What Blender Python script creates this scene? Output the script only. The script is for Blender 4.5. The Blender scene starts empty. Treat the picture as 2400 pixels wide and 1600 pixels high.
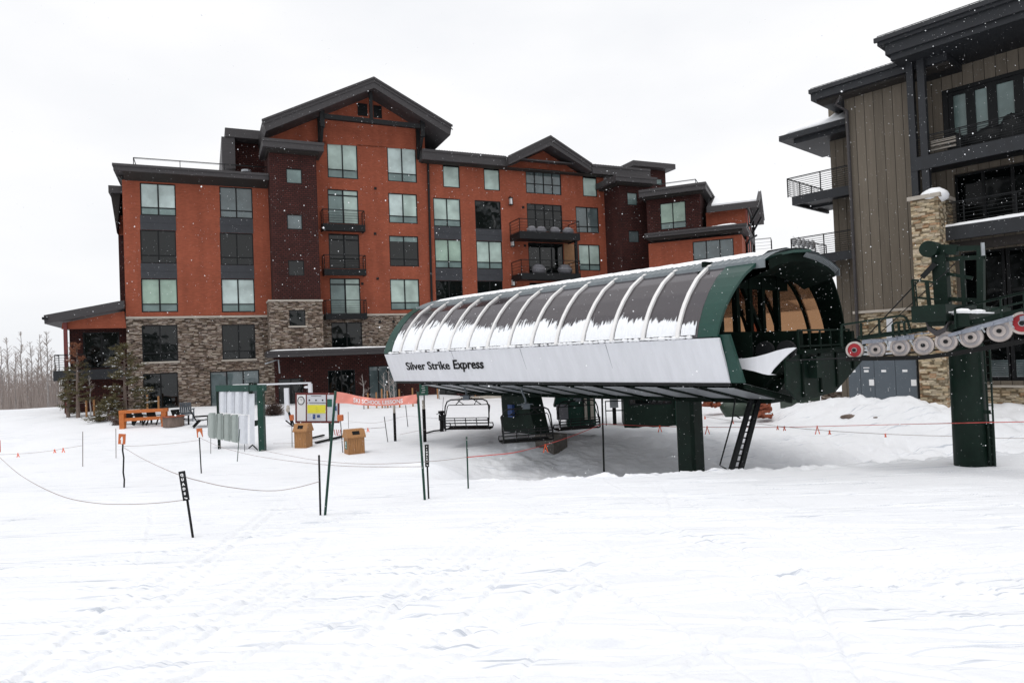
import bpy, bmesh, math, random
import numpy as np
from mathutils import Vector, Matrix
random.seed(7)
scene = bpy.context.scene
C = scene.collection
rad = math.radians
# ------------------------------------------------------------------ camera
FPX, HPX, VPX = 1600.0, 1200.0, 800.0          # focal length and centre in pixels of the 2400x1600 photo
PITCH, ROLL = 30/1600.0, 0.040
cam = bpy.data.cameras.new("camera"); camo = bpy.data.objects.new("camera", cam); C.objects.link(camo)
cam.sensor_width = 36; cam.lens = 24; cam.clip_start = 0.1; cam.clip_end = 3000
fwd = Vector((0, math.cos(PITCH), math.sin(PITCH))); r0 = Vector((1, 0, 0)); u0 = r0.cross(fwd)
RGT = r0*math.cos(ROLL) - u0*math.sin(ROLL); UPV = r0*math.sin(ROLL) + u0*math.cos(ROLL)
camo.matrix_world = Matrix(((RGT.x, UPV.x, -fwd.x, 0), (RGT.y, UPV.y, -fwd.y, 0), (RGT.z, UPV.z, -fwd.z, 0), (0, 0, 0, 1)))
scene.camera = camo
# ------------------------------------------------------------------ world + sun (overcast)
SUN_EL, SUN_AZ = 70, 215
w = bpy.data.worlds.new("World"); scene.world = w; w.use_nodes = True
nt = w.node_tree; nt.nodes.clear()
N = nt.nodes.new; L = nt.links.new
out = N('ShaderNodeOutputWorld'); bg = N('ShaderNodeBackground'); sky = N('ShaderNodeTexSky')
sky.sky_type = 'NISHITA'; sky.sun_disc = False; sky.sun_elevation = rad(SUN_EL); sky.sun_rotation = rad(SUN_AZ)
mul = N('ShaderNodeVectorMath'); mul.operation = 'SCALE'; mul.inputs['Scale'].default_value = 1.0
tc = N('ShaderNodeTexCoord'); mp = N('ShaderNodeMapping'); mp.inputs['Scale'].default_value = (1, 1, 2.6)
no = N('ShaderNodeTexNoise'); no.inputs['Scale'].default_value = 1.7; no.inputs['Detail'].default_value = 5; no.inputs['Roughness'].default_value = .5
cr = N('ShaderNodeValToRGB'); cr.color_ramp.elements[0].position = .32; cr.color_ramp.elements[0].color = (8.9, 9.1, 9.5, 1)
cr.color_ramp.elements[1].position = .62; cr.color_ramp.elements[1].color = (10.4, 10.4, 10.5, 1)
mx = N('ShaderNodeMixRGB'); mx.inputs['Fac'].default_value = .96
L(tc.outputs['Generated'], mp.inputs['Vector']); L(mp.outputs[0], no.inputs['Vector']); L(no.outputs[0], cr.inputs[0])
L(sky.outputs[0], mx.inputs[1]); L(cr.outputs[0], mx.inputs[2]); L(mx.outputs[0], bg.inputs[0])
bg.inputs['Strength'].default_value = 0.1      # thick even cloud over the sky texture
L(bg.outputs[0], out.inputs[0])
sl = bpy.data.lights.new("sun", 'SUN'); sl.energy = 1.2; sl.angle = rad(30); sl.color = (1, .97, .93)
so = bpy.data.objects.new("sun", sl); C.objects.link(so)
sd = Vector((math.sin(rad(SUN_AZ))*math.cos(rad(SUN_EL)), math.cos(rad(SUN_AZ))*math.cos(rad(SUN_EL)), math.sin(rad(SUN_EL))))
so.rotation_euler = sd.to_track_quat('Z', 'Y').to_euler()
vs = scene.view_settings; vs.view_transform = 'Standard'; vs.look = 'None'; vs.exposure = 0.0; vs.gamma = 1; vs.use_curve_mapping = False

# ------------------------------------------------------------------ geometry helpers
def ray(px, py):
    return RGT*((px-HPX)/FPX) + UPV*((VPX-py)/FPX) + fwd
def at(px, py, Y):
    d = ray(px, py); return d*(Y/d.y)
class MB:
    def __init__(s): s.v = []; s.f = []; s.m = []; s.cur = 0
    def add(s, vs, fs):
        b = len(s.v); s.v += [tuple(p) for p in vs]
        for f in fs: s.f.append([i+b for i in f]); s.m.append(s.cur)
        return s
    def box(s, x0, x1, y0, y1, z0, z1):
        if x0 > x1: x0, x1 = x1, x0
        if y0 > y1: y0, y1 = y1, y0
        if z0 > z1: z0, z1 = z1, z0
        return s.hexa([(x0,y0,z0),(x1,y0,z0),(x1,y1,z0),(x0,y1,z0),(x0,y0,z1),(x1,y0,z1),(x1,y1,z1),(x0,y1,z1)])
    def hexa(s, p):
        return s.add(p, [(3,2,1,0),(4,5,6,7),(0,1,5,4),(1,2,6,5),(2,3,7,6),(3,0,4,7)])
    def prism(s, poly, axis, a, b):
        n = len(poly)
        def P(q, t): return (q[0], t, q[1]) if axis == 'y' else ((t, q[0], q[1]) if axis == 'x' else (q[0], q[1], t))
        ar = sum(poly[i][0]*poly[(i+1) % n][1]-poly[(i+1) % n][0]*poly[i][1] for i in range(n))
        if ar < 0: poly = poly[::-1]
        if a > b: a, b = b, a
        vs_ = [P(q, a) for q in poly]+[P(q, b) for q in poly]
        fs = [tuple(range(n-1, -1, -1)), tuple(range(n, 2*n))]+[(i, (i+1) % n, (i+1) % n+n, i+n) for i in range(n)]
        return s.add(vs_, fs)
    def tube(s, pts, r, n=6, rs=None):
        pts = [Vector(p) for p in pts]; k = len(pts); rings = []
        prev = None
        for i, p in enumerate(pts):
            d = (pts[min(i+1, k-1)]-pts[max(i-1, 0)])
            if d.length < 1e-9: d = Vector((0, 0, 1))
            d.normalize()
            a = prev if prev is not None else (Vector((1, 0, 0)) if abs(d.x) < .9 else Vector((0, 1, 0)))
            a = (a - d*a.dot(d)); a.normalize(); prev = a; b = d.cross(a)
            rr = rs[i] if rs else r
            rings.append([p+a*(rr*math.cos(2*math.pi*j/n))+b*(rr*math.sin(2*math.pi*j/n)) for j in range(n)])
        fs = []
        for i in range(k-1):
            for j in range(n): fs.append((i*n+j, i*n+(j+1) % n, (i+1)*n+(j+1) % n, (i+1)*n+j))
        fs.append(tuple(range(n-1, -1, -1))); fs.append(tuple((k-1)*n+j for j in range(n)))
        return s.add([q for rg in rings for q in rg], fs)
    def bar(s, p, q, w, h, up=(0, 0, 1)):
        p, q = Vector(p), Vector(q); d = (q-p).normalized(); u = Vector(up)
        if abs(d.dot(u)) > .98: u = Vector((0, 1, 0))
        a = d.cross(u).normalized(); b = a.cross(d)
        o = [(-w/2, -h/2), (w/2, -h/2), (w/2, h/2), (-w/2, h/2)]
        V = [p+a*x+b*y for x, y in o]+[q+a*x+b*y for x, y in o]
        return s.add(V, [(0,1,2,3),(7,6,5,4),(1,0,4,5),(2,1,5,6),(3,2,6,7),(0,3,7,4)])
    def cyl(s, c, axis, r, h, n=20):
        c = Vector(c); d = Vector(axis).normalized(); return s.tube([c-d*h/2, c+d*h/2], r, n)
    def ball(s, c, rx, ry=None, rz=None, n=8, m=6, jit=0):
        ry = ry or rx; rz = rz or rx; V = []; F = []
        for i in range(m+1):
            t = math.pi*i/m
            for j in range(n):
                a = 2*math.pi*j/n; k = 1+random.uniform(-jit, jit)
                V.append((c[0]+rx*k*math.sin(t)*math.cos(a), c[1]+ry*k*math.sin(t)*math.sin(a), c[2]+rz*k*math.cos(t)))
        for i in range(m):
            for j in range(n): F.append((i*n+j, (i+1)*n+j, (i+1)*n+(j+1) % n, i*n+(j+1) % n))
        return s.add(V, F)
    def build(s, name, mat, parent=None, smooth=False, loc=None, bevel=0):
        me = bpy.data.meshes.new(name); me.from_pydata(s.v, [], s.f); me.validate()
        mats = mat if isinstance(mat, (list, tuple)) else [mat]
        for m in mats: me.materials.append(m)
        if len(mats) > 1 and len(me.polygons) == len(s.m): me.polygons.foreach_set('material_index', s.m)
        if smooth: me.polygons.foreach_set('use_smooth', [True]*len(me.polygons))
        bm_ = bmesh.new(); bm_.from_mesh(me); bmesh.ops.recalc_face_normals(bm_, faces=bm_.faces); bm_.to_mesh(me); bm_.free()
        me.update(); o = bpy.data.objects.new(name, me); C.objects.link(o)
        if parent: o.parent = parent
        if loc is not None: o.location = loc
        if bevel:
            b = o.modifiers.new('bevel', 'BEVEL'); b.width = bevel; b.segments = 2; b.limit_method = 'ANGLE'
        return o
def tag(o, label=None, cat=None, group=None, kind=None):
    if label: o['label'] = label
    if cat: o['category'] = cat
    if group: o['group'] = group
    if kind: o['kind'] = kind
    return o
def thing(name, label, cat, loc=(0, 0, 0), rotz=0, group=None):
    o = bpy.data.objects.new(name, None); C.objects.link(o); o.empty_display_size = .3
    o.location = loc; o.rotation_euler = (0, 0, rotz); return tag(o, label, cat, group)
def copy_tree(o, parent=None):
    c = o.copy(); C.objects.link(c)
    if parent: c.parent = parent
    for ch in list(o.children): copy_tree(ch, c)
    return c
class Frame:                       # u along the wall, w away behind it, z up
    def __init__(s, O, az): s.O = Vector(O); s.th = rad(90-az); s.U = Vector((math.cos(s.th), math.sin(s.th), 0)); s.W = Vector((-math.sin(s.th), math.cos(s.th), 0))
    def hit(s, px, py, w=0):
        d = ray(px, py); t = (s.O.dot(s.W)+w)/d.dot(s.W); p = d*t-s.O
        return p.dot(s.U), p.z
    def u(s, px, py, w=0): return s.hit(px, py, w)[0]
    def z(s, px, py, w=0): return s.hit(px, py, w)[1]
    def world(s, u, w, z=0): return s.O+s.U*u+s.W*w+Vector((0, 0, z))
    def local(s, P): d = Vector(P)-s.O; return d.dot(s.U), d.dot(s.W), d.z
def textmesh(body, size, ext=.004, bold=0, shear=0, spacing=1.0, align='CENTER'):
    c = bpy.data.curves.new('t', 'FONT'); c.body = body; c.size = size; c.extrude = ext; c.offset = bold; c.shear = shear; c.space_character = spacing
    c.align_x = align; c.align_y = 'CENTER'; c.resolution_u = 3
    o = bpy.data.objects.new('t', c); C.objects.link(o)
    bpy.context.view_layer.update()
    me = bpy.data.meshes.new_from_object(o.evaluated_get(bpy.context.evaluated_depsgraph_get()))
    bpy.data.objects.remove(o); return me
def put_text(body, size, mat, parent, M, name='lettering', **k):
    me = textmesh(body, size, **k); me.transform(M); me.materials.clear(); me.materials.append(mat)
    me.name = name; o = bpy.data.objects.new(name, me); C.objects.link(o); o.parent = parent; return o
def MX(o, x, y):                   # matrix: text x axis, text y axis, origin
    x = Vector(x).normalized(); y = Vector(y).normalized(); z = x.cross(y)
    return Matrix(((x.x, y.x, z.x, o[0]), (x.y, y.y, z.y, o[1]), (x.z, y.z, z.z, o[2]), (0, 0, 0, 1)))

# ------------------------------------------------------------------ materials
def newmat(name):
    m = bpy.data.materials.new(name); m.use_nodes = True; t = m.node_tree
    return m, t, t.nodes['Principled BSDF'], t.nodes.new, t.links.new
def coords(t, nn, ll, scale=(1, 1, 1), flat=False):
    c = nn('ShaderNodeTexCoord'); o = c.outputs['Object']
    if flat:
        s = nn('ShaderNodeSeparateXYZ'); ll(o, s.inputs[0]); a = nn('ShaderNodeMath'); ll(s.outputs[0], a.inputs[0]); ll(s.outputs[1], a.inputs[1])
        k = nn('ShaderNodeCombineXYZ'); ll(a.outputs[0], k.inputs[0]); ll(s.outputs[2], k.inputs[1]); o = k.outputs[0]
    mp = nn('ShaderNodeMapping'); mp.inputs['Scale'].default_value = scale; ll(o, mp.inputs[0]); return mp.outputs[0]
def plain(name, col, rough=.6, var=.15, sc=3, bump=.1, bsc=25, metal=0, spec=.5, coat=0, scale=(1, 1, 1)):
    m, t, b, nn, ll = newmat(name); v = coords(t, nn, ll, scale)
    n = nn('ShaderNodeTexNoise'); n.inputs['Scale'].default_value = sc; n.inputs['Detail'].default_value = 6; n.inputs['Roughness'].default_value = .65; ll(v, n.inputs[0])
    r = nn('ShaderNodeValToRGB'); r.color_ramp.elements[0].position = .3; r.color_ramp.elements[1].position = .7
    r.color_ramp.elements[0].color = [c*(1-var) for c in col]+[1]; r.color_ramp.elements[1].color = [min(1, c*(1+var)) for c in col]+[1]
    ll(n.outputs[0], r.inputs[0]); ll(r.outputs[0], b.inputs['Base Color'])
    b.inputs['Roughness'].default_value = rough; b.inputs['Metallic'].default_value = metal; b.inputs['Specular IOR Level'].default_value = spec; b.inputs['Coat Weight'].default_value = coat
    if bump:
        n2 = nn('ShaderNodeTexNoise'); n2.inputs['Scale'].default_value = bsc; n2.inputs['Detail'].default_value = 4; ll(v, n2.inputs[0])
        bp = nn('ShaderNodeBump'); bp.inputs['Strength'].default_value = bump; bp.inputs['Distance'].default_value = .02; ll(n2.outputs[0], bp.inputs['Height']); ll(bp.outputs[0], b.inputs['Normal'])
    return m
def brick(name, c1, c2, mortar, bw=.2, rh=.075, ms=.008, var=.25, bump=.3, rough=.85):
    m, t, b, nn, ll = newmat(name); v = coords(t, nn, ll, (1, 1, 1), True)
    k = nn('ShaderNodeTexBrick'); k.inputs['Scale'].default_value = 1; k.inputs['Brick Width'].default_value = bw; k.inputs['Row Height'].default_value = rh
    k.inputs['Mortar Size'].default_value = ms; k.inputs['Color1'].default_value = (*c1, 1); k.inputs['Color2'].default_value = (*c2, 1); k.inputs['Mortar'].default_value = (*mortar, 1)
    ll(v, k.inputs[0]); n = nn('ShaderNodeTexNoise'); n.inputs['Scale'].default_value = .6; n.inputs['Detail'].default_value = 7; ll(v, n.inputs[0])
    r = nn('ShaderNodeValToRGB'); r.color_ramp.elements[0].position = .3; r.color_ramp.elements[1].position = .75
    r.color_ramp.elements[0].color = (1-var, 1-var, 1-var, 1); r.color_ramp.elements[1].color = (1, 1, 1, 1); ll(n.outputs[0], r.inputs[0])
    x = nn('ShaderNodeMixRGB'); x.blend_type = 'MULTIPLY'; x.inputs[0].default_value = 1; ll(k.outputs[0], x.inputs[1]); ll(r.outputs[0], x.inputs[2])
    ns = nn('ShaderNodeTexNoise'); ns.inputs['Scale'].default_value = 1; ns.inputs['Detail'].default_value = 6; ll(coords(t, nn, ll, (1.6, .12, 1), True), ns.inputs[0])
    rs = nn('ShaderNodeValToRGB'); rs.color_ramp.elements[0].position = .35; rs.color_ramp.elements[0].color = (.91, .90, .90, 1); rs.color_ramp.elements[1].position = .62; rs.color_ramp.elements[1].color = (1.08, 1.08, 1.08, 1); ll(ns.outputs[0], rs.inputs[0])
    xs = nn('ShaderNodeMixRGB'); xs.blend_type = 'MULTIPLY'; xs.inputs[0].default_value = 1; ll(x.outputs[0], xs.inputs[1]); ll(rs.outputs[0], xs.inputs[2]); ll(xs.outputs[0], b.inputs['Base Color'])
    bp = nn('ShaderNodeBump'); bp.inputs['Strength'].default_value = bump; bp.inputs['Distance'].default_value = .02; bp.invert = True; ll(k.outputs['Fac'], bp.inputs['Height']); ll(bp.outputs[0], b.inputs['Normal'])
    b.inputs['Roughness'].default_value = rough; b.inputs['Specular IOR Level'].default_value = .25; return m
def stone(name, cols, sx=3.6, sy=13):
    m, t, b, nn, ll = newmat(name); v = coords(t, nn, ll, (sx, sy, 1), True)
    n0 = nn('ShaderNodeTexNoise'); n0.inputs['Scale'].default_value = .7; ll(v, n0.inputs[0])
    vv = nn('ShaderNodeTexVoronoi'); vv.distance = 'CHEBYCHEV'; vv.inputs['Randomness'].default_value = .85; ll(v, vv.inputs[0]); vv.inputs['Scale'].default_value = 1
    s = nn('ShaderNodeSeparateXYZ'); ll(vv.outputs['Color'], s.inputs[0])
    r = nn('ShaderNodeValToRGB'); r.color_ramp.interpolation = 'CONSTANT'; e = r.color_ramp.elements
    e[0].position = 0; e[0].color = (*cols[0], 1); e[1].position = 1/len(cols); e[1].color = (*cols[1], 1)
    for i in range(2, len(cols)): q = e.new(i/len(cols)); q.color = (*cols[i], 1)
    ll(s.outputs[0], r.inputs[0])
    dk = nn('ShaderNodeValToRGB'); dk.color_ramp.elements[0].position = .38; dk.color_ramp.elements[1].position = .55; dk.color_ramp.elements[0].color = (1, 1, 1, 1); dk.color_ramp.elements[1].color = (.35, .33, .3, 1)
    ll(vv.outputs['Distance'], dk.inputs[0])
    n = nn('ShaderNodeTexNoise'); n.inputs['Scale'].default_value = 3; n.inputs['Detail'].default_value = 8; ll(v, n.inputs[0])
    r2 = nn('ShaderNodeValToRGB'); r2.color_ramp.elements[0].color = (.8, .8, .8, 1); r2.color_ramp.elements[1].color = (1.45, 1.45, 1.45, 1); r2.color_ramp.elements[0].position = .3; r2.color_ramp.elements[1].position = .7; ll(n.outputs[0], r2.inputs[0])
    x = nn('ShaderNodeMixRGB'); x.blend_type = 'MULTIPLY'; x.inputs[0].default_value = 1; ll(r.outputs[0], x.inputs[1]); ll(dk.outputs[0], x.inputs[2])
    y = nn('ShaderNodeMixRGB'); y.blend_type = 'MULTIPLY'; y.inputs[0].default_value = 1; ll(x.outputs[0], y.inputs[1]); ll(r2.outputs[0], y.inputs[2]); ll(y.outputs[0], b.inputs['Base Color'])
    bp = nn('ShaderNodeBump'); bp.inputs['Strength'].default_value = .7; bp.inputs['Distance'].default_value = .04; bp.invert = True; ll(vv.outputs['Distance'], bp.inputs['Height']); ll(bp.outputs[0], b.inputs['Normal'])
    b.inputs['Roughness'].default_value = .9; b.inputs['Specular IOR Level'].default_value = .2; return m
def glassy(name, col, rough=.04, ior=1.5, wob=.06):
    m, t, b, nn, ll = newmat(name); v = coords(t, nn, ll)
    n = nn('ShaderNodeTexNoise'); n.inputs['Scale'].default_value = 1.1; n.inputs['Detail'].default_value = 1; ll(v, n.inputs[0])
    bp = nn('ShaderNodeBump'); bp.inputs['Strength'].default_value = wob; bp.inputs['Distance'].default_value = .2; ll(n.outputs[0], bp.inputs['Height']); ll(bp.outputs[0], b.inputs['Normal'])
    n3 = nn('ShaderNodeTexNoise'); n3.inputs['Scale'].default_value = .8; n3.inputs['Detail'].default_value = 3; ll(v, n3.inputs[0])
    r = nn('ShaderNodeValToRGB'); r.color_ramp.elements[0].position = .35; r.color_ramp.elements[1].position = .65
    r.color_ramp.elements[0].color = [c*.75 for c in col]+[1]; r.color_ramp.elements[1].color = [c*1.15 for c in col]+[1]; ll(n3.outputs[0], r.inputs[0]); ll(r.outputs[0], b.inputs['Base Color'])
    b.inputs['Roughness'].default_value = rough; b.inputs['IOR'].default_value = ior; return m
def tinted(name, col, gl=.12, dfm=.5):
    m, t, b, nn, ll = newmat(name); t.nodes.remove(b); o = t.nodes['Material Output']
    tr = nn('ShaderNodeBsdfTransparent'); tr.inputs[0].default_value = (*col, 1); g = nn('ShaderNodeBsdfGlossy'); g.inputs['Roughness'].default_value = .08; g.inputs[0].default_value = (.9, .88, .9, 1)
    f = nn('ShaderNodeFresnel'); f.inputs[0].default_value = 1.5; x = nn('ShaderNodeMixShader'); a = nn('ShaderNodeMath'); a.operation = 'MULTIPLY_ADD'; a.inputs[1].default_value = .9; a.inputs[2].default_value = gl*.4
    df = nn('ShaderNodeBsdfDiffuse'); df.inputs[0].default_value = (.062, .055, .060, 1); y = nn('ShaderNodeMixShader'); y.inputs[0].default_value = dfm
    ll(tr.outputs[0], y.inputs[1]); ll(df.outputs[0], y.inputs[2])
    ll(f.outputs[0], a.inputs[0]); ll(a.outputs[0], x.inputs[0]); ll(y.outputs[0], x.inputs[1]); ll(g.outputs[0], x.inputs[2]); ll(x.outputs[0], o.inputs[0]); return m
def siding(name, col, groove, pitch=.41):
    m, t, b, nn, ll = newmat(name); c = nn('ShaderNodeTexCoord'); s = nn('ShaderNodeSeparateXYZ'); ll(c.outputs['Object'], s.inputs[0])
    def mt(op, a, bb=None):
        k = nn('ShaderNodeMath'); k.operation = op
        for i, q in enumerate([a, bb]):
            if q is None: continue
            if isinstance(q, (int, float)): k.inputs[i].default_value = q
            else: ll(q, k.inputs[i])
        return k.outputs[0]
    f = mt('DIVIDE', mt('ADD', s.outputs[0], s.outputs[1]), pitch); fr = mt('FRACT', f); fl = mt('FLOOR', f)
    g = mt('LESS_THAN', fr, .045)
    wn = nn('ShaderNodeTexWhiteNoise'); wn.noise_dimensions = '1D'; ll(fl, wn.inputs['W'])
    mp = nn('ShaderNodeMapping'); mp.inputs['Scale'].default_value = (4, 4, .35); ll(c.outputs['Object'], mp.inputs[0])
    n = nn('ShaderNodeTexNoise'); n.inputs['Scale'].default_value = 2; n.inputs['Detail'].default_value = 8; ll(mp.outputs[0], n.inputs[0])
    tot = mt('ADD', mt('MULTIPLY', wn.outputs[0], .18), mt('MULTIPLY', n.outputs[0], .5)); val = mt('ADD', tot, .65)
    x = nn('ShaderNodeMixRGB'); x.blend_type = 'MULTIPLY'; x.inputs[0].default_value = 1; x.inputs[1].default_value = (*col, 1)
    cc = nn('ShaderNodeCombineXYZ'); [ll(val, cc.inputs[i]) for i in range(3)]; ll(cc.outputs[0], x.inputs[2])
    y = nn('ShaderNodeMixRGB'); ll(g, y.inputs[0]); ll(x.outputs[0], y.inputs[1]); y.inputs[2].default_value = (*groove, 1); ll(y.outputs[0], b.inputs['Base Color'])
    bp = nn('ShaderNodeBump'); bp.inputs['Strength'].default_value = .8; bp.inputs['Distance'].default_value = .02; bp.invert = True; ll(g, bp.inputs['Height']); ll(bp.outputs[0], b.inputs['Normal'])
    b.inputs['Roughness'].default_value = .85; b.inputs['Specular IOR Level'].default_value = .2; return m
def snowmat(name, col=(.835, .85, .88), dirt=False):
    m, t, b, nn, ll = newmat(name); v = coords(t, nn, ll)
    def noise(sc, det, vec, ro=.6):
        n = nn('ShaderNodeTexNoise'); n.inputs['Scale'].default_value = sc; n.inputs['Detail'].default_value = det; n.inputs['Roughness'].default_value = ro; ll(vec, n.inputs[0]); return n.outputs[0]
    r = nn('ShaderNodeValToRGB'); r.color_ramp.elements[0].position = .3; r.color_ramp.elements[1].position = .6
    r.color_ramp.elements[0].color = [c*.95 for c in col]+[1]; r.color_ramp.elements[1].color = [*col, 1]; ll(noise(.35, 8, v), r.inputs[0]); ll(r.outputs[0], b.inputs['Base Color'])
    b.inputs['Roughness'].default_value = .75; b.inputs['Specular IOR Level'].default_value = .25
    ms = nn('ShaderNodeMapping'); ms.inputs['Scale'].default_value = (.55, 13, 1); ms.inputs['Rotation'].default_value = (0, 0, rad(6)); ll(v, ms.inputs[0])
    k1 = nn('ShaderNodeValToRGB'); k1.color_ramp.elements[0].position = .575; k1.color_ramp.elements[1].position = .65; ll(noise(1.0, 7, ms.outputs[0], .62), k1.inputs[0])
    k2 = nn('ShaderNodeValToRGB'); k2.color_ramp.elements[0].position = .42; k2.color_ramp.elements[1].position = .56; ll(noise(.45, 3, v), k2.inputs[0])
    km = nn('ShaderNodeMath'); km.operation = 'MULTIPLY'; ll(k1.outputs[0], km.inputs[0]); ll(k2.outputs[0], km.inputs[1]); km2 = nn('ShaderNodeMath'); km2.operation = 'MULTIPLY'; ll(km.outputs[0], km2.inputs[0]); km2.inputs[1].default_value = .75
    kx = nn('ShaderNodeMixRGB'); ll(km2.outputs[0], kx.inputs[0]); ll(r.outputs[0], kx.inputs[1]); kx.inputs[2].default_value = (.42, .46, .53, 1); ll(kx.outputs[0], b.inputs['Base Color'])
    mp = nn('ShaderNodeMapping'); mp.inputs['Scale'].default_value = (.9, 6.5, 1); mp.inputs['Rotation'].default_value = (0, 0, rad(7)); ll(v, mp.inputs[0])
    b1 = nn('ShaderNodeBump'); b1.inputs['Strength'].default_value = .32; b1.inputs['Distance'].default_value = .05; ll(noise(1.2, 9, mp.outputs[0], .7), b1.inputs['Height'])
    b2 = nn('ShaderNodeBump'); b2.inputs['Strength'].default_value = .5; b2.inputs['Distance'].default_value = .03; ll(noise(14, 5, v), b2.inputs['Height']); ll(b1.outputs[0], b2.inputs['Normal']); ll(b2.outputs[0], b.inputs['Normal'])
    return m
def streaky_snow():
    m, t, b, nn, ll = newmat('pane_snow'); b.inputs['Base Color'].default_value = (.84, .86, .89, 1); b.inputs['Roughness'].default_value = .8; o = t.nodes['Material Output']
    at_ = nn('ShaderNodeAttribute'); at_.attribute_name = 'height'
    n1 = nn('ShaderNodeTexNoise'); n1.inputs['Scale'].default_value = 1; n1.inputs['Detail'].default_value = 4; ll(coords(t, nn, ll, (17, 2.2, 2.2)), n1.inputs[0])
    n2 = nn('ShaderNodeTexNoise'); n2.inputs['Scale'].default_value = 1.1; n2.inputs['Detail'].default_value = 3; ll(coords(t, nn, ll), n2.inputs[0])
    def mt(op, a, c):
        k = nn('ShaderNodeMath'); k.operation = op
        for i, q in enumerate((a, c)):
            if isinstance(q, (int, float)): k.inputs[i].default_value = q
            else: ll(q, k.inputs[i])
        return k.outputs[0]
    v = mt('ADD', mt('MULTIPLY', n1.outputs[0], .75), mt('MULTIPLY', n2.outputs[0], .9)); v = mt('SUBTRACT', mt('ADD', v, .30), at_.outputs['Fac'])
    r = nn('ShaderNodeValToRGB'); r.color_ramp.elements[0].position = .40; r.color_ramp.elements[1].position = .52; ll(v, r.inputs[0]); ll(r.outputs[0], b.inputs['Alpha'])
    bp = nn('ShaderNodeBump'); bp.inputs['Strength'].default_value = .6; bp.inputs['Distance'].default_value = .03; ll(n1.outputs[0], bp.inputs['Height']); ll(bp.outputs[0], b.inputs['Normal']); return m
M = {}
M['pane_snow'] = streaky_snow()
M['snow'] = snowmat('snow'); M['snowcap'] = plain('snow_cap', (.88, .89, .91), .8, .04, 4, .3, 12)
M['orange'] = brick('orange_brick', (.375, .100, .054), (.300, .080, .043), (.28, .088, .054), .2, .07, .006, .22)
M['brown'] = brick('brown_brick', (.078, .024, .020), (.052, .017, .015), (.022, .010, .009), .3, .14, .018, .25, .6)
M['stone'] = stone('ledger_stone', [(.16, .12, .095), (.24, .19, .155), (.09, .07, .06), (.34, .29, .24), (.17, .13, .11), (.12, .085, .065), (.27, .23, .20), (.2, .155, .12)])
M['tanstone'] = stone('tan_stone', [(.36, .29, .19), (.42, .35, .26), (.28, .235, .16), (.42, .33, .22), (.34, .29, .21), (.31, .20, .12), (.48, .40, .28), (.30, .25, .18)], 3.4, 10)
M['fascia'] = plain('roof_fascia', (.042, .038, .040), .6, .18, 2, .15, 20, scale=(1, 1, 6))
M['roof'] = plain('roof_metal', (.05, .048, .05), .5, .2, 2)
M['soffit'] = plain('soffit_wood', (.018, .014, .012), .8, .25, 5, scale=(6, 1, 1))
M['black'] = plain('black_metal', (.008, .009, .010), .5, .2, 8, spec=.25)
M['wframe'] = plain('window_frame', (.006, .007, .008), .5, .2, 6, 0, spec=.25)
M['spandrel'] = plain('spandrel_panel', (.028, .031, .038), .55, .15, 2, .05)
M['dark'] = glassy('dark_glass', (.004, .006, .006), .03, 1.5); M['deep'] = glassy('deep_dark_glass', (.003, .004, .004), .04, 1.25); M['skyglass'] = glassy('sky_painted_glass', (.10, .13, .135), .04, 1.7)  # last glass: pale base colour paints in reflected sky
M['blind'] = glassy('blind_behind_glass', (.44, .55, .50), .12, 1.4, .02); M['blind2'] = glassy('green_blind_behind_glass', (.33, .45, .37), .12, 1.5, .03); M['blind3'] = glassy('white_blind_behind_glass', (.52, .62, .60), .12, 1.4, .02); M['blindg'] = glassy('grey_blind_behind_glass', (.18, .25, .24), .12, 1.5, .02)
M['trim'] = plain('pale_stone_trim', (.42, .38, .33), .8, .12, 4)
M['siding'] = siding('board_siding', (.150, .128, .102), (.02, .017, .014)); M['bluesteel'] = plain('painted_dark_timber', (.012, .014, .018), .6, .2, 3, .1, 20, scale=(1, 1, .3))
M['green'] = plain('green_paint', (.006, .040, .027), .45, .25, 3, .05, 30, spec=.3); M['dgreen'] = plain('dark_green_paint', (.0035, .014, .009), .55, .3, 3, spec=.22); M['shadegreen'] = plain('shaded_green_paint', (.003, .009, .006), .7, .3, 3, spec=.1)  # last green: darker copy, shade inside the station put into its colour
M['hood'] = plain('hood_green_paint', (.009, .050, .038), .35, .15, 2, .03, spec=.4)
M['white'] = plain('white_paint', (.72, .73, .765), .4, .06, 1.5, .03, scale=(2.5, 1, .35)); M['whitetrim'] = plain('white_rib', (.78, .77, .76), .5, .06, 4)
M['tint'] = tinted('smoked_canopy', (.34, .28, .26), .10, .80); M['tint_lit'] = tinted('backlit_canopy', (.66, .49, .36), .02, .12); M['ink'] = plain('black_ink', (.007, .007, .007), .7, .1, spec=.2)  # far panes: same smoked canopy, recoloured lighter for daylight showing through
M['corr'] = plain('corrugated_metal', (.20, .225, .24), .4, .12, 4, 0, metal=.4)
M['galv'] = plain('galvanised_steel', (.36, .38, .40), .45, .15, 6, .1, 30, metal=.5); M['rubber'] = plain('sheave_rubber', (.52, .46, .43), .7, .15, 8)
M['wheelhub'] = plain('sheave_hub', (.38, .36, .37), .6, .15, 8); M['rocker'] = plain('blue_grey_paint', (.26, .28, .33), .5, .1, 5, .05); M['red'] = plain('red_paint', (.38, .012, .02), .45, .15, 6)
M['darkred'] = plain('dark_red_frame', (.13, .018, .016), .5, .1, 6)
M['wood'] = plain('brown_wood', (.36, .175, .065), .65, .22, 5, .2, 20, scale=(7, 7, .6)); M['owood'] = plain('orange_wood', (.48, .135, .025), .6, .15, 5, .2, 20)
M['osign'] = plain('orange_sign', (.50, .12, .03), .5, .08, 5); M['orangeflag'] = plain('orange_flag', (.85, .13, .04), .7, .1, 9)
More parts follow.
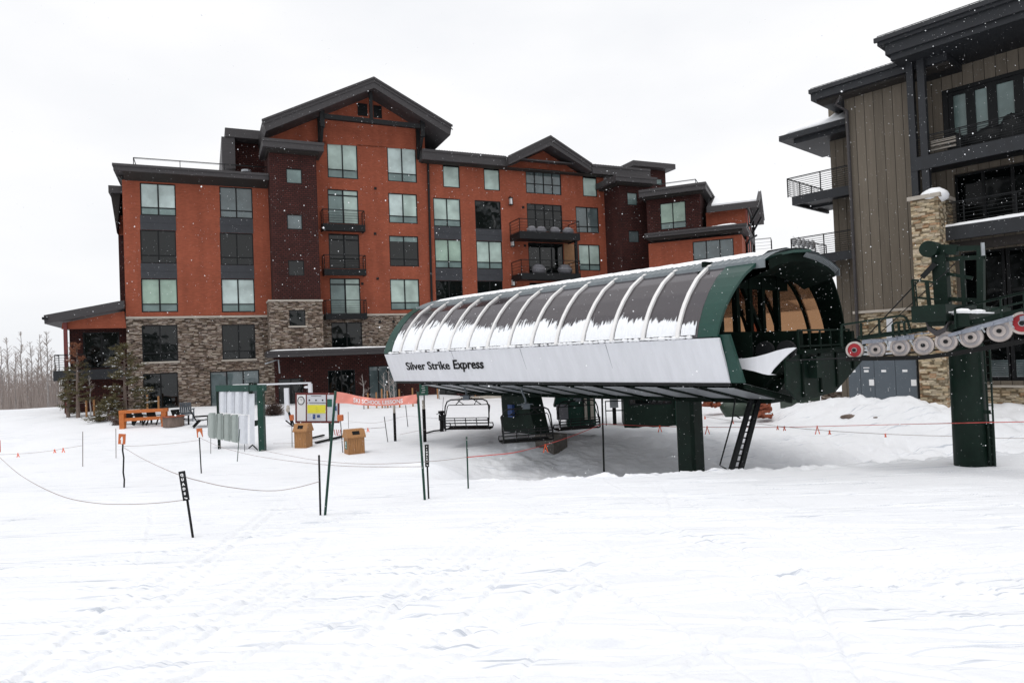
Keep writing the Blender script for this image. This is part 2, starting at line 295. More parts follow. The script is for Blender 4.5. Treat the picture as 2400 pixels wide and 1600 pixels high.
M['banner'] = plain('salmon_banner', (.80, .29, .23), .75, .06, 3); M['textwhite'] = plain('white_lettering', (.82, .82, .82), .6, .02)
M['panelg'] = plain('grey_ribbed_panel', (.30, .34, .32), .5, .08, 4); M['panelw'] = plain('white_ribbed_panel', (.62, .64, .68), .5, .06, 4)
M['yellow'] = plain('yellow_paper', (.78, .72, .05), .6, .05, 5); M['blue'] = plain('blue_panel', (.03, .07, .22), .5, .15, 5)
M['grey'] = plain('grey_cabinet', (.095, .115, .135), .45, .06, 2, .03); M['concrete'] = plain('concrete', (.10, .09, .08), .9, .25, 6, .4, 20)
M['bark'] = plain('bark', (.16, .12, .10), .9, .3, 6, .4, 20, scale=(1, 1, .3)); M['aspen'] = plain('aspen_bark', (.36, .34, .33), .9, .3, 4, .2, 20)
M['twig'] = plain('grey_twigs', (.34, .29, .265), .9, .2, 4, 0); M['twigd'] = plain('brown_twigs', (.09, .06, .05), .9, .3, 6, 0)
M['needle'] = plain('pine_needles', (.095, .080, .032), .8, .4, 9, 0); M['needleb'] = plain('rusty_needles', (.20, .075, .035), .8, .3, 9, 0)
M['rope'] = plain('grey_rope', (.34, .28, .27), .9, .2, 9, 0); M['ropered'] = plain('red_rope', (.52, .07, .06), .8, .2, 9, 0)
M['tan'] = plain('tan_wall', (.30, .16, .08), .8, .15, 3); M['lamp'] = plain('frosted_lamp_glass', (.75, .75, .75), .4, .02)
M['rubble'] = plain('red_stone_rubble', (.25, .07, .035), .9, .5, 7, .4, 15); M['tarp'] = plain('green_tarp', (.03, .05, .035), .6, .25, 4, .3, 8)
M['signgreen'] = plain('sign_green', (.01, .11, .07), .45, .06); M['cover'] = plain('grey_furniture_cover', (.20, .20, .22), .8, .15, 5)
M['pinkwall'] = plain('pale_red_wall', (.36, .10, .075), .8, .1, 2)
M['carpaint'] = plain('white_car_paint', (.7, .7, .71), .3, .04, 2, 0, coat=.5)

# ------------------------------------------------------------------ terrain
FC = Frame(at(1985, 725, 33.0)*1.0, 180-41.7); FC.O.z = 0
FL = Frame(at(1684, 791, 18.0), 180-41.7); FL.O.z = 0
def sm(a, b, x): t = np.clip((x-a)/(b-a), 0, 1); return t*t*(3-2*t)
def vnoise(x, y, seed=0):
    xi = np.floor(x).astype(np.int64); yi = np.floor(y).astype(np.int64); fx = x-xi; fy = y-yi; fx = fx*fx*(3-2*fx); fy = fy*fy*(3-2*fy)
    def hsh(a, b):
        h = (a*374761393+b*668265263+seed*1442695041) & 0xffffffff; h = ((h ^ (h >> 13))*1274126177) & 0xffffffff; return ((h ^ (h >> 16)) & 0xffff)/65535.0
    return (hsh(xi, yi)*(1-fx)+hsh(xi+1, yi)*fx)*(1-fy)+(hsh(xi, yi+1)*(1-fx)+hsh(xi+1, yi+1)*fx)*fy-.5
def ground(X, Y, fine=False):
    X = np.asarray(X, float); Y = np.asarray(Y, float)
    k = 1.6; t = 18 - np.log1p(np.exp((18-Y)/k))*k          # soft min(Y,18)
    h = -1.7-1.72*np.clip(t, -30, 18)/18
    left = h-.42*sm(18, 27, Y)+.85*sm(30, 46, Y)
    wl = sm(-12, -26, X+0*Y); left = left+.35*wl*sm(30, 44, Y)-sm(50, 75, Y)*1.6*sm(-10, -25, X)
    right = h-1.75*sm(18.7, 21.2, Y+.25*np.sin(X*.9))+1.55*sm(22.3, 29.5, Y)+.3*sm(36, 48, Y)
    d = X*math.sin(0)+X; lip = sm(-3.2, 1.2, X+.10*(Y-20))
    h = left*(1-lip)+right*lip
    cu = (X-FC.O.x)*FC.U.x+(Y-FC.O.y)*FC.U.y; cw = (X-FC.O.x)*FC.W.x+(Y-FC.O.y)*FC.W.y
    berm = np.exp(-((cw+2.4)/2.3)**2)*sm(-4.2, .5, cu); h = h+berm*(1.0-.35*sm(3.5, 6, cu))
    back = sm(-1.5, .5, cw)*sm(-5, -1, cu); h = h+back*.55
    h = h+.5*np.exp(-((X-6.5)/2.2)**2-((Y-38.5)/2.5)**2)
    h = h+.30*np.exp(-((X+2.6)/1.6)**2-((Y-22.5)/1.0)**2)
    sec = sm(.30, .36, X/np.maximum(Y, 1))*sm(10, 12, X); h = h-sec*np.clip(Y-41, 0, 75)*.083
    far = np.hypot(X, Y); h = h+.16*vnoise(X*.16, Y*.16, 1)*sm(6, 20, far)
    if fine:
        lipz = np.exp(-((Y-18.9+.25*np.sin(X*.9))/.55)**2)*lip
        h = h+lipz*(.20*vnoise(X*1.7, Y*1.7, 5)+.14*vnoise(X*5, Y*5, 6)+.08*vnoise(X*13, Y*13, 8))
        pit = lip*sm(19.5, 21, Y)*(1-sm(30, 36, Y)); h = h+pit*(.16*vnoise(X*1.3, Y*1.3, 9)+.14*np.minimum(0, vnoise(X*3.1, Y*3.1, 10))+.06*vnoise(X*8, Y*8, 13))
        h = h+(.045*vnoise(X*.5, Y*.5, 2)+.010*vnoise(X*2.6, Y*3.1, 3)+.004*vnoise(X*8, Y*9, 4))*sm(2, 6, far)
        ridge = berm*(.30*vnoise(X*1.6, Y*1.6, 11)+.16*vnoise(X*4.5, Y*4.5, 12)+.07*vnoise(X*11, Y*11, 14)); h = h+ridge
    return h
def gpt(px, py, tmax=130):
    d = ray(px, py); d = d/d.y; Y = 2.0; prev = Y
    while Y < tmax:
        if d.z*Y < float(ground(d.x*Y, Y)):
            a, b = prev, Y
            for _ in range(20):
                m_ = (a+b)/2
                if d.z*m_ < float(ground(d.x*m_, m_)): b = m_
                else: a = m_
            return d*b
        prev = Y; Y += .12
    return d*tmax
def make_ground():
    an = np.concatenate([np.linspace(-180, -56, 40, endpoint=False), np.linspace(-56, 56, 560, endpoint=False), np.linspace(56, 180, 40, endpoint=False)])
    rr = np.concatenate([np.geomspace(.6, 4, 40, endpoint=False), np.geomspace(4, 30, 900, endpoint=False), np.geomspace(30, 60, 130, endpoint=False), np.geomspace(60, 1500, 50)])
    A, R = np.meshgrid(np.radians(an), rr); X = R*np.sin(A); Y = R*np.cos(A); Z = ground(X, Y, True)
    rng = random.Random(3)
    for i in range(300):                     # ski tracks and scraped edges: thin grooves with a raised lip
        y0 = 4.6+12.5*rng.random()**1.2; x0 = rng.uniform(-.8, .8)*y0; kind = rng.random()
        a = rad(rng.gauss(-6, 7)) if kind < .8 else rad(rng.uniform(30, 120)); cx, cy = math.cos(a), math.sin(a)
        s = (X-x0)*cx+(Y-y0)*cy; q = -(X-x0)*cy+(Y-y0)*cx
        ln = rng.uniform(.35, 1.8) if kind < .7 else rng.uniform(2, 5); curve = rng.uniform(-.03, .03); q = q-curve*s*s; fade = np.clip(1-np.abs(s)/ln, 0, 1)**.6; dp = rng.uniform(.012, .036) if ln < 2 else rng.uniform(.012, .03); wd_ = rng.uniform(.016, .032)
        sel = (np.abs(q) < .5) & (fade > 0); e = (q[sel]/wd_)**2; rough = 1+.4*vnoise(X[sel]*9, Y[sel]*9, i)
        Z[sel] += (-dp*np.exp(-e)+dp*.55*np.exp(-((q[sel]-2.2*wd_)/(1.3*wd_))**2))*fade[sel]*rough
        if rng.random() < .25: Z[sel] -= dp*.8*np.exp(-((q[sel]-.28)/wd_)**2)*fade[sel]*rough
    for i in range(17):
        y0 = rng.uniform(4.8, 11); x0 = rng.uniform(-.72, .35)*y0; a = rad(rng.uniform(-30, 35) if i % 3 else rng.uniform(60, 110)); cx, cy = math.cos(a), math.sin(a)
        s = (X-x0)*cx+(Y-y0)*cy; q = -(X-x0)*cy+(Y-y0)*cx; ln = rng.uniform(3, 7); q = q-rng.uniform(-.06, .06)*s*s; fade = np.clip(1-np.abs(s)/ln, 0, 1)**.4
        for off in (0, rng.uniform(.12, .3)):
            sel = (np.abs(q-off) < .3) & (fade > 0); Z[sel] += (-.022*np.exp(-((q[sel]-off)/.045)**2)+.012*np.exp(-((q[sel]-off-.09)/.05)**2))*fade[sel]
    for i in range(150):                     # foot prints and clods in the pit and on the berm
        px = rng.uniform(1650, 2300); py = rng.uniform(1020, 1085); P = gpt(px, py); rad_ = rng.uniform(.1, .2)
        Z = Z-rng.uniform(.05, .13)*np.exp(-(((X-P.x)/rad_)**2+((Y-P.y)/(rad_*1.5))**2)) if i < 26 else Z
        if i >= 26: break
    nr, na = R.shape; V = np.stack([X, Y, Z], -1).reshape(-1, 3)
    i = np.arange(nr-1)[:, None]*na; j = np.arange(na)[None, :]; j2 = (j+1) % na
    F = np.stack([i+j, i+na+j, i+na+j2, i+j2], -1).reshape(-1, 4)[:, ::-1]
    me = bpy.data.meshes.new('snow_ground'); me.vertices.add(len(V)+1); me.vertices.foreach_set('co', np.append(V, [[0, 0, -1.7]], 0).ravel())
    tri = np.array([[len(V), (k+1) % na, k] for k in range(na)])
    me.loops.add(F.size+tri.size); me.loops.foreach_set('vertex_index', np.concatenate([F.ravel(), tri.ravel()]))
    me.polygons.add(len(F)+len(tri)); me.polygons.foreach_set('loop_start', np.concatenate([np.arange(len(F))*4, F.size+np.arange(len(tri))*3]))
    me.polygons.foreach_set('loop_total', np.concatenate([np.full(len(F), 4), np.full(len(tri), 3)]))
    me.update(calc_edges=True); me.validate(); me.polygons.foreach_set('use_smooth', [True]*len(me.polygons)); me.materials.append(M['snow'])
    o = bpy.data.objects.new('snow_ground', me); C.objects.link(o); tag(o, kind='structure')
    if me.polygons[0].normal.z < 0: me.flip_normals()
make_ground()

def reflection_hill():  # unseen hill added behind the camera to darken reflections in the windows
    m, t, b, nn, ll = newmat('reflection_forest'); v = coords(t, nn, ll); n = nn('ShaderNodeTexNoise'); n.inputs['Scale'].default_value = .22; n.inputs['Detail'].default_value = 8; ll(v, n.inputs[0])
    r = nn('ShaderNodeValToRGB'); r.color_ramp.elements[0].position = .5; r.color_ramp.elements[0].color = (.035, .042, .03, 1); r.color_ramp.elements[1].position = .6; r.color_ramp.elements[1].color = (.6, .62, .65, 1); ll(n.outputs[0], r.inputs[0]); ll(r.outputs[0], b.inputs['Base Color']); b.inputs['Roughness'].default_value = .9
    V = []; F = []; na = 120; nr = 9
    for i in range(na+1):
        a = rad(96+168*i/na); hh = 9+7*math.sin(i*.13)+4*math.sin(i*.37+1)+2.2*math.sin(i*.9)+random.uniform(-1.2, 1.2); hh *= min(1, min(i, na-i)/14)
        for j in range(nr+1): rr_ = 80+75*j/nr; V.append((rr_*math.sin(a), rr_*math.cos(a), -2+hh*2.9*(j/nr)**.8+random.uniform(-1.4, 1.4)*(j > 0)))
    for i in range(na):
        for j in range(nr): q = i*(nr+1)+j; F.append((q, q+1, q+nr+2, q+nr+1))
    tag(MB().add(V, F).build('reflection_hill', m, None, smooth=True), kind='structure')
reflection_hill()

# ------------------------------------------------------------------ wall and window tools
def wall_holes(mb, u0, u1, z0, z1, holes, w=0, depth=.14):
    hs = [h for h in holes if h[0] < u1 and h[1] > u0 and h[2] < z1 and h[3] > z0]
    us = sorted(set([u0, u1]+[c for h in hs for c in h[:2] if u0 < c < u1])); zs = sorted(set([z0, z1]+[c for h in hs for c in h[2:] if z0 < c < z1]))
    for i in range(len(us)-1):
        for j in range(len(zs)-1):
            a, b, c, d = us[i], us[i+1], zs[j], zs[j+1]; mu, mz = (a+b)/2, (c+d)/2
            if any(h[0] < mu < h[1] and h[2] < mz < h[3] for h in hs): continue
            mb.add([(a, w, c), (b, w, c), (b, w, d), (a, w, d)], [(0, 1, 2, 3)])
    for h in hs:
        a, b, c, d = max(h[0], u0), min(h[1], u1), max(h[2], z0), min(h[3], z1); e = w+depth
        mb.add([(a, w, c), (b, w, c), (b, w, d), (a, w, d), (a, e, c), (b, e, c), (b, e, d), (a, e, d)], [(0, 4, 5, 1), (1, 5, 6, 2), (2, 6, 7, 3), (3, 7, 4, 0)])
def window(root, u0, u1, z0, z1, kind='std', pane='blind', w=0, ft=.07, rec=.06, sill=False):
    """one window: frame mesh as the part, panes as sub-parts"""
    f = MB(); W, H = u1-u0, z1-z0; a, b = w+rec-.03, w+rec+.05; g = w+rec+.02
    f.box(u0, u0+ft, a, b, z0, z1); f.box(u1-ft, u1, a, b, z0, z1); f.box(u0+ft, u1-ft, a, b, z0, z0+ft); f.box(u0+ft, u1-ft, a, b, z1-ft, z1)
    iu0, iu1, iz0, iz1 = u0+ft, u1-ft, z0+ft, z1-ft
    def V(fr, t=ft*1.2, c=iz0, d=iz1): m_ = u0+W*fr; f.box(m_-t/2, m_+t/2, a+.004, b, c, d)
    def Hh(fr, t=ft, c=iu0, d=iu1): m_ = z1-H*fr; f.box(c, d, a+.008, b-.004, m_-t/2, m_+t/2)
    split = None
    if kind == 'std': V(.5); Hh(.76); split = .76
    elif kind == 'two': V(.5)
    elif kind == 'twob': V(.5); Hh(.77)
    elif kind == 'door': V(.5, ft*1.5); Hh(.17, ft*1.3); split = None
    elif kind == 'four': V(.25); V(.5); V(.75); Hh(.62)
    elif kind == 'fourdoor': V(.25); V(.5); V(.75); Hh(.22)
    elif kind == 'three': V(.335); V(.668)
    elif kind == 'threeb': V(.335); V(.668); Hh(.8)
    fr = f.build('window', M['wframe'], root)
    def P(a0, a1, c0, c1, mt, nm='pane'): MB().box(a0, a1, g, g+.02, c0, c1).build(nm, M[mt], fr)
    if pane == 'blind' and split: zz = z1-H*split; mt_ = random.choice(('blind', 'blind', 'blind2', 'blind3')); m2_ = u0+W*.5; P(iu0, m2_, zz, iz1, mt_, 'blind'); P(m2_, iu1, zz, iz1, mt_ if random.random() < .75 else 'blind', 'blind'); P(iu0, iu1, iz0, zz, 'blindg')
    elif pane == 'topdark': zz = z1-H*.2; P(iu0, iu1, zz, iz1, 'dark'); P(iu0, iu1, iz0, zz, 'blind', 'blind')
    elif pane == 'half': m_ = (u0+u1)/2; P(iu0, m_, iz0, iz1, 'blindg'); P(m_, iu1, iz0, iz1, 'blind', 'blind')
    elif pane == 'topblind': zz = z1-H*.18; P(iu0, iu1, zz, iz1, 'blindg', 'blind'); P(iu0, iu1, iz0, zz, 'dark')
    else: P(iu0, iu1, iz0, iz1, pane)
    if sill: MB().box(u0-.08, u1+.08, w-.07, w+.05, z0-.12, z0-.002).build('sill', M['trim'], fr)
    return fr
def railing(mb, pts, z0, h, n=7, posts=1.4, r=.013):
    """handrail, thin horizontal wires and posts along a polyline of (u,w)"""
    for i in range(len(pts)-1):
        p, q = Vector((*pts[i], 0)), Vector((*pts[i+1], 0)); L_ = (q-p).length; k = max(1, round(L_/posts))
        mb.bar(p+Vector((0, 0, z0+h)), q+Vector((0, 0, z0+h)), .05, .04)
        for j in range(n): zz = z0+.08+(h-.14)*j/(n-1) if n > 1 else z0+.1; mb.bar(p+Vector((0, 0, zz)), q+Vector((0, 0, zz)), r*1.6, r*1.6)
        for j in range(k+1): c = p.lerp(q, j/k); mb.bar(c+Vector((0, 0, z0)), c+Vector((0, 0, z0+h)), .045, .045)
def snow_slab(u0, u1, w0, w1, z, th, name, parent, n=14, mat='snowcap', seed=1, slope=0):
    """a soft, uneven layer of snow on a roof or ledge"""
    rng = random.Random(seed); m_ = 5; V = []; F = []
    hs = [[th*(.45+.55*math.sin(math.pi*min(max(i/n, .0), 1))**.4)*rng.uniform(.75, 1.1)*(0.25 if j in (0, m_) else 1)*(.2 if i in (0, n) else 1) for j in range(m_+1)] for i in range(n+1)]
    for i in range(n+1):
        for j in range(m_+1): V.append((u0+(u1-u0)*i/n, w0+(w1-w0)*j/m_, z+hs[i][j]+slope*(i/n)))
    b = len(V)
    for i in range(n+1):
        for j in range(m_+1): V.append((u0+(u1-u0)*i/n, w0+(w1-w0)*j/m_, z+slope*(i/n)-.01))
    for i in range(n):
        for j in range(m_): q = i*(m_+1)+j; F += [(q, q+m_+1, q+m_+2, q+1), (b+q, b+q+1, b+q+m_+2, b+q+m_+1)]
    for i in range(n): q = i*(m_+1); F += [(q, b+q, b+q+m_+1, q+m_+1), (q+m_, q+m_+m_+1, b+q+m_+m_+1, b+q+m_)]
    for j in range(m_): F += [(j, j+1, b+j+1, b+j), (n*(m_+1)+j, b+n*(m_+1)+j, b+n*(m_+1)+j+1, n*(m_+1)+j+1)]
    return MB().add(V, F).build(name, M[mat], parent, smooth=True)

# ================================================================== RED LODGE (frame A)
FA = Frame(at(291, 745, 45.0), 65.75); FA.O.z = 0
def lodge():
    R = thing('lodge', 'long red brick lodge with stone base, dark gabled roofs and black windows', 'building', FA.O, FA.th)
    u, z = FA.u, FA.z
    uL, uT0, uT1, uC, uE = u(291, 600), u(634, 600), u(746, 600), u(1004, 560), u(1419, 520)
    zS = z(291, 745); zG = -4.6; zB = z(760, 817)
    # window list: x0, y0, x1, y1, kind, pane, sill
    W = [(328.5,428,412,507,'std','blind',0),(329,538,413,618,'std','dark',0),(331,652.5,416.5,731,'std','blind',0),
         (515,437,592,513,'std','skyglass',0),(516,545,594,622,'std','dark',0),(519,653,597,731,'std','blind',0),
         (333,762.5,417,845.4,'twob','dark',1),(520.5,761,598.4,840,'twob','dark',1),(336,876,418,957,'two','dark',0),(493,871,609,962,'three','skyglass',0),
         (767,332,838,420.7,'std','blind',0),(908,343,976,429,'std','blind',0),(768.7,442.6,840,526,'door','half',0),(911,452,978,525,'std','blind',0),
         (771,547,842.6,630,'door','dark',0),(913,552,981,625,'std','topblind',0),(773.8,651.8,845,736,'door','half',0),(915,653.6,983,725.8,'std','blind',0),
         (777,756,849,813,'two','dark',1),
         (1038,377.5,1077,441,'one','topdark',0),(1134,385.5,1171,447.5,'one','topdark',0),(1232.4,392,1315,457.7,'four','skyglass',0),(1366,406,1399,462,'one','topdark',0),
         (1016,463,1079.4,532.6,'std','blind',0),(1019.4,560,1082.4,629,'std','blind',0),(1022,657,1085,728,'two','dark',0),
         (1113.6,469,1174.3,538.5,'one','dark',0),(1117,564,1177.3,631,'std','blind',0),(1119.4,658,1179,727,'two','dark',0),
         (1235.5,476.5,1317.7,545,'fourdoor','dark',0),(1350,484,1403,547,'std','skyglass',0),(1356.7,572.4,1406.4,634.7,'std','blind',0),
         (1239,568,1321,643,'three','dark',0),(1242,662,1322,720,'three','dark',0),(1020,868,1070,925,'two','dark',0),(1125,872,1180,925,'three','dark',0),(1200,874,1240,926,'two','dark',0),
         (769,868,833,932,'two','dark',0),(865,858,932,932,'three','skyglass',0),(653,888,712,952,'two','dark',0)]
    H = []
    for x0,y0,x1,y1,k,p,sl_ in W:
        a, d = FA.hit(x0, y0); b, c = FA.hit(x1, y1); b0 = u(x1, y0); a0 = u(x0, y1); H.append(((a+a0)/2, (b+b0)/2, c, d))
    zt = z(450, 428); ztC = z(746, 330); ztW = z(1002, 374)
    mb = MB(); wall_holes(mb, uL, uT0+.2, zS, zt, H); wall_holes(mb, uT1-.4, uC, zS, ztC, H); wall_holes(mb, uC, uE, zB, ztW, H)
    # centre gable wall and small gable wall above the eaves
    g = [(uT0, ztC-.3), (uT0, z(640, 321)), FA.hit(876, 214), (uC, z(1000, 300)), (uC, ztC)]
    mb.add([(a, .0, b) for a, b in g]+[(a, .3, b) for a, b in g], [(0, 1, 2, 3, 4)])
    g2 = [(u(1186, 385), ztW-.01), FA.hit(1200, 388), FA.hit(1290, 346), FA.hit(1382, 402), (u(1386, 402), ztW-.01)]
    mb.add([(a, .0, b) for a, b in g2], [(0, 1, 2, 3, 4)])
    mb.build('brick_wall', M['orange'], R)
    mb = MB(); wall_holes(mb, uL, uT0, zG, zS-.0, H); wall_holes(mb, uT0, uC, zB, zS, H); mb.build('stone_wall', M['stone'], R)
    mb = MB(); wall_holes(mb, uT0, uE+6, zG, zB, H, w=.02); mb.build('brown_brick_wall', M['brown'], R)
    mb = MB(); mb.box(uL, uT0+.2, -.09, -.001, zS-.07, zS+.07); mb.box(uT1, uC, -.09, -.001, zS-.07, zS+.07); mb.build('string_course', M['trim'], R)
    # rest of the volume behind the front walls
    mb = MB(); mb.box(uL+.001, uC, .3, 13, zG, zt-.05); mb.box(uT0, uC-.001, .31, 14, zt-.05, ztC); mb.box(uC, uE, .3, 13, zG, ztW-.02); mb.build('rear_walls', M['brown'], R)
    for (x0,y0,x1,y1,k,p,sl_), h in zip(W, H): window(R, *h, kind=k, pane=p, sill=bool(sl_))
    # spandrels between stacked windows
    def spand(i, j):
        a, b = H[i], H[j]; m_ = MB(); lo, hi = b[3]+.004, a[2]-.004; uu0, uu1 = (a[0]+b[0])/2, (a[1]+b[1])/2
        m_.box(uu0, uu1, -.02, .10, lo, hi); mm = (lo+hi)/2; m_.box(uu0, uu1, -.035, -.02, mm-.015, mm+.015); m_.build('spandrel', M['spandrel'], R)
    for i, j in ((0,1),(1,2),(3,4),(4,5),(23,24),(24,25),(26,27),(27,28)): spand(i, j)
    # ---- flat roof of the left part
    o1 = 1.25; a = FA.hit(265, 385, -o1); b = FA.hit(631, 406.5, -o1); zr = (a[1]+b[1])/2; fh = .42
    mb = MB(); mb.box(a[0], uT0-.05, -o1, 11, zr-fh, zr); mb.box(a[0]-.06, uT0-.05, -o1-.06, -o1, zr-.14, zr+.03); mb.box(a[0]-.06, a[0], -o1, 11, zr-.14, zr+.03); mb.build('roof', M['fascia'], R)
    MB().prism([(-o1+.1, zr-fh), (0, zt-.12), (0, zr-fh)], 'x', a[0]+.5, uT0-.05).build('soffit', M['soffit'], R)
    MB().prism([(a[0]+.1, zr-fh), (uL+.02, zt-.12), (uL+.6, zr-fh)], 'y', -.05, 6).build('soffit', M['soffit'], R)
    mb = MB(); ra = u(313, 385, .8); rb = u(625, 400, .8); railing(mb, [(ra, 5), (ra, .8), (rb, .8)], zr, z(313, 369.5, .8)-zr, 3, 2.6); mb.build('railing', M['black'], R)
    snow_slab(u(316, 385), u(560, 400), -.6, 8, zr, .62, 'roof_snow', R, seed=4)
    mb = MB(); q = FA.hit(577, 395, .5); mb.cyl((q[0], .5, zr+.25), (0, 0, 1), .14, .5, 8); mb.cyl((q[0], .5, zr+.56), (0, 0, 1), .34, .14, 10); mb.build('roof_vent', M['galv'], R)
    # lower block set back at the left end
    wv = 2.6; c = FA.hit(277, 551, wv); zt2 = z(276, 505, wv); mb = MB(); mb.box(c[0], uL+1, wv, 12, zG, z(277, 551, wv)); mb.build('side_wall', M['brown'], R)
    MB().box(c[0], uL+1, wv, 12, c[1], zt2).build('side_wall', M['orange'], R)
    e = FA.hit(253.5, 434, wv-1.2); MB().box(e[0], uL-.02, wv-1.2, 12, e[1]-.5, e[1]).build('side_roof', M['fascia'], R)
    MB().prism([(e[0]+.1, e[1]-.5), (c[0]+.02, zt2-1.4), (c[0]+.3, e[1]-.5)], 'y', wv-1, 11).build('soffit', M['soffit'], R)
    # ---- dark block behind the tower (upper left)
    a = FA.hit(527, 299, 2); b = FA.hit(606, 306, 2); mb = MB(); zz = a[1]
    mb.box(a[0], b[0]+2, 2, 12, zz-.65, zz); mb.build('upper_roof', M['fascia'], R)
    MB().box(u(549, 360, 3.3), b[0]+2, 3.3, 11, zt, zz-.65).build('upper_wall', M['brown'], R)
    mb = MB(); q0 = u(521, 390, 2.1); mb.box(q0, q0+.9, 2.1, 11.9, z(530, 393, 2), zz-.651); mb.build('upper_panel', M['fascia'], R)
    # ---- brown tower
    wt = -1.6; t0, t1 = u(635, 500, wt), u(745, 500, wt); tz = z(690, 352, wt); ts = z(635, 707, wt); tb = z(640, 818, wt-.15)
    TW = [(671,396,707.5,430),(673,503,708.5,537.6),(676,610,713,646)]; TH = [(u(a, (b+d)/2, wt), u(c, (b+d)/2, wt), z((a+c)/2, d, wt), z((a+c)/2, b, wt)) for a, b, c, d in TW]
    mb = MB(); wall_holes(mb, t0, t1, ts, tz, TH, w=wt); mb.box(t0, t0+.1, wt+.001, 0, ts, tz); mb.box(t1-.1, t1, wt+.001, 0, ts, tz); mb.box(t0+.1, t1-.1, wt+.2, .2, ts, tz); mb.build('tower_wall', M['brown'], R)
    for h, p in zip(TH, ('blindg', 'skyglass', 'dark')): window(R, *h, kind='one', pane=p, w=wt, ft=.05)
    ws = wt-.18; s0, s1 = u(632, 760, ws), u(757, 760, ws); sh = (u(678, 745, ws), u(716, 745, ws), z(700, 763, ws), z(700, 726, ws))
    mb = MB(); wall_holes(mb, s0, s1, tb, ts, [sh], w=ws); mb.box(s0, s0+.1, ws+.001, 0, tb, ts); mb.box(s1-.1, s1, ws+.001, 0, tb, ts); mb.build('tower_stone_wall', M['stone'], R); window(R, *sh, kind='one', pane='dark', w=ws, ft=.05, sill=True)
    MB().box(s0-.05, s1+.05, ws-.07, 0, ts, ts+.12).build('string_course', M['trim'], R)
    we = wt-.8; a = FA.hit(615, 324.5, we); b = FA.hit(758.5, 336, we); zr2 = (a[1]+b[1])/2
    mb = MB(); mb.box(a[0], b[0], we, 1, zr2-.55, zr2); mb.box(a[0]-.04, b[0]+.04, we-.05, we, zr2-.16, zr2+.04); mb.build('tower_roof', M['fascia'], R)
    MB().box(a[0]+.3, b[0]-.3, we+.3, -.01, zr2-.7, zr2-.551).build('soffit', M['soffit'], R)
    # ---- centre gable roof
    wg = -2.0; A_ = FA.hit(876, 181, wg); Lf = FA.hit(615, 281, wg); Rt = FA.hit(1059, 294, wg); th = A_[1]-z(876, 206, wg); tl = .78
    chev = [Lf, A_, Rt, (Rt[0]-.15, Rt[1]-tl), (A_[0], A_[1]-th), (Lf[0]+.2, Lf[1]-tl)]
    mb = MB(); mb.prism(chev, 'y', wg, 12)
    def step(pts, dw, t0_, t1_):             # stepped bargeboard strips
        L_, A2, R_ = pts; m_ = MB(); q = [(L_[0]-.05, L_[1]-t0_), (A2[0], A2[1]-t0_), (R_[0]+.05, R_[1]-t0_), (R_[0]+.05, R_[1]-t1_), (A2[0], A2[1]-t1_), (L_[0]-.05, L_[1]-t1_)]
        mb.prism(q, 'y', dw, dw+.06)
    step((Lf, A_, Rt), wg-.062, -.03, .12); step((Lf, A_, Rt), wg-.061, .3, .36); mb.build('gable_roof', M['fascia'], R)
    zb2 = z(870, 281, wg+.4); bm0, bm1 = FA.hit(757, 270, wg+.6), FA.hit(984, 292, wg+.6)
    mb = MB(); zz = (bm0[1]+bm1[1])/2; mb.box(bm0[0], bm1[0], wg+.5, wg+.8, zz-.28, zz+.06)
    c0 = u(870, 260, wg+.6); mb.box(c0-.11, c0+.11, wg+.52, wg+.78, zz+.06, A_[1]-th-.1)
    for x in (756, 990):
        q = u(x, 300, wg+.6); mb.box(q-.16, q+.16, wg+.5, wg+.8, zz-.9, zz+.9); mb.box(q-.14, q+.14, -.25, 0, zz-2.3, zz+.6); mb.bar((q, wg+.65, zz-.7), (q, -.1, zz-2.1), .22, .22)
    mb.build('gable_truss', M['black'], R)
    for x0, x1, y0, y1 in ((838, 861, 243, 272), (875, 894.5, 248, 277)):
        a0, a1, b0, b1 = u(x0, 260), u(x1, 260), z((x0+x1)/2, y1), z((x0+x1)/2, y0); mb = MB(); mb.box(a0, a1, -.03, .02, b0, b1)
        for i in range(8): zz_ = b0+(b1-b0)*(i+.3)/8; mb.box(a0+.05, a1-.05, -.07, -.03, zz_, zz_+.035)
        mb.build('louvre', M['black'], R)
    # balconies of the centre bay
    def balcony(x0, x1, yt, yb, yd, wd, name='balcony', bars=6, w0=0):
        a0, a1 = u(x0, (yt+yb)/2, w0-wd), u(x1, (yt+yb)/2, w0-wd); zt_ = z((x0+x1)/2, yt, w0-wd); zb_ = z((x0+x1)/2, yb, w0-wd); zd = z((x0+x1)/2, yd, w0-wd)
        m_ = MB(); m_.box(a0, a1, w0-wd, w0-.001, zd+.08, zb_); m_.box(a0-.04, a1+.04, w0-wd-.05, w0-wd+.02, zd, zb_+.02); m_.box(a0-.04, a0+.05, w0-wd, w0, zd, zb_); m_.box(a1-.05, a1+.04, w0-wd, w0, zd, zb_)
        d = m_.build(name, M['black'], R); m_ = MB(); railing(m_, [(a0, w0-.05), (a0, w0-wd), (a1, w0-wd), (a1, w0-.05)], zb_, zt_-zb_, bars, 3.2, .012); m_.build('railing', M['black'], d); return d, a0, a1, zb_
    for q in ((757, 854, 492, 526, 541), (760.5, 856.5, 597.5, 631, 645), (764, 858.5, 703, 735, 748)): balcony(*q, .85)
    # small lower canopy and its soffit, snow on it
    wc = -2.4; a = FA.hit(626, 823, wc); b = FA.hit(898, 815, wc); zc = (a[1]+b[1])/2
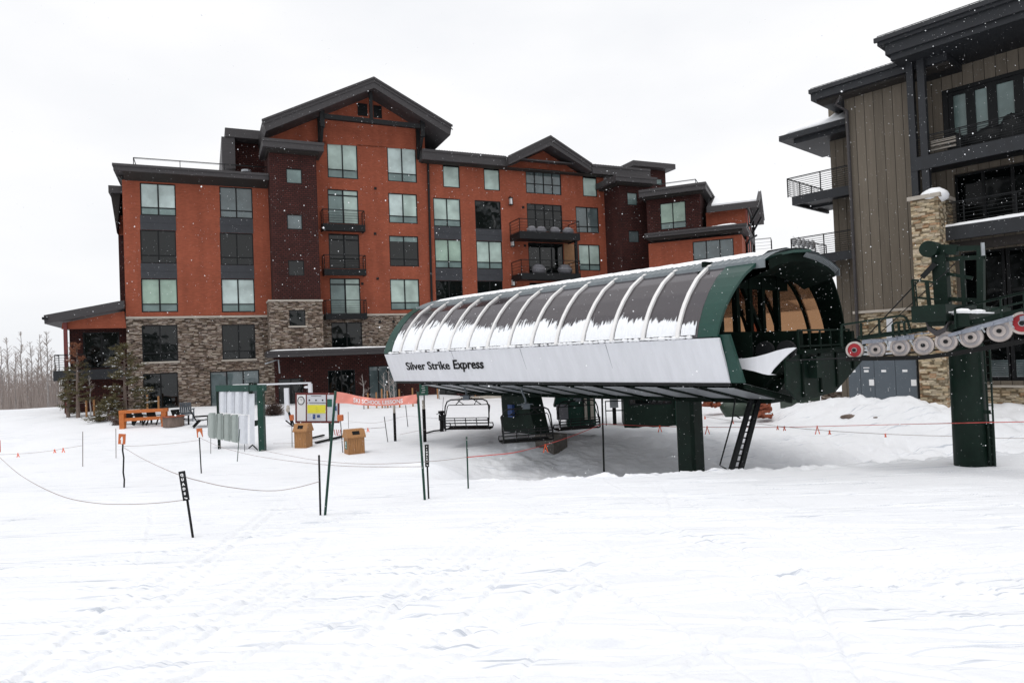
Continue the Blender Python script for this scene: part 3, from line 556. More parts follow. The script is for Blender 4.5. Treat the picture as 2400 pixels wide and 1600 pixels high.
    mb = MB(); mb.box(a[0], b[0]+2, wc, 0, zc-.42, zc); mb.box(a[0]-.05, b[0]+2.05, wc-.06, wc, zc-.15, zc+.03); mb.build('canopy', M['fascia'], R); snow_slab(a[0]+.1, b[0]+1.8, wc+.05, -.1, zc, .14, 'ledge_snow', R, seed=8, n=40)
    q = FA.hit(642, 845, -1.3); mb = MB(); mb.tube([(q[0]-.6, -1.3, q[1]-.2), (q[0], -1.3, q[1]), (q[0]+.3, -1.3, q[1]+.05), (q[0]+.35, -1.3, q[1]-.9)], .05, 6); mb.build('vent_pipe', M['galv'], R)
    # ---- drain pipe
    mb = MB(); q = FA.hit(1003, 377, -.12); p2 = FA.hit(1009, 735, -.12); mb.tube([(u(1003, 352, -.8), -.8, z(1003, 352, -.8)), (q[0], -.12, q[1]), ((q[0]+p2[0])/2, -.12, p2[1])], .09, 8); mb.build('drain_pipe', M['black'], R)
    # ---- wing roof with small gable
    ww = -1.0; a = FA.hit(989, 348, ww); b = FA.hit(1186, 368, ww); c = FA.hit(1388, 386, ww); d = FA.hit(1524, 398, ww); fh = a[1]-z(990, 371, ww)
    zr3 = (a[1]+b[1]+c[1])/3
    mb = MB(); mb.box(a[0], b[0], ww, 1, zr3-fh, zr3); mb.box(c[0], d[0], ww, 1, zr3-fh, zr3); mb.box(a[0], b[0], ww-.06, ww, zr3-.18, zr3+.03); mb.box(c[0], d[0], ww-.06, ww, zr3-.18, zr3+.03)
    mb.hexa([(a[0], ww, zr3-.12), (d[0], ww, zr3-.12), (d[0], 9, zr3+1.2), (a[0], 9, zr3+1.2), (a[0], ww, zr3-.01), (d[0], ww, zr3-.01), (d[0], 9, zr3+1.35), (a[0], 9, zr3+1.35)]); mb.build('wing_roof', M['fascia'], R)
    MB().box(a[0]+.2, d[0], ww+.25, -.01, zr3-fh-.06, zr3-fh-.001).build('soffit', M['soffit'], R)
    wg2 = -1.5; A2 = FA.hit(1290, 318, wg2); L2 = FA.hit(1192, 368, wg2); R2 = FA.hit(1386, 382, wg2); th = A2[1]-z(1290, 341, wg2)
    zl = (L2[1]+R2[1])/2; L2 = (L2[0], zl); R2 = (R2[0], zl)
    mb = MB(); mb.prism([L2, A2, R2, (R2[0], R2[1]-th*.82), (A2[0], A2[1]-th), (L2[0], L2[1]-th*.82)], 'y', wg2, 8)
    step((L2, A2, R2), wg2-.061, -.03, .13); step((L2, A2, R2), wg2-.06, .36, .42); mb.build('gable_roof', M['fascia'], R)
    snow_slab(a[0]+.5, b[0]-.2, ww+.25, 3, zr3+.02, .22, 'roof_snow', R, seed=11, n=30); snow_slab(c[0]+.6, u(1480, 392, ww), ww+.3, 3, zr3+.02, .16, 'roof_snow', R, seed=12, n=20)
    mb = MB()
    for x in range(1030, 1185, 6): q = u(x, 352, ww+.6); mb.box(q-.02, q+.02, ww+.58, ww+.62, zr3, zr3+.26)
    for x in range(1396, 1520, 6): q = u(x, 390, ww+.6); mb.box(q-.02, q+.02, ww+.58, ww+.62, zr3, zr3+.26)
    mb.build('snow_guard', M['black'], R)
    # wing balconies (with covered furniture) and post
    dk, a0, a1, zb_ = balcony(1217.7, 1357, 515, 545, 561, 1.9, bars=5)
    for x, rx in ((1246, .42), (1268, .5), (1300, .5), (1331, .55)): q = u(x, 540, -1.0); MB().ball((q, -1.0, zb_+.3), rx, .4, .38, 10, 6, .06).build('furniture_cover', M['cover'], dk, smooth=True)
    dk, a0, a1, zb_ = balcony(1222, 1359, 609.5, 641, 655, 1.9, bars=5)
    for x, rx in ((1263, .62), (1324, .7)): q = u(x, 630, -1.0); MB().ball((q, -1.0, zb_+.42), rx, .45, .48, 10, 6, .06).build('furniture_cover', M['cover'], dk, smooth=True)
    q = u(1351, 600, -1.7); MB().box(q-.11, q+.11, -1.8, -1.58, z(1351, 720, -1.7), z(1351, 556, -1.7)).build('balcony_post', M['black'], R)
    q0, q1 = u(1322, 600), u(1347, 600); MB().box(q0, q1, -.04, -.002, z(1335, 640), z(1335, 572)).build('wall_panel', M['tan'], R)
    for x, y0, y1 in ((1197, 463, 480), (1201, 560, 577.5), (1203, 653, 670)):
        q = u(x, (y0+y1)/2, -.15); b0, b1 = z(x, y1, -.15), z(x, y0, -.15); mb = MB(); mb.box(q-.14, q+.14, -.3, -.001, b1-.08, b1); mb.box(q-.16, q+.16, -.31, -.001, b0-.02, b0+.03); mb.box(q-.03, q+.03, -.1, -.001, b1, b1+.15)
        for sx in (-.13, .1): mb.box(q+sx, q+sx+.03, -.29, -.26, b0+.03, b1-.08)
        o = mb.build('wall_lamp', M['black'], R); MB().box(q-.1, q+.1, -.25, -.05, b0+.03, b1-.08).build('lamp_glass', M['lamp'], o)
    # wall vents
    for x, y in ((879.5, 442), (879, 548), (885, 653), (1226, 486), (1230, 576), (849, 665), (890, 754), (922, 754)):
        q = FA.hit(x, y); MB().box(q[0]-.09, q[0]+.09, -.06, 0, q[1]-.09, q[1]+.09).build('wall_vent', M['black'], R)
    # ---- right brown tower
    wt = -2.4; t0, t1 = u(1454, 520, wt), u(1540, 520, wt); tz = z(1480, 424, wt)
    TW = [(1470.7,452,1493.7,480.6),(1474,541,1497.8,568),(1478,630,1503,658)]; TH = [(u(a, (b+d)/2, wt), u(c, (b+d)/2, wt), z((a+c)/2, d, wt), z((a+c)/2, b, wt)) for a, b, c, d in TW]
    mb = MB(); wall_holes(mb, t0, t1, zG, tz, TH, w=wt); mb.box(t0, t0+.1, wt+.001, 0, zG, tz); mb.box(t1-.1, t1, wt+.001, 4, zG, tz); mb.build('tower_wall', M['brown'], R)
    for h, p in zip(TH, ('blindg', 'skyglass', 'dark')): window(R, *h, kind='one', pane=p, w=wt, ft=.04)
    we = wt-.9; a = FA.hit(1443.4, 410, we); b = FA.hit(1539, 417, we); zr4 = (a[1]+b[1])/2
    mb = MB(); mb.box(a[0], b[0], we, 0, zr4-.5, zr4); mb.box(a[0]-.04, b[0]+.04, we-.05, we, zr4-.16, zr4+.04); mb.build('tower_roof', M['fascia'], R)
    MB().box(a[0]+.3, b[0]-.2, we+.3, -.01, zr4-.62, zr4-.501).build('soffit', M['soffit'], R)
    # ---- penthouse far behind
    wp = 3; a = FA.hit(1484, 374.7, wp); b = FA.hit(1583, 385.5, wp); zp = (a[1]+b[1])/2
    MB().box(a[0], b[0], wp, wp+5, zp-.5, zp).build('penthouse_roof', M['fascia'], R)
    MB().box(a[0]+1, u(1560, 420, wp+.9), wp+.9, wp+5, zt, zp-.5).build('penthouse_wall', M['brown'], R)
    h = (u(1538, 426, wp+.88), u(1551, 426, wp+.88), z(1545, 434, wp+.88), z(1545, 420, wp+.88)); window(R, *h, kind='one', pane='blindg', w=wp+.8, ft=.04)
    # ---- low wing at the far left with its sloping roof, balcony and post
    wl = 1.2; wf = .0
    p = [FA.hit(107, 740, wf), FA.hit(279, 707.5, wf), FA.hit(293, 706, wf), FA.hit(293, 724, wf), FA.hit(145, 754, wf), FA.hit(109, 760, wf)]
    mb = MB(); mb.prism(p, 'y', wf-.6, 9); mb.build('low_roof', M['fascia'], R)
    gq = FA.hit(101, 745, -.6); MB().box(gq[0]-.05, gq[0]+.25, -.7, 8.9, gq[1]-.1, gq[1]+.05).build('gutter', M['black'], R)
    l0 = u(147, 800, wl); zb3 = z(200, 770, wf); mb = MB(); P4 = [FA.hit(146, 757, wf), FA.hit(291, 729, wf), (uL, zb3), (u(144, 769, wf), zb3)]; mb.prism([(q[0], q[1]) for q in P4], 'y', wf+.0, wf+.25); mb.build('low_wall', M['orange'], R)
    zd0 = z(200, 866, -.4); zd1 = z(200, 890, -.4); hw = (u(195, 820, wl), u(281, 820, wl), z(240, 862, wl), z(240, 778, wl))
    mb = MB(); wall_holes(mb, u(163, 800, wl), uL, zG, zb3+.2, [hw], w=wl); mb.box(u(163, 800, wl), u(163, 800, wl)+.1, wl, 9, zG, zb3+.2); mb.build('low_wall', M['brown'], R); window(R, *hw, kind='two', pane='dark', w=wl)
    b0 = u(124, 860, -.4); mb = MB(); mb.box(b0, uL-.02, -.4, wl, zd1, zd0); d_ = mb.build('balcony', M['bluesteel'], R)
    mb = MB(); rt = z(150, 831, -.4); railing(mb, [(b0+.1, 1), (b0+.1, -.35), (u(200, 850, -.4), -.35)], zd0, rt-zd0, 7, 1.2, .018); mb.build('railing', M['black'], d_)
    q = u(154, 800, -.2); MB().box(q-.1, q+.1, -.3, -.1, zG, zb3+.4).build('post', M['darkred'], R)
    mb = MB(); mb.box(u(150, 930, .6), uL-.01, .6, wl, zG, zd1); mb.build('base_wall', M['brown'], R)
    return R
lodge()

def annex():
    """angled right-hand end of the lodge (frame B)"""
    P = at(1640, 545, 56.0); FB = Frame(P, 180-67); FB.O.z = 0; u, z = FB.u, FB.z
    R = thing('lodge_annex', 'stepped annex of the red lodge with snowy end gable behind the lift canopy', 'building', FB.O, FB.th)
    zG = -4.5
    def face(name, mat, x0, x1, yt, yb, w, wins=(), back=6, zb=None, zt=None):
        a, b = u(x0, (yt+yb)/2, w), u(x1, (yt+yb)/2, w); zt = z((x0+x1)/2, yt, w) if zt is None else zt; zb_ = z((x0+x1)/2, yb, w) if zb is None else zb
        hs = [(u(q[0], (q[1]+q[3])/2, w), u(q[2], (q[1]+q[3])/2, w), z((q[0]+q[2])/2, q[3], w), z((q[0]+q[2])/2, q[1], w)) for q in wins]
        mb = MB(); wall_holes(mb, a, b, zb_, zt, hs, w=w); mb.box(b-.12, b, w+.001, w+back, zb_, zt); mb.box(a, a+.1, w+.001, w+back, zb_, zt); mb.box(a+.1, b-.12, w+.4, w+back, zb_, zt); mb.build(name, M[mat], R)
        for h, q in zip(hs, wins): window(R, *h, kind=q[4], pane=q[5], w=w, ft=.06)
        return a, b, zb_, zt
    # upper brown block
    a, b, zb, zt = face('brown_wall', 'brown', 1516, 1642, 448, 552, 0, [(1547.3, 474, 1607.3, 536, 'std', 'blind')], 7)
    wo = -.9; c = FB.hit(1497, 450, wo); d = FB.hit(1653, 424.5, wo); zr = (c[1]+d[1])/2; e0 = c[0]; e1 = d[0]
    mb = MB(); mb.box(e0, e1, wo, 8, zr-.55, zr); mb.box(e0, e1+.04, wo-.06, wo, zr-.17, zr+.04); mb.box(e1, e1+.05, wo, 8, zr-.17, zr+.04); mb.build('brown_roof', M['fascia'], R)
    MB().box(e0+.2, e1-.3, wo+.3, -.001, zr-.7, zr-.551).build('soffit', M['soffit'], R)
    mb = MB(); r0_, r1_ = u(1535, 440, 1), u(1630, 424, 1); railing(mb, [(r0_, 1), (r1_, 1), (r1_, 5)], zr, .8, 3, 2.5); mb.build('railing', M['black'], R); snow_slab(r0_, e1-.5, .1, 5, zr, .2, 'roof_snow', R, seed=21)
    # lower orange block in front
    wf = -2.2; a2, b2, _, zt2 = face('orange_wall', 'orange', 1522, 1742, 560, 700, wf, [(1624, 562, 1720, 616, 'threeb', 'skyglass')], 9)
    wo = wf-.8; c = FB.hit(1510.5, 546, wo); d = FB.hit(1748.6, 526, wo); zr2 = (c[1]+d[1])/2
    mb = MB(); mb.box(c[0], d[0], wo, 7, zr2-.32, zr2); mb.box(c[0], d[0]+.04, wo-.05, wo, zr2-.12, zr2+.03); mb.box(d[0], d[0]+.05, wo, 7, zr2-.12, zr2+.03); mb.build('lower_roof', M['fascia'], R)
    MB().box(c[0]+.2, d[0]-.3, wo+.2, wf, zr2-.5, zr2-.321).build('soffit', M['soffit'], R)
    snow_slab(u(1660, 530, wf), d[0]-.4, wo+.15, .5, zr2, .22, 'roof_snow', R, seed=22); MB().ball((u(1702, 528, -1), -1, zr2+.05), 1.3, .8, .4, 12, 6, .05).build('roof_snow', M['snowcap'], R, smooth=True)
    # end block with the snowy gable roof
    w3 = 1.0; a3, b3 = u(1655, 515, w3), u(1747, 515, w3); mb = MB(); z3 = z(1700, 494, w3); mb.box(a3, b3, w3, w3+9, zr2, z3); mb.build('upper_wall', M['orange'], R)
    we = w3-.8; E0 = FB.hit(1665.7, 481.5, we); E1 = FB.hit(1777, 472.5, we); ze = (E0[1]+E1[1])/2; wr = 4.6; zrd = z(1790, 447, wr); eL = u(1655, 470, we)
    p = [(we, ze), (wr, zrd), (2*wr-we, ze), (2*wr-we, ze-.5), (wr, zrd-.55), (we, ze-.5)]
    mb = MB(); mb.prism(p, 'x', eL, E1[0]); mb.prism([(we-.05, ze+.03), (wr, zrd+.04), (2*wr-we+.05, ze+.03), (2*wr-we, ze-.15), (wr, zrd-.16), (we, ze-.15)], 'x', E1[0], E1[0]+.07); mb.build('gable_roof', M['fascia'], R)
    mb = MB(); mb.prism([(we+.1, ze+.02), (wr, zrd+.02), (wr, zrd+.25), (we+.1, ze+.17)], 'x', eL+.4, E1[0]-.15); mb.build('roof_snow', M['snowcap'], R)
    mb = MB(); mb.box(b3-.01, b3+.1, w3+.4, wr*2-w3-.2, zG, z3+.2); mb.add([(b3+.1, w3+.4, z3+.2), (b3+.1, 2*wr-w3, z3+.2), (b3+.1, wr, zrd-.6)], [(0, 1, 2)]); mb.build('end_wall', M['pinkwall'], R)
    mb = MB()
    for k in range(3): mb.box(b3+.1, b3+.16, w3+1.2, w3+2.0, zr2-2.5+k*3-2.8, zr2-2.5+k*3-.9); mb.box(b3+.1, b3+.16, w3+4, w3+5.5, zr2-2.5+k*3-2.8, zr2-2.5+k*3-.9)
    mb.build('window', M['wframe'], R)
    mb = MB()
    for q in (w3+1.5, wr*2-w3-1.5): mb.bar((b3+.1, q, z3-1.3), (E1[0]-.1, q, ze-.2), .16, .16)
    mb.bar((b3+.2, w3, z3+.1), (b3+.2, 2*wr-w3, z3+.1), .14, .2); mb.box(b3+.1, b3+.3, 2*wr-w3-.6, 2*wr-w3-.3, zG, z3); mb.build('eave_bracket', M['black'], R)
    q = FB.hit(1764, 548, wo); mb = MB(); mb.tube([(b2+.9, wf+3.5, zr2-.35), (b2+.35, wf+2.6, zr2-.8), (b2+.2, wf+2.4, zr2-1.2), (b2+.2, wf+2.4, zG)], .08, 8); mb.build('drain_pipe', M['black'], R)
    mb = MB(); railing(mb, [(b3+.2, 9), (b3+1.6, 9), (b3+1.6, 11)], z(1790, 600, 9), 1.6, 6, 1.0); mb.build('railing', M['black'], R)
annex()

# ================================================================== BROWN BOARD BUILDING (frame C)
def chalet():
    u, z = FC.u, FC.z; th = FC.th
    R = thing('apartment_building', 'brown board-sided building with dark timber posts, balconies and stone pillar', 'building', FC.O, th)
    zG = -3.9
    # front siding bay
    a, b = u(1991, 480), u(2142, 480); zl = z(2070, 725); zt = z(2050, 190)
    mb = MB(); mb.box(a, b, 0, 8, zl, zt); mb.build('siding_wall', M['siding'], R)
    MB().box(a-.06, b, -.1, 8, zl-.12, zl).build('ledge', M['trim'], R); MB().box(a, b, .05, 8, zG, zl-.12).build('stone_wall', M['tanstone'], R)
    mb = MB(); q = u(1975, 300, -.1); x1 = u(1999, 480, -.1); zz = z(1990, 940, -.1)
    mb.tube([(u(1971, 225, -.7), -.7, z(1971, 225, -.7)), (x1-.35, -.6, z(1975, 240, -.6)), (x1-.06, -.12, z(1985, 262)), (x1-.06, -.12, zz)], .075, 8); mb.build('drain_pipe', M['fascia'], R)
    # lower roof over that bay
    wo = -.9; p0 = FC.hit(1899, 208, wo); p1 = FC.hit(2127, 147, wo); zr = (p0[1]+p1[1])/2; e1 = p1[0]+1.5
    mb = MB(); mb.box(p0[0], e1, wo, 7, zr-.5, zr); mb.box(p0[0]-.05, e1, wo-.12, wo, zr-.16, zr+.03); mb.box(p0[0]-.05, p0[0], wo, 7, zr-.16, zr+.03); mb.build('lower_roof', M['bluesteel'], R)
    MB().box(p0[0]+.2, e1, wo+.2, -.001, zr-.62, zr-.501).build('soffit', M['soffit'], R)
    mb = MB(); mb.bar((p0[0], wo+.05, zr+.12), (e1, wo+.05, zr+.12), .02, .02)
    for i in range(30): x = p0[0]+i*(e1-p0[0])/29; mb.box(x-.012, x+.012, wo+.04, wo+.06, zr, zr+.12)
    mb.build('snow_guard', M['black'], R)
    xs = u(1955, 190, 1.2); s = snow_slab(xs, u(2105, 150, 1.2), -.2, 4.5, zr, .95, 'roof_snow', R, n=16, seed=31); 
    # set-back wall with stacked balconies at the left
    wb = 2.4; c = u(1943, 300, wb); MB().box(c, a+.5, wb, 9, zG, z(1960, 236, wb)).build('siding_wall', M['siding'], R)
    cw = 1.0
    def bal(x0, yt, yb, yf, snow=False):
        q = FC.hit(x0, yb, cw); zt_ = z(x0, yt, cw); zf = z(x0+10, yf, cw); m_ = MB(); x1_ = a-.03
        m_.box(q[0]+.25, x1_, cw+.1, cw+4.2, zf+.05, q[1]-.02); m_.box(q[0]+.2, x1_, cw, cw+.12, zf-.12, q[1]); m_.box(q[0]+.2, q[0]+.32, cw+.12, cw+4.2, zf-.12, q[1]); m_.box(q[0]+.2, x1_, cw+2, cw+2.15, zf-.08, zf+.05)
        d = m_.build('balcony', M['bluesteel'], R); m_ = MB(); railing(m_, [(x1_, cw), (q[0], cw), (q[0], cw+4.2)], q[1], zt_-q[1], 9, 1.5, .014); m_.build('railing', M['black'], d)
        if snow:
            for k in range(5): MB().ball((q[0]+.0, cw+.3+k*.55, zt_+.0-.1), .12, .22, .26, 8, 5, .15).build('clinging_snow', M['snowcap'], d, smooth=True)
        return q
    bal(1847, 419, 463, 476); bal(1856, 560, 604, 617, True)
    q = FC.hit(1825, 320, cw-.2); zc = z(1850, 341, cw-.2); zc1 = q[1]
    mb = MB(); mb.box(q[0], a-.02, cw-.2, cw+5.0, zc1-.28, zc1); mb.box(q[0]+.6, a-.02, cw+.2, cw+4.6, zc1-.5, zc1-.281); mb.build('canopy', M['bluesteel'], R); snow_slab(q[0]+.3, a-.3, cw-.1, cw+4.4, zc1, .75, 'roof_snow', R, seed=33)
    # twin posts
    wp = -1.1
    for x0, x1 in ((2129.5, 2145), (2155, 2172)):
        q0, q1 = u(x0, 300, wp), u(x1, 300, wp); MB().box(q0, q1, wp, wp+.28, z(2150, 470, wp), z(2150, 118, wp)).build('timber_post', M['bluesteel'], R)
    # recessed bay
    wr = 1.2; r0 = b; r1 = r0+13; zU = z(2300, 92, wr)
    def hole(x0, y0, x1, y1, w): return (u(x0, y0, w), u(x1, y1, w), z(x1, y1, w), z(x0, y0, w))
    f3 = z(2230, 340, wr)                       # top balcony floor level
    Hs = [(u(2220, 300, wr), u(2410, 250, wr), f3, z(2300, 197, wr))]
    zm_t = z(2260, 405, wr); zm_b = z(2260, 545, wr); Hs.append((u(2236, 450, wr), r1-.5, zm_b, zm_t))
    zl_t = z(2270, 590, wr); zl_b = z(2345, 884, wr); Hs.append((u(2255, 700, wr), r1-.5, zl_b-.15, zl_t))
    zsl = z(2340, 902, wr)
    mb = MB(); wall_holes(mb, r0-.3, r1, zsl, zU, Hs, w=wr, depth=.3); mb.build('siding_wall', M['siding'], R)
    mb = MB(); mb.box(r0-.2, r1, wr+.02, wr+.4, zG, zsl-.001); mb.build('stone_wall', M['tanstone'], R); MB().box(r0-.2, r1, wr-.1, wr+.1, zsl-.1, zsl).build('ledge', M['trim'], R)
    mb = MB(); mb.box(r0-.3, r1, wr+.9, wr+8, zG, zU); mb.build('rear_walls', M['soffit'], R)
    mb = MB(); mb.box(r0, r0+.12, .001, wr, zl, zU+.5); mb.build('siding_wall', M['siding'], R)
    # top doors: heavy dark surround and four leaves
    h = Hs[0]; mb = MB(); n = 4; W_ = (h[1]-h[0])
    mb.box(h[0]-.12, h[1]+.1, wr-.05, wr+.1, h[3]-.02, h[3]+.14); mb.box(h[0]-.12, h[0]+.08, wr-.05, wr+.1, h[2], h[3])
    st = [0, .275, .56, .86]
    xs_ = [2220, 2271, 2322, 2386]; fr = None
    for i, x in enumerate(xs_): q = u(x+4.5, 270, wr); mb.box(q-.17, q+.17, wr+.0, wr+.2, h[2], h[3])
    mb.box(h[0], h[1], wr+.02, wr+.18, h[3]-.18, h[3]); mb.box(h[0], h[1], wr+.02, wr+.18, h[2], h[2]+.3)
    fr = mb.build('balcony_door', M['wframe'], R); MB().box(h[0], h[1], wr+.1, wr+.12, h[2], h[3]).build('pane', M['blindg'], fr)
    # upper balcony
    wbal = -1.0
    def deck(yl, th_, name='balcony'):
        m_ = MB(); zz = z(2240, yl, wbal); m_.box(r0+.35, r1, wbal, wr-.001, zz-th_, zz); m_.box(r0+.3, r1, wbal-.12, wbal, zz-th_-.25, zz+.02); return m_.build(name, M['bluesteel'], R), zz
    d, z0 = deck(352, .3); m_ = MB(); railing(m_, [(r0+.35, wbal+.05), (r1, wbal+.05)], z0, z(2180, 302, wbal)-z(2180, 352, wbal), 9, 1.7, .014); m_.build('railing', M['black'], d)
    m_ = MB(); q0, q1 = u(2183, 330, wbal+.5), u(2241, 320, wbal+.5)
    for k in range(3): m_.box(q0, q1, wbal+.4, wbal+.46, z0+.28+.16*k, z0+.38+.16*k)
    m_.build('slat_screen', M['trim'], d)
    for x, w_, hh in ((2240, .35, .75), (2318, .8, .75), (2375, .6, 1.15)): q = u(x, 330, wbal+.9); MB().ball((q, wbal+.9, z0+.4), w_, .4, hh*.7, 10, 6, .1).build('furniture_cover', M['black'], d, smooth=True)
    # middle balcony with snow on its edge
    d, z1_ = deck(531, .3); m_ = MB(); railing(m_, [(r0+.35, wbal+.05), (r1, wbal+.05)], z1_, 1.05, 7, 1.7, .012); m_.build('railing', M['black'], d)
    snow_slab(r0+.5, r1, wbal-.11, wbal+.3, z1_+.02, .16, 'clinging_snow', R, seed=37, n=60)
    MB().box(r0+.2, r1, wbal+.3, wbal+.62, z(2300, 572, wbal+.3)-.16, z(2300, 560, wbal+.3)+.0).build('timber_beam', M['soffit'], R)
    # windows in mid and low bays
    h = Hs[1]; window(R, h[0], h[0]+3.2, h[2], h[3], 'three', 'deep', wr+.15, .1); window(R, h[0]+3.25, h[1], h[2], h[3], 'four', 'deep', wr+.15, .1)
    h = Hs[2]; mb = MB(); fr = window(R, h[0], h[0]+1.6, h[2], h[3], 'one', 'deep', wr+.15, .1); fr = window(R, h[0]+1.65, h[1], h[2], h[3], 'four', 'deep', wr+.15, .14)
    for x0, x1 in ((2286, 2299), (2324, 2363), (2382, 2425)):
        q0, q1 = u(x0, 860, wr+.1), u(x1, 860, wr+.1); t0_, t1_ = z(2345, 883, wr+.1), z(2345, 845, wr+.1); m_ = MB(); m_.box(q0, q1, wr+.13, wr+.15, t0_, t1_)
        for k in range(9): zz = t0_+(t1_-t0_)*(k+.5)/9; m_.hexa([(q0, wr+.09, zz), (q1, wr+.09, zz), (q1, wr+.13, zz+.05), (q0, wr+.13, zz+.05), (q0, wr+.09, zz+.02), (q1, wr+.09, zz+.02), (q1, wr+.13, zz+.07), (q0, wr+.13, zz+.07)])
        m_.build('blind', M['skyglass'], fr)
    # upper roof: wide overhang with stepped edge and knee beams
    wu = -2.3; p0 = FC.hit(2055, 91, wu); p1 = FC.hit(2328, 0, wu); zr = (p0[1]+p1[1])/2; e0 = p0[0]
    mb = MB(); mb.box(e0+.25, r1, wu+.15, 9, zr-.75, zr-.3); mb.box(e0, r1, wu, 9, zr-.3, zr); mb.box(e0-.1, r1, wu-.12, wu, zr-.16, zr+.03); mb.box(e0+.4, r1, wu+.3, 9, zr-1.0, zr-.751); mb.build('upper_roof', M['bluesteel'], R)
    mb = MB(); mb.bar((e0, wu+.05, zr+.13), (r1, wu+.05, zr+.13), .025, .025)
    for i in range(40): x = e0+i*(r1-e0)/39; mb.box(x-.012, x+.012, wu+.04, wu+.06, zr, zr+.13)
    mb.build('snow_guard', M['black'], R)
    zbm = z(2170, 126, wp); mb = MB(); mb.box(r0+.3, r1, wp-.02, wp+.3, zbm-.0, zbm+.5); mb.build('timber_beam', M['bluesteel'], R)
    MB().box(r0, r1, wp+.3, wr, zU-.02, zU+.1).build('soffit', M['soffit'], R)
    # stone pillar
    wq = -1.9; q0, q1 = u(2140, 600, wq), u(2205, 600, wq); zt_ = z(2165, 466, wq); mb = MB(); mb.box(q0, q1, wq, 0, zG, zt_); mb.build('stone_pillar', M['tanstone'], R)
    mb = MB(); mb.box(q0-.1, q1+.1, wq-.1, .1, zt_, zt_+.16); o = mb.build('pillar_cap', M['trim'], R); MB().ball(((q0+q1)/2+.25, wq+.5, zt_+.14), .55, .6, .32, 12, 6, .08).build('snow_cap', M['snowcap'], o, smooth=True)
    q0, q1 = u(2160, 850, wr-.3), u(2214, 850, wr-.3); 
    mb = MB(); x = u(2218, 850, wq+.3); mb.tube([(x, wq+.2, zG), (x, wq+.2, z(2218, 560, wq))], .07, 8); mb.build('drain_pipe', M['black'], R)
    return R
chalet()

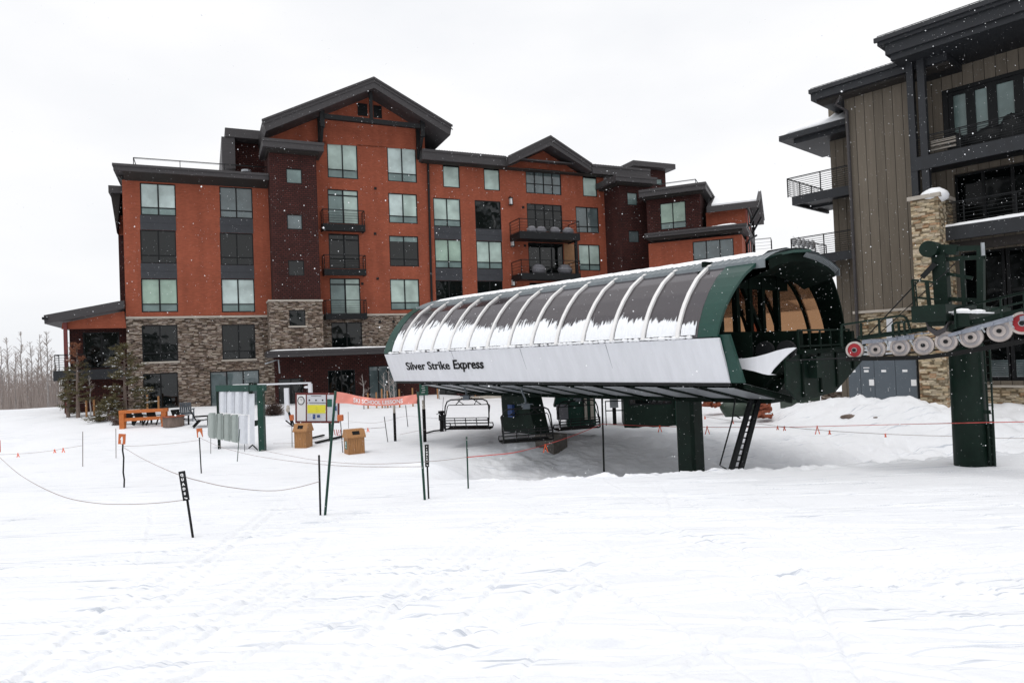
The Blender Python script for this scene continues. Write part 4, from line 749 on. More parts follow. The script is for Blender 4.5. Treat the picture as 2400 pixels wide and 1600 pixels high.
# ================================================================== LIFT TERMINAL (frame L)
PROF = [(0,.25),(.06,.48),(.15,.70),(.36,1.09),(.69,1.52),(1.12,1.94),(1.72,2.30),(2.4,2.52),(3.2,2.66),(4.0,2.72)]
PROF = PROF + [(8-a, b) for a, b in PROF[-2::-1]]
def prof(s):                                    # s = 0..1 along near curve from foot to crown (w 0..4)
    P = [Vector((a, b)) for a, b in PROF[:10]]; L_ = [0]
    for i in range(9): L_.append(L_[-1]+(P[i+1]-P[i]).length)
    t = s*L_[-1]
    for i in range(9):
        if t <= L_[i+1]+1e-9: k = (t-L_[i])/(L_[i+1]-L_[i]); return P[i].lerp(P[i+1], k)
    return P[-1]
def nrm(s):
    a, b = prof(max(0, s-.01)), prof(min(1, s+.01)); d = (b-a).normalized(); return Vector((-d.y, d.x))
LEN = 16.8
def terminal():
    R = thing('lift_terminal', 'chairlift station with smoked curved canopy and long white name board', 'lift station', FL.O, FL.th)
    nS = 26; smax = .535                        # share of the curve covered by smoked panes
    ribs = [-1.25-1.18*k for k in range(13)]
    edges = [-.62]+ribs+[-LEN+.62]
    def skin(u0, u1, s0, s1, off, th, far=False, n=14):
        V = []; F = []
        for i in range(n+1):
            s = s0+(s1-s0)*i/n; p = prof(s); q = nrm(s)
            for d in (off, off+th):
                w_, z_ = p.x+q.x*d, p.y+q.y*d
                if far: w_ = 8-w_
                V += [(u0, w_, z_), (u1, w_, z_)]
        for i in range(n):
            a = i*4; b = a+4; F += [(a, a+1, b+1, b), (a+2, b+2, b+3, a+3), (a, b, b+2, a+2), (a+1, a+3, b+3, b+1)]
        F += [(0, 2, 3, 1), (n*4, n*4+1, n*4+3, n*4+2)]
        return V, F
    for far in (False, True):
        for i in range(14): MB().add(*skin(edges[i]-.02, edges[i+1]+.02, 0, smax, 0, .012, far, 40)).build('canopy_pane', M['tint_lit' if far else 'tint'], R)
        for r in ribs: MB().add(*skin(r-.055, r+.055, .0, smax+.02, .015, .07, far)).build('canopy_rib', M['whitetrim'], R, smooth=False)
        for r in ribs: MB().add(*skin(r-.03, r+.03, .0, smax+.02, -.09, .08, far)).build('inner_rib', M['shadegreen'], R)
    # corrugated metal crown
    V = []; F = []; nu = 340; ws = [1.62+i*(8-3.24)/16 for i in range(17)]
    def zc(w_):
        w2 = w_ if w_ <= 4 else 8-w_
        for i in range(9):
            if PROF[i][0] <= w2 <= PROF[i+1][0]: k = (w2-PROF[i][0])/(PROF[i+1][0]-PROF[i][0]); return PROF[i][1]*(1-k)+PROF[i+1][1]*k
    for i in range(nu+1):
        uu = .55-(LEN+.2)*i/nu; dz = .022*(1 if i % 4 < 2 else -1)
        for w_ in ws: V.append((uu, w_, zc(w_)+.07+dz))
    for i in range(nu):
        for j in range(16): q = i*17+j; F.append((q, q+1, q+18, q+17))
    MB().add(V, F).build('roof', M['corr'], R, smooth=False)
    mb = MB()
    for wv in (1.6, 6.4): mb.box(-LEN+.3, .55, wv-.02, wv+.02, zc(1.65)-.16, zc(1.65)+.07)
    mb.build('roof_edge', M['corr'], R)
    # thin snow on the roof shoulder
    V = []; F = []; rng = random.Random(5); n = 150
    for i in range(n+1):
        uu = .2-(LEN-.8)*i/n; a0 = 2.15+rng.uniform(-.08, .08)
        for k, (w_, hh) in enumerate(((a0, .0), (a0+.3, .05), (3.6, .07), (5.5, .05), (5.9, 0))): V.append((uu, w_, zc(w_)+.085+hh*rng.uniform(.7, 1.1)))
    for i in range(n):
        for j in range(4): q = i*5+j; F.append((q, q+1, q+6, q+5))
    MB().add(V, F).build('roof_snow', M['snowcap'], R, smooth=True)
    # snow slid down on the panes, ragged upper edge
    hts = [.38,.43,.45,.41,.43,.29,.28,.27,.26,.27,.24,.22,.20,.16]
    order = list(range(13, -1, -1))            # left to right in the picture
    for k, i in enumerate(order):
        e0, e1 = edges[i], edges[i+1]; ht = hts[k]*.60; n = 26; V = []; F = []; ms = 16; A = []
        g0, g1 = e0-.08, e1+.08; tilt = rng.uniform(-.05, .25)
        for a in range(n+1):
            x = g0+(g1-g0)*a/n; tp = ht*1.25*(1+tilt*(a/n-.5)+.03*math.sin(a*.8+k*2))
            for j in range(ms+1):
                s = .012+(tp-.012)*j/ms; p = prof(s); q = nrm(s); d = .018+(.045*(1-(j/ms)**2)*rng.uniform(.7, 1.15)+.012*math.sin(a*1.9+k))*(.2 if a in (0, n) else 1)
                V.append((x, p.x+q.x*d, p.y+q.y*d)); A.append(j/ms+(.0 if k < 5 else -.06))
        for a in range(n):
            for j in range(ms): q = a*(ms+1)+j; F.append((q, q+1, q+ms+2, q+ms+1))
        o = MB().add(V, F).build('pane_snow', M['pane_snow'], R, smooth=True); at_ = o.data.attributes.new('height', 'FLOAT', 'POINT'); at_.data.foreach_set('value', A)
    mb = MB()
    for i in range(70): x = -.9-(LEN-1.3)*i/69*rng.uniform(.985, 1.0); mb.ball((x, -.02+rng.uniform(-.02, .03), .27), rng.uniform(.10, .2), .06, rng.uniform(.03, .06), 7, 4, .2)
    tag(mb.build('ledge_snow', M['snowcap'], R, smooth=True), kind='stuff')
    # white fascia on both sides, inclined inward at the bottom
    zb = -1.0
    for far in (0, 1):
        W = lambda q: 8-q if far else q
        mb = MB(); T0, T1 = -LEN, .0
        mb.hexa([(T0, W(.46), zb), (T1, W(.46), zb), (T1, W(.54), zb), (T0, W(.54), zb), (T0, W(0), .22), (T1, W(0), .22), (T1, W(.08), .22), (T0, W(.08), .22)]); f = mb.build('fascia_board', M['white'], R)
        for x in (-3.9, -7.8, -11.8): MB().hexa([(x-.004, W(.455), zb+.03), (x+.004, W(.455), zb+.03), (x+.008, W(.47), zb+.03), (x-.008, W(.47), zb+.03), (x-.008, W(-.0), .19), (x+.008, W(-.0), .19), (x+.008, W(.02), .19), (x-.008, W(.02), .19)]).build('panel_joint', M['galv'], f)
        mb = MB(); mb.box(T0, T1-.2, W(.0), W(.16), .221, .255); mb.box(T0+.2, T1, W(.44), W(.56), zb-.09, zb-.001); mb.build('trim_rail', M['black'], R)
        if not far:
            ex = Vector((0, -.46, 1.22)).normalized()
            cu = (FL.u(952, 857)+FL.u(1133, 857))/2; cu0, cu1 = FL.u(952, 857, .2), FL.u(1133, 857, .2); zc0 = FL.z(1040, 857, .2)
            me_len = 17*.28
            o = put_text('Silver Strike', .50, M['ink'], f, MX((0, 0, 0), (1, 0, 0), ex), bold=.005, shear=.06, align='LEFT', ext=.01, spacing=1.0)
            o2 = put_text('Express', .54, M['ink'], f, MX((0, 0, 0), (1, 0, 0), ex), bold=.010, shear=.25, align='LEFT', ext=.01, spacing=1.0)
            def fit(o, x0, x1, zc_):
                b = o.bound_box; w0 = min(v[0] for v in b); w1 = max(v[0] for v in b); k = (x1-x0)/(w1-w0)
                o.scale = (k, 1, 1); 
                wz = .46*(.22-zc_)/1.22; o.location = (x0-w0*k, wz-.014, zc_)
            U = lambda x: FL.u(x, 857, .2)
            fit(o, U(952), U(1053), zc0); fit(o2, U(1061), U(1133.5), zc0+.02)
    # raked green hoods at both ends
    def hood(u_in, u_out0, u_out1, mat, far=False, name='end_hood'):
        V = []; F = []; n = 26
        for i in range(n+1):
            s = i/n; p = prof(s); q = nrm(s)
            uo = u_out0+(u_out1-u_out0)*(s**1.3); ui = u_in
            if s > .6: ui = u_in
            for x, d in ((ui, .03), (uo, .03), (uo, -.05), (ui, -.05)):
                w_ = p.x+q.x*d; w_ = 8-w_ if far else w_; V.append((x, w_, p.y+q.y*d))
        for i in range(n):
            a = i*4
            for k in range(4): F.append((a+k, a+(k+1) % 4, a+4+(k+1) % 4, a+4+k))
        F += [(0, 1, 2, 3), (n*4, n*4+3, n*4+2, n*4+1)]
        return MB().add(V, F).build(name, M[mat], R, smooth=False)
    hood(-.62, -.02, .75, 'hood'); hood(-.7, -.02, .55, 'shadegreen', True)
    V = []; F = []; wsn = [1.9+4.2*i/20 for i in range(21)]
    for w_ in wsn: V += [(.5, w_, zc(w_)-.02), (.52, w_, zc(w_)-.30), (-.5, w_, zc(w_)-.62), (-.52, w_, zc(w_)-.05)]
    for i in range(20):
        a = i*4; F += [(a, a+4, a+5, a+1), (a+1, a+5, a+6, a+2), (a+2, a+6, a+7, a+3)]
    MB().add(V, F).build('header_panel', M['shadegreen'], R)
    mb = MB()
    for i in range(26): w_ = 4.0+2.2*i/26; mb.bar((.62, w_, zc(w_)-.05), (.30, w_+.02, zc(w_)-.36), .05, .02)
    mb.build('corrugated_visor', M['corr'], R); hood(-LEN+.62, -LEN+.02, -LEN+.12, 'hood'); hood(-LEN+.62, -LEN+.02, -LEN+.12, 'hood', True)
    V = []; F = []
    for i in range(12):
        for j in range(6): s = .66+.22*j/5+(.015*math.sin(i*1.7)); p = prof(s); q = nrm(s); V.append((-.45+.65*i/11+.15*j/5+.03*math.sin(j*3+i), p.x+q.x*.055, p.y+q.y*.055))
    for i in range(11):
        for j in range(5): a = i*6+j; F.append((a, a+6, a+7, a+1))
    MB().add(V, F).build('hood_snow', M['snowcap'], R)
    # green side cheek below the near hood
    for far in (0, 1):
        mb = MB(); W = lambda q: 8-q if far else q
        mb.hexa([(-.3, W(.5), zb), (.38, W(.5), zb), (.38, W(.62), zb), (-.3, W(.62), zb), (-.3, W(.1), .3), (.22, W(.1), .3), (.22, W(.25), .3), (-.3, W(.25), .3)])
        mb.build('side_cheek', M['hood'], R)
    # flared white entry guide
    G = [(1717,841),(1745,839.5),(1772,835.5),(1797,829),(1820,821.5),(1842,816),(1860,814),(1866,815),(1848,829),(1828,848),(1812,865),(1805,876),(1818,878),(1800,878.5),(1788,876),(1768,870),(1745,865),(1717,862.5)]
    P_ = [FL.hit(x, y, .8) for x, y in G]; mb = MB(); mb.prism(P_, 'y', .8, .84); mb.build('entry_guide', M['white'], R)
    # drive machinery: deck, longitudinal beams, tyre bank panels with arches, braces
    mb = MB(); mb.box(-LEN+1.5, -.4, 1.0, 1.25, -.95, -.6); mb.box(-LEN+1.5, -.4, 6.75, 7.0, -.95, -.6); mb.box(-LEN+2, .2, 3.2, 3.5, -.9, -.2); mb.box(-LEN+2, .2, 4.5, 4.8, -.9, -.2); mb.build('main_beam', M['shadegreen'], R)
    MB().hexa([(-LEN+2.2, 2.9, -1.75), (-.2, 2.9, -1.75), (-.2, 5.1, -1.75), (-LEN+2.2, 5.1, -1.75), (-LEN+1.6, 2.7, -1.0), (.5, 2.7, -1.0), (.5, 5.3, -1.0), (-LEN+1.6, 5.3, -1.0)]).build('keel_box', M['shadegreen'], R)
    for k in range(13):
        x = .35-1.27*k
        for sg in (0, 1):
            if sg and k == 0: continue
            W = (lambda q: 8-q) if sg else (lambda q: q)
            MB().hexa([(x-.05, W(.62), -1.16), (x+.05, W(.62), -1.16), (x+.15, W(2.9), -1.72), (x+.05, W(2.9), -1.72), (x-.05, W(.62), -1.04), (x+.05, W(.62), -1.04), (x+.15, W(2.9), -1.52), (x+.05, W(2.9), -1.52)]).build('outrigger', M['shadegreen'], R)
            MB().hexa([(x-.05, W(.62), -1.038), (x-.01, W(.62), -1.038), (x+.09, W(2.9), -1.518), (x+.05, W(2.9), -1.518), (x-.05, W(.62), -1.02), (x-.01, W(.62), -1.02), (x+.09, W(2.9), -1.50), (x+.05, W(2.9), -1.50)]).build('outrigger_edge', M['galv'], R)
            if sg and k == 0: continue
            if k < 12: MB().hexa([(x-1.2, W(.7), -1.17), (x-.38, W(.7), -1.17), (x-.28, W(2.7), -1.60), (x-1.1, W(2.7), -1.60), (x-1.2, W(.7), -1.15), (x-.38, W(.7), -1.15), (x-.28, W(2.7), -1.58), (x-1.1, W(2.7), -1.58)]).build('walkway_plate', M['galv'], R)
    for k in range(0):
        x = -1.6-1.28*k; mb = MB(); mb.bar((x-.5, .55, -1.12), (x+.35, 7.45, -1.12), .11, .16); mb.build('cross_beam', M['dgreen'], R)
        mb = MB(); mb.hexa([(x-1.0, .62, -1.10), (x-.62, .62, -1.10), (x+.1, 3.2, -1.10), (x-.28, 3.2, -1.10), (x-1.0, .62, -1.07), (x-.62, .62, -1.07), (x+.1, 3.2, -1.07), (x-.28, 3.2, -1.07)]); mb.build('walkway_grate', M['galv'], R)
    def arch_panel(w_, u0, u1, z0, z1, holes):
        mb = MB(); hs = [(c-r, c+r, z0-.1, z0+.35+r) for c, r in holes]; V = []
        n = 60
        for i in range(n):
            a, b = u0+(u1-u0)*i/n, u0+(u1-u0)*(i+1)/n; m_ = (a+b)/2; zb_ = z0
            for c, r in holes:
                if abs(m_-c) < r: zb_ = z0+.12+math.sqrt(r*r-(m_-c)**2)
            mb.box(a, b, w_, w_+.05, zb_, z1)
        return mb.build('machine_panel', M['shadegreen'], R)
    arch_panel(1.5, -3.5, .1, -.55, .35, [(-.5, .32), (-2.2, .32)])
    # green end bulkhead across the throat and inner posts with braces
    mb = MB(); xb = -1.4; n = 60
    for i in range(n):
        a, b = 1.1+5.8*i/n, 1.1+5.8*(i+1)/n; m_ = (a+b)/2; lo = -1.0
        for c, r in ((1.55, .36), (5.9, .40)):
            if abs(m_-c) < r: lo = -.35+math.sqrt(r*r-(m_-c)**2)
        mb.box(xb, xb+.06, a, b, lo, .42+.0)
    mb.build('bulkhead', M['shadegreen'], R)
    mb = MB()
    for w_ in (1.7, 2.35, 3.3, 4.1, 4.9, 5.9): mb.box(xb-.05, xb+.12, w_-.09, w_+.09, .42, zc(w_)-.02)
    mb.bar((xb, 3.3, zc(3.3)-.1), (xb, 4.8, .45), .12, .16); mb.bar((xb-.1, 2.3, .5), (xb-.1, 1.5, 1.7), .1, .1); mb.box(xb-.05, xb+.1, 1.4, 6.6, 1.78, 2.2); mb.box(xb-.03, xb+.08, 1.6, 6.4, 2.2, 2.5); mb.build('portal_frame', M['shadegreen'], R)
    for k in range(1, 6):
        mb = MB(); x = xb-k*2.6
        for w_ in (1.7, 6.3): mb.box(x-.07, x+.07, w_-.07, w_+.07, -.6, zc(w_)-.05)
        mb.box(x-.06, x+.06, 1.7, 6.3, 1.5, 1.65); mb.bar((x, 1.7, 1.5), (x, 4, 2.6), .08, .08); mb.bar((x, 6.3, 1.5), (x, 4, 2.6), .08, .08); mb.build('portal_frame', M['shadegreen'], R)
    # machinery block and floor pan hanging below the far half, like a boat hull
    mb = MB(); mb.hexa([(-4.5, 2.6, -1.55), (-.5, 2.6, -1.55), (-.5, 4.2, -1.55), (-4.5, 4.2, -1.55), (-4.5, 2.0, -.4), (.9, 2.0, -.4), (1.1, 7.1, -.3), (-4.5, 7.1, -.4)]); mb.build('drive_housing', M['shadegreen'], R)
    mb = MB(); mb.box(-4.5, 1.25, 2.2, 7.1, -.31, -.2); mb.box(-4.3, .9, 2.7, 2.9, -.2, .35); mb.box(-4.3, 1.1, 5.7, 5.9, -.2, .30); mb.build('drive_deck', M['shadegreen'], R)
    MB().prism([(1.6, -.25), (7.0, -.12), (7.15, -.45), (4.6, -1.5), (2.3, -1.62), (1.6, -1.2)], 'x', .95, 1.0).build('front_skirt', M['dgreen'], R)
    for w_, z_ in ((2.5, -1.5), (3.6, -1.45), (4.7, -1.35), (5.9, -.85)): MB().box(1.0, 1.05, w_-.04, w_+.04, z_, -.2).build('skirt_rib', M['shadegreen'], R)
    MB().box(1.0, 1.25, 2.9, 3.3, -1.0, -.4).build('junction_box', M['dgreen'], R)
    for w_ in (1.9, 6.3):
        mb = MB()
        for k in range(12): mb.cyl((.9-.62*k, w_, -.18), (0, 1, 0), .26, .12, 16)
        mb.build('tyre_bank', M['black'], R)
    mb = MB()
    for k, zz in enumerate((-.30, -.42, -.55)): mb.box(.4, 2.3, 6.15, 6.22, zz-.045, zz+.02)
    mb.hexa([(1.95, 6.1, -.3), (2.18, 6.1, -.3), (2.18, 6.2, -.3), (1.95, 6.2, -.3), (1.97, 6.1, .62), (2.1, 6.1, .62), (2.1, 6.2, .62), (1.97, 6.2, .62)]); mb.build('guide_rail', M['white'], R)
    mb = MB(); mb.tube([(-LEN+1.6, 1.7, -.75), (-.4, 1.7, -.75)], .045, 8); mb.tube([(-LEN+1.6, 6.3, -.75), (-.4, 6.3, -.75)], .045, 8)
    arc = [(-LEN+1.6-2.0*math.sin(t), 4-2.3*math.cos(t), -.75) for t in [math.pi*i/12 for i in range(13)]]; mb.tube(arc, .045, 8); mb.build('hanger_rail', M['galv'], R)
    MB().cyl((-LEN+2.6, 4, -.45), (0, 0, 1), 2.1, .18, 40).build('bullwheel', M['dgreen'], R)
    mb = MB(); mb.bar((.9, 6.0, .35), (.9, 2.6, .35), .05, .05); mb.bar((.9, 6.0, -.1), (.9, 2.6, -.1), .05, .05)
    for k in range(6): mb.bar((.9, 2.6+.68*k, -.3), (.9, 2.6+.68*k, .36), .05, .05)
    mb.build('guard_rail', M['dgreen'], R)
    # front column: rounded square mast flaring at the top
    cx, cy = None, None
    B = at(1616.5, 1000, 23.2); cu, cw, _ = FL.local(B); gz = float(ground(B.x, B.y))-.6
    mb = MB(); 
    def oct_(r, zz, f=.28): c = r*f; return [(cu-r+c, cw-r, zz), (cu+r-c, cw-r, zz), (cu+r, cw-r+c, zz), (cu+r, cw+r-c, zz), (cu+r-c, cw+r, zz), (cu-r+c, cw+r, zz), (cu-r, cw+r-c, zz), (cu-r, cw-r+c, zz)]
    rings = [oct_(.35, gz), oct_(.35, -1.75), oct_(.62, -1.35), oct_(.7, -1.0)]; V = [p for r_ in rings for p in r_]; F = [tuple(range(7, -1, -1)), tuple(range(24, 32))]
    for i in range(3):
        for j in range(8): F.append((i*8+j, i*8+(j+1) % 8, i*8+8+(j+1) % 8, i*8+8+j))
    mb.add(V, F); mb.bar((cu+.5, cw-.6, -1.4), (cu+1.6, cw-2.2, -1.05), .12, .12); mb.build('mast', M['dgreen'], R)
    # rear mast: slanted wedge on a concrete block
    P = at(1228, 960, 29.0); cu, cw, _ = FL.local(P); g = float(ground(P.x, P.y))
    x0, x1, x2, x3 = [FL.u(x, y, cw) for x, y in ((1192, 925), (1245, 925), (1196, 1010), (1272, 1010))]; zt_, zb_ = FL.z(1220, 915, cw), FL.z(1235, 1012, cw)
    mb = MB(); mb.hexa([(x2, cw-.4, zb_), (x3, cw-.4, zb_), (x3, cw+.4, zb_), (x2, cw+.4, zb_), (x0, cw-.45, zt_+.3), (x1, cw-.45, zt_+.3), (x1, cw+.45, zt_+.3), (x0, cw+.45, zt_+.3)]); mb.build('mast', M['dgreen'], R)
    MB().box(FL.u(1254, 1020, cw-.3), FL.u(1296, 1020, cw-.3), cw-.3, cw+.5, g-.6, zb_).build('concrete_footing', M['concrete'], R)
    q = FL.hit(1199, 960, cw-.5); MB().box(q[0]-.14, q[0]+.14, cw-.6, cw-.46, FL.z(1199, 973, cw), FL.z(1199, 945, cw)).build('notice_board', M['blue'], R)
    return R
terminal()

# ================================================================== LIFT TOWER beside the building
def lift_tower():
    T = at(2270, 950, 17.2); tu, tw, _ = FL.local(T); g = float(ground(T.x, T.y))-.5
    R = thing('lift_tower', 'dark green lift tower with grey sheave train and catwalk in front of the brown building', 'lift tower', FL.world(tu, tw, g), FL.th)
    def Hh(px, py, w): a, b = FL.hit(px, py, w); return (a-tu, w-tw, b-g)
    def bars(name, mat, w, segs, t=.05):
        mb = MB()
        for s in segs:
            tt = s[4] if len(s) > 4 else t; mb.bar(Hh(s[0], s[1], w), Hh(s[2], s[3], w), tt, tt)
        return mb.build(name, M[mat], R)
    mb = MB(); mb.tube([(0, 0, 0), (0, 0, Hh(2270, 745, tw)[2])], .375, 28, rs=[.385, .37]); col = mb.build('column', M['dgreen'], R, smooth=True)
    # ladder on the column
    mb = MB(); w = tw-.1; N_ = 15
    a0, a1 = Hh(2306, 808, w), Hh(2323, 1092, w); b0, b1 = Hh(2319, 808, w), Hh(2333, 1092, w); mb.bar(a0, a1, .035, .05); mb.bar(b0, b1, .035, .05)
    for i in range(N_): t = (i+.5)/N_; mb.bar(Vector(a0).lerp(Vector(a1), t), Vector(b0).lerp(Vector(b1), t), .025, .025)
    for y in (965, ): mb.bar(Hh(2290, y, w), Hh(2322, y, w), .05, .09)
    mb.build('ladder', M['dgreen'], R)
    MB().hexa([Hh(2303, 1092, w+.05), Hh(2332, 1092, w+.05), Hh(2332, 1092, w+.1), Hh(2303, 1092, w+.1), Hh(2303, 992, w+.05), Hh(2327, 992, w+.05), Hh(2327, 992, w+.1), Hh(2303, 992, w+.1)]).build('ladder_guard', M['dgreen'], R)
    # crossarm and lifting frame
    z1 = Hh(2250, 738, 3)[2]; mb = MB(); mb.box(-.35, .35, 1.3-tw, 6.9-tw, z1-.16, z1+.22); mb.build('crossarm', M['dgreen'], R)
    wl = 2.9
    mb = MB(); p, q = Hh(2203, 598, wl), Hh(2212, 738, wl); mb.bar(p, q, .30, .3); mb.bar(Hh(2299, 576, wl), Hh(2300, 735, wl), .13, .2); mb.bar(Hh(2254, 600, wl), Hh(2262, 735, wl), .09, .1)
    mb.bar(Hh(2172, 584, wl), Hh(2245, 586, wl), .2, .24); mb.bar(Hh(2245, 583, wl), Hh(2306, 581, wl), .14, .12); mb.bar(Hh(2215, 608, wl), Hh(2310, 602, wl), .08, .1); mb.bar(Hh(2212, 640, wl), Hh(2280, 652, wl), .06, .08); mb.bar(Hh(2212, 700, wl), Hh(2300, 704, wl), .06, .1)
    mb.cyl(Hh(2183, 585, wl-.1), (0, 1, 0), .2, .5, 16); mb.build('lifting_frame', M['dgreen'], R)
    MB().cyl(Hh(2303.5, 584, wl-.1), (0, 0, 1), .04, .3, 10).build('galvanised_pipe', M['galv'], R)
    mb = MB(); mb.bar(Hh(2027, 793, 2.1), Hh(2161, 650, 2.6), .03, .03); mb.bar(Hh(2161, 650, 2.6), Hh(2191, 618, 2.7), .1, .12); mb.bar(Hh(2053, 789, 2.1), Hh(2240, 616, 2.7), .022, .022); mb.build('stay_rod', M['black'], R)
    # catwalk and railings on the near side
    w = 1.45
    bars('catwalk_railing', 'dgreen', w, [(1973, 761, 2110, 740), (2110, 740, 2121, 742), (2121, 742, 2128, 752), (2128, 752, 2135, 782), (1973, 761, 1974, 812), (2018, 757, 2019, 796), (2019, 795, 2135, 779), (2060, 748, 2062, 788), (2092, 760, 2100, 756), (2100, 756, 2149, 751), (2092, 760, 2094, 790), (2106, 757, 2108, 788), (2119, 756, 2121, 786)], .045)
    bars('work_platform_railing', 'dgreen', 2.3, [(2138, 656, 2196, 662), (2138, 656, 2146, 742), (2145, 660, 2152, 742, .03), (2172, 660, 2180, 732, .07), (2143, 697, 2202, 702)], .05)
    bars('uphill_railing', 'dgreen', 1.45, [(2238, 723, 2400, 686), (2238, 723, 2470, 668), (2323, 726, 2470, 690), (2238, 722, 2240, 770), (2345, 700, 2348, 745), (2400, 686, 2402, 735)], .04)
    mb = MB(); CW = [(1983, 841), (2155, 838), (2240, 828), (2400, 799), (2470, 786)]
    for (xa, ya), (xb_, yb_) in zip(CW, CW[1:]):
        for ww in (1.5, 2.15): mb.bar(Hh(xa, ya, ww), Hh(xb_, yb_, ww), .05, .10)
        mb.hexa([Hh(xa, ya+3, 1.5), Hh(xb_, yb_+3, 1.5), Hh(xb_, yb_+3, 2.15), Hh(xa, ya+3, 2.15), Hh(xa, ya+1, 1.5), Hh(xb_, yb_+1, 1.5), Hh(xb_, yb_+1, 2.15), Hh(xa, ya+1, 2.15)])
    mb.build('catwalk', M['ink'], R)
    # crosshead blocks, yoke, white snow-topped rod
    mb = MB()
    for x0, x1, y0, y1 in ((2174, 2214, 731, 765), (2238, 2271, 733, 766)): p, q = Hh(x0, y1, 1.5), Hh(x1, y0, 1.5); mb.box(p[0], q[0], 1.5-tw, 2.3-tw, p[2], q[2])
    mb.build('crosshead', M['dgreen'], R); mb = MB(); mb.ball(Hh(2254, 732, 1.8), .2, .25, .09, 10, 5, .1)
    a, b = Hh(2176, 731, 1.5), Hh(2330, 733, 1.5); mb.bar(a, b, .05, .03); mb.ball(Hh(2290, 730, 1.7), .16, .15, .05, 8, 5, .1); mb.build('clinging_snow', M['snowcap'], R, smooth=True)
    mb = MB(); mb.prism([(Hh(x, y, 1.55)[0], Hh(x, y, 1.55)[2]) for x, y in ((2170, 752), (2176, 774), (2196, 788), (2216, 776), (2226, 752), (2212, 768), (2197, 774), (2184, 768))], 'y', 1.5-tw, 1.62-tw); mb.build('yoke', M['fascia'], R)
    # sheaves
    WH = [(2004,820,1),(2054,814,0),(2110,809,0),(2165,804,0),(2218,795,0),(2276,785,0),(2343,770,0),(2397,757,1),(2452,744,0)]
    for i, (x, y, rd) in enumerate(WH):
        c = Hh(x, y, 1.66); r = .212+.004*i if i < 7 else .24
        c = (c[0], c[1], c[2]-(.0 if rd else .05)); n = 36; mb = MB(); P = [(r, -.04), (r, .04), (r*.78, .045), (r*.78, -.045)]; V = []; F = []
        for k in range(n):
            a = 2*math.pi*k/n
            for rr, ww in P: V.append((c[0]+rr*math.cos(a), c[1]+ww, c[2]+rr*math.sin(a)))
        for k in range(n):
            for j in range(4): F.append((k*4+j, k*4+(j+1) % 4, ((k+1) % n)*4+(j+1) % 4, ((k+1) % n)*4+j))
        mb.add(V, F); s = mb.build('sheave', M['rubber'], R, smooth=False)
        mb = MB(); mb.cyl(c, (0, 1, 0), r*.78, .05, 30); mb.build('sheave_disc', M['red' if rd else 'wheelhub'], s)
        mb = MB(); mb.cyl((c[0], c[1]-.03, c[2]), (0, 1, 0), r*(.3 if rd else .52), .04, 20); mb.build('sheave_ring', M['rubber' if not rd else 'wheelhub'], s)
        mb = MB(); mb.cyl((c[0], c[1]-.05, c[2]), (0, 1, 0), r*.2, .07, 14); mb.build('sheave_hub', M['black'], s)
    def plate(x0, y0, x1, y1, h0, h1, w=1.56):
        mb = MB(); a, b = Hh(x0, y0, w), Hh(x1, y1, w); mb.hexa([(a[0], a[1], a[2]-h0), (b[0], b[1], b[2]-h1), (b[0], b[1]+.03, b[2]-h1), (a[0], a[1]+.03, a[2]-h0), (a[0], a[1], a[2]+h0), (b[0], b[1], b[2]+h1), (b[0], b[1]+.03, b[2]+h1), (a[0], a[1]+.03, a[2]+h0)])
        for t in (.35, .8): p = Vector(a).lerp(Vector(b), t); mb.cyl((p[0], p[1]-.02, p[2]), (0, 1, 0), .03, .04, 12)
        return mb.build('rocker_plate', M['rocker'], R)
    plate(2020, 801, 2080, 797, .055, .04); plate(2078, 796, 2142, 789, .04, .06, 1.53); plate(2098, 788, 2178, 780, .012, .012, 1.6)
    plate(2222, 786, 2304, 765, .035, .06); plate(2300, 765, 2374, 745, .045, .06, 1.53); plate(2390, 747, 2470, 730, .05, .06)
    mb = MB()
    for x, y in ((2030, 813), (2078, 801), (2136, 799), (2246, 790), (2303, 768), (2370, 757)): p = Hh(x, y, 1.5); mb.cyl(p, (0, 1, 0), .03, .08, 10); mb.bar((p[0], p[1], p[2]-.03), (p[0]+.04, p[1], p[2]-.10), .03, .03)
    mb.build('pivot_bolt', M['galv'], R)
    mb = MB(); mb.bar(Hh(2010, 792, 1.66), Hh(2176, 770, 1.66), .06, .10); mb.bar(Hh(2225, 768, 1.66), Hh(2470, 712, 1.66), .07, .12); mb.build('sheave_beam', M['dgreen'], R)
    # uphill haul ropes
    for w_ in (1.68, 6.3):
        a = Vector((-3.8-tu, w_-tw, -.55-g)); pts = [a]+[Vector(Hh(x, y, w_)) + Vector((0, 0, -.0)) for x, y in ((2004, 838), (2110, 829), (2218, 817), (2343, 793), (2520, 750))] if w_ < 3 else [a, Vector((.3-tu, w_-tw, -.45-g)), Vector((0, w_-tw, z1-.3)), Vector((6, w_-tw, z1+.9))]
        pts[-1] = pts[-1]+(pts[-1]-pts[-2]).normalized()*6
        mb = MB(); mb.tube(pts, .02, 6); mb.build('haul_rope', M['black'], R)
lift_tower()

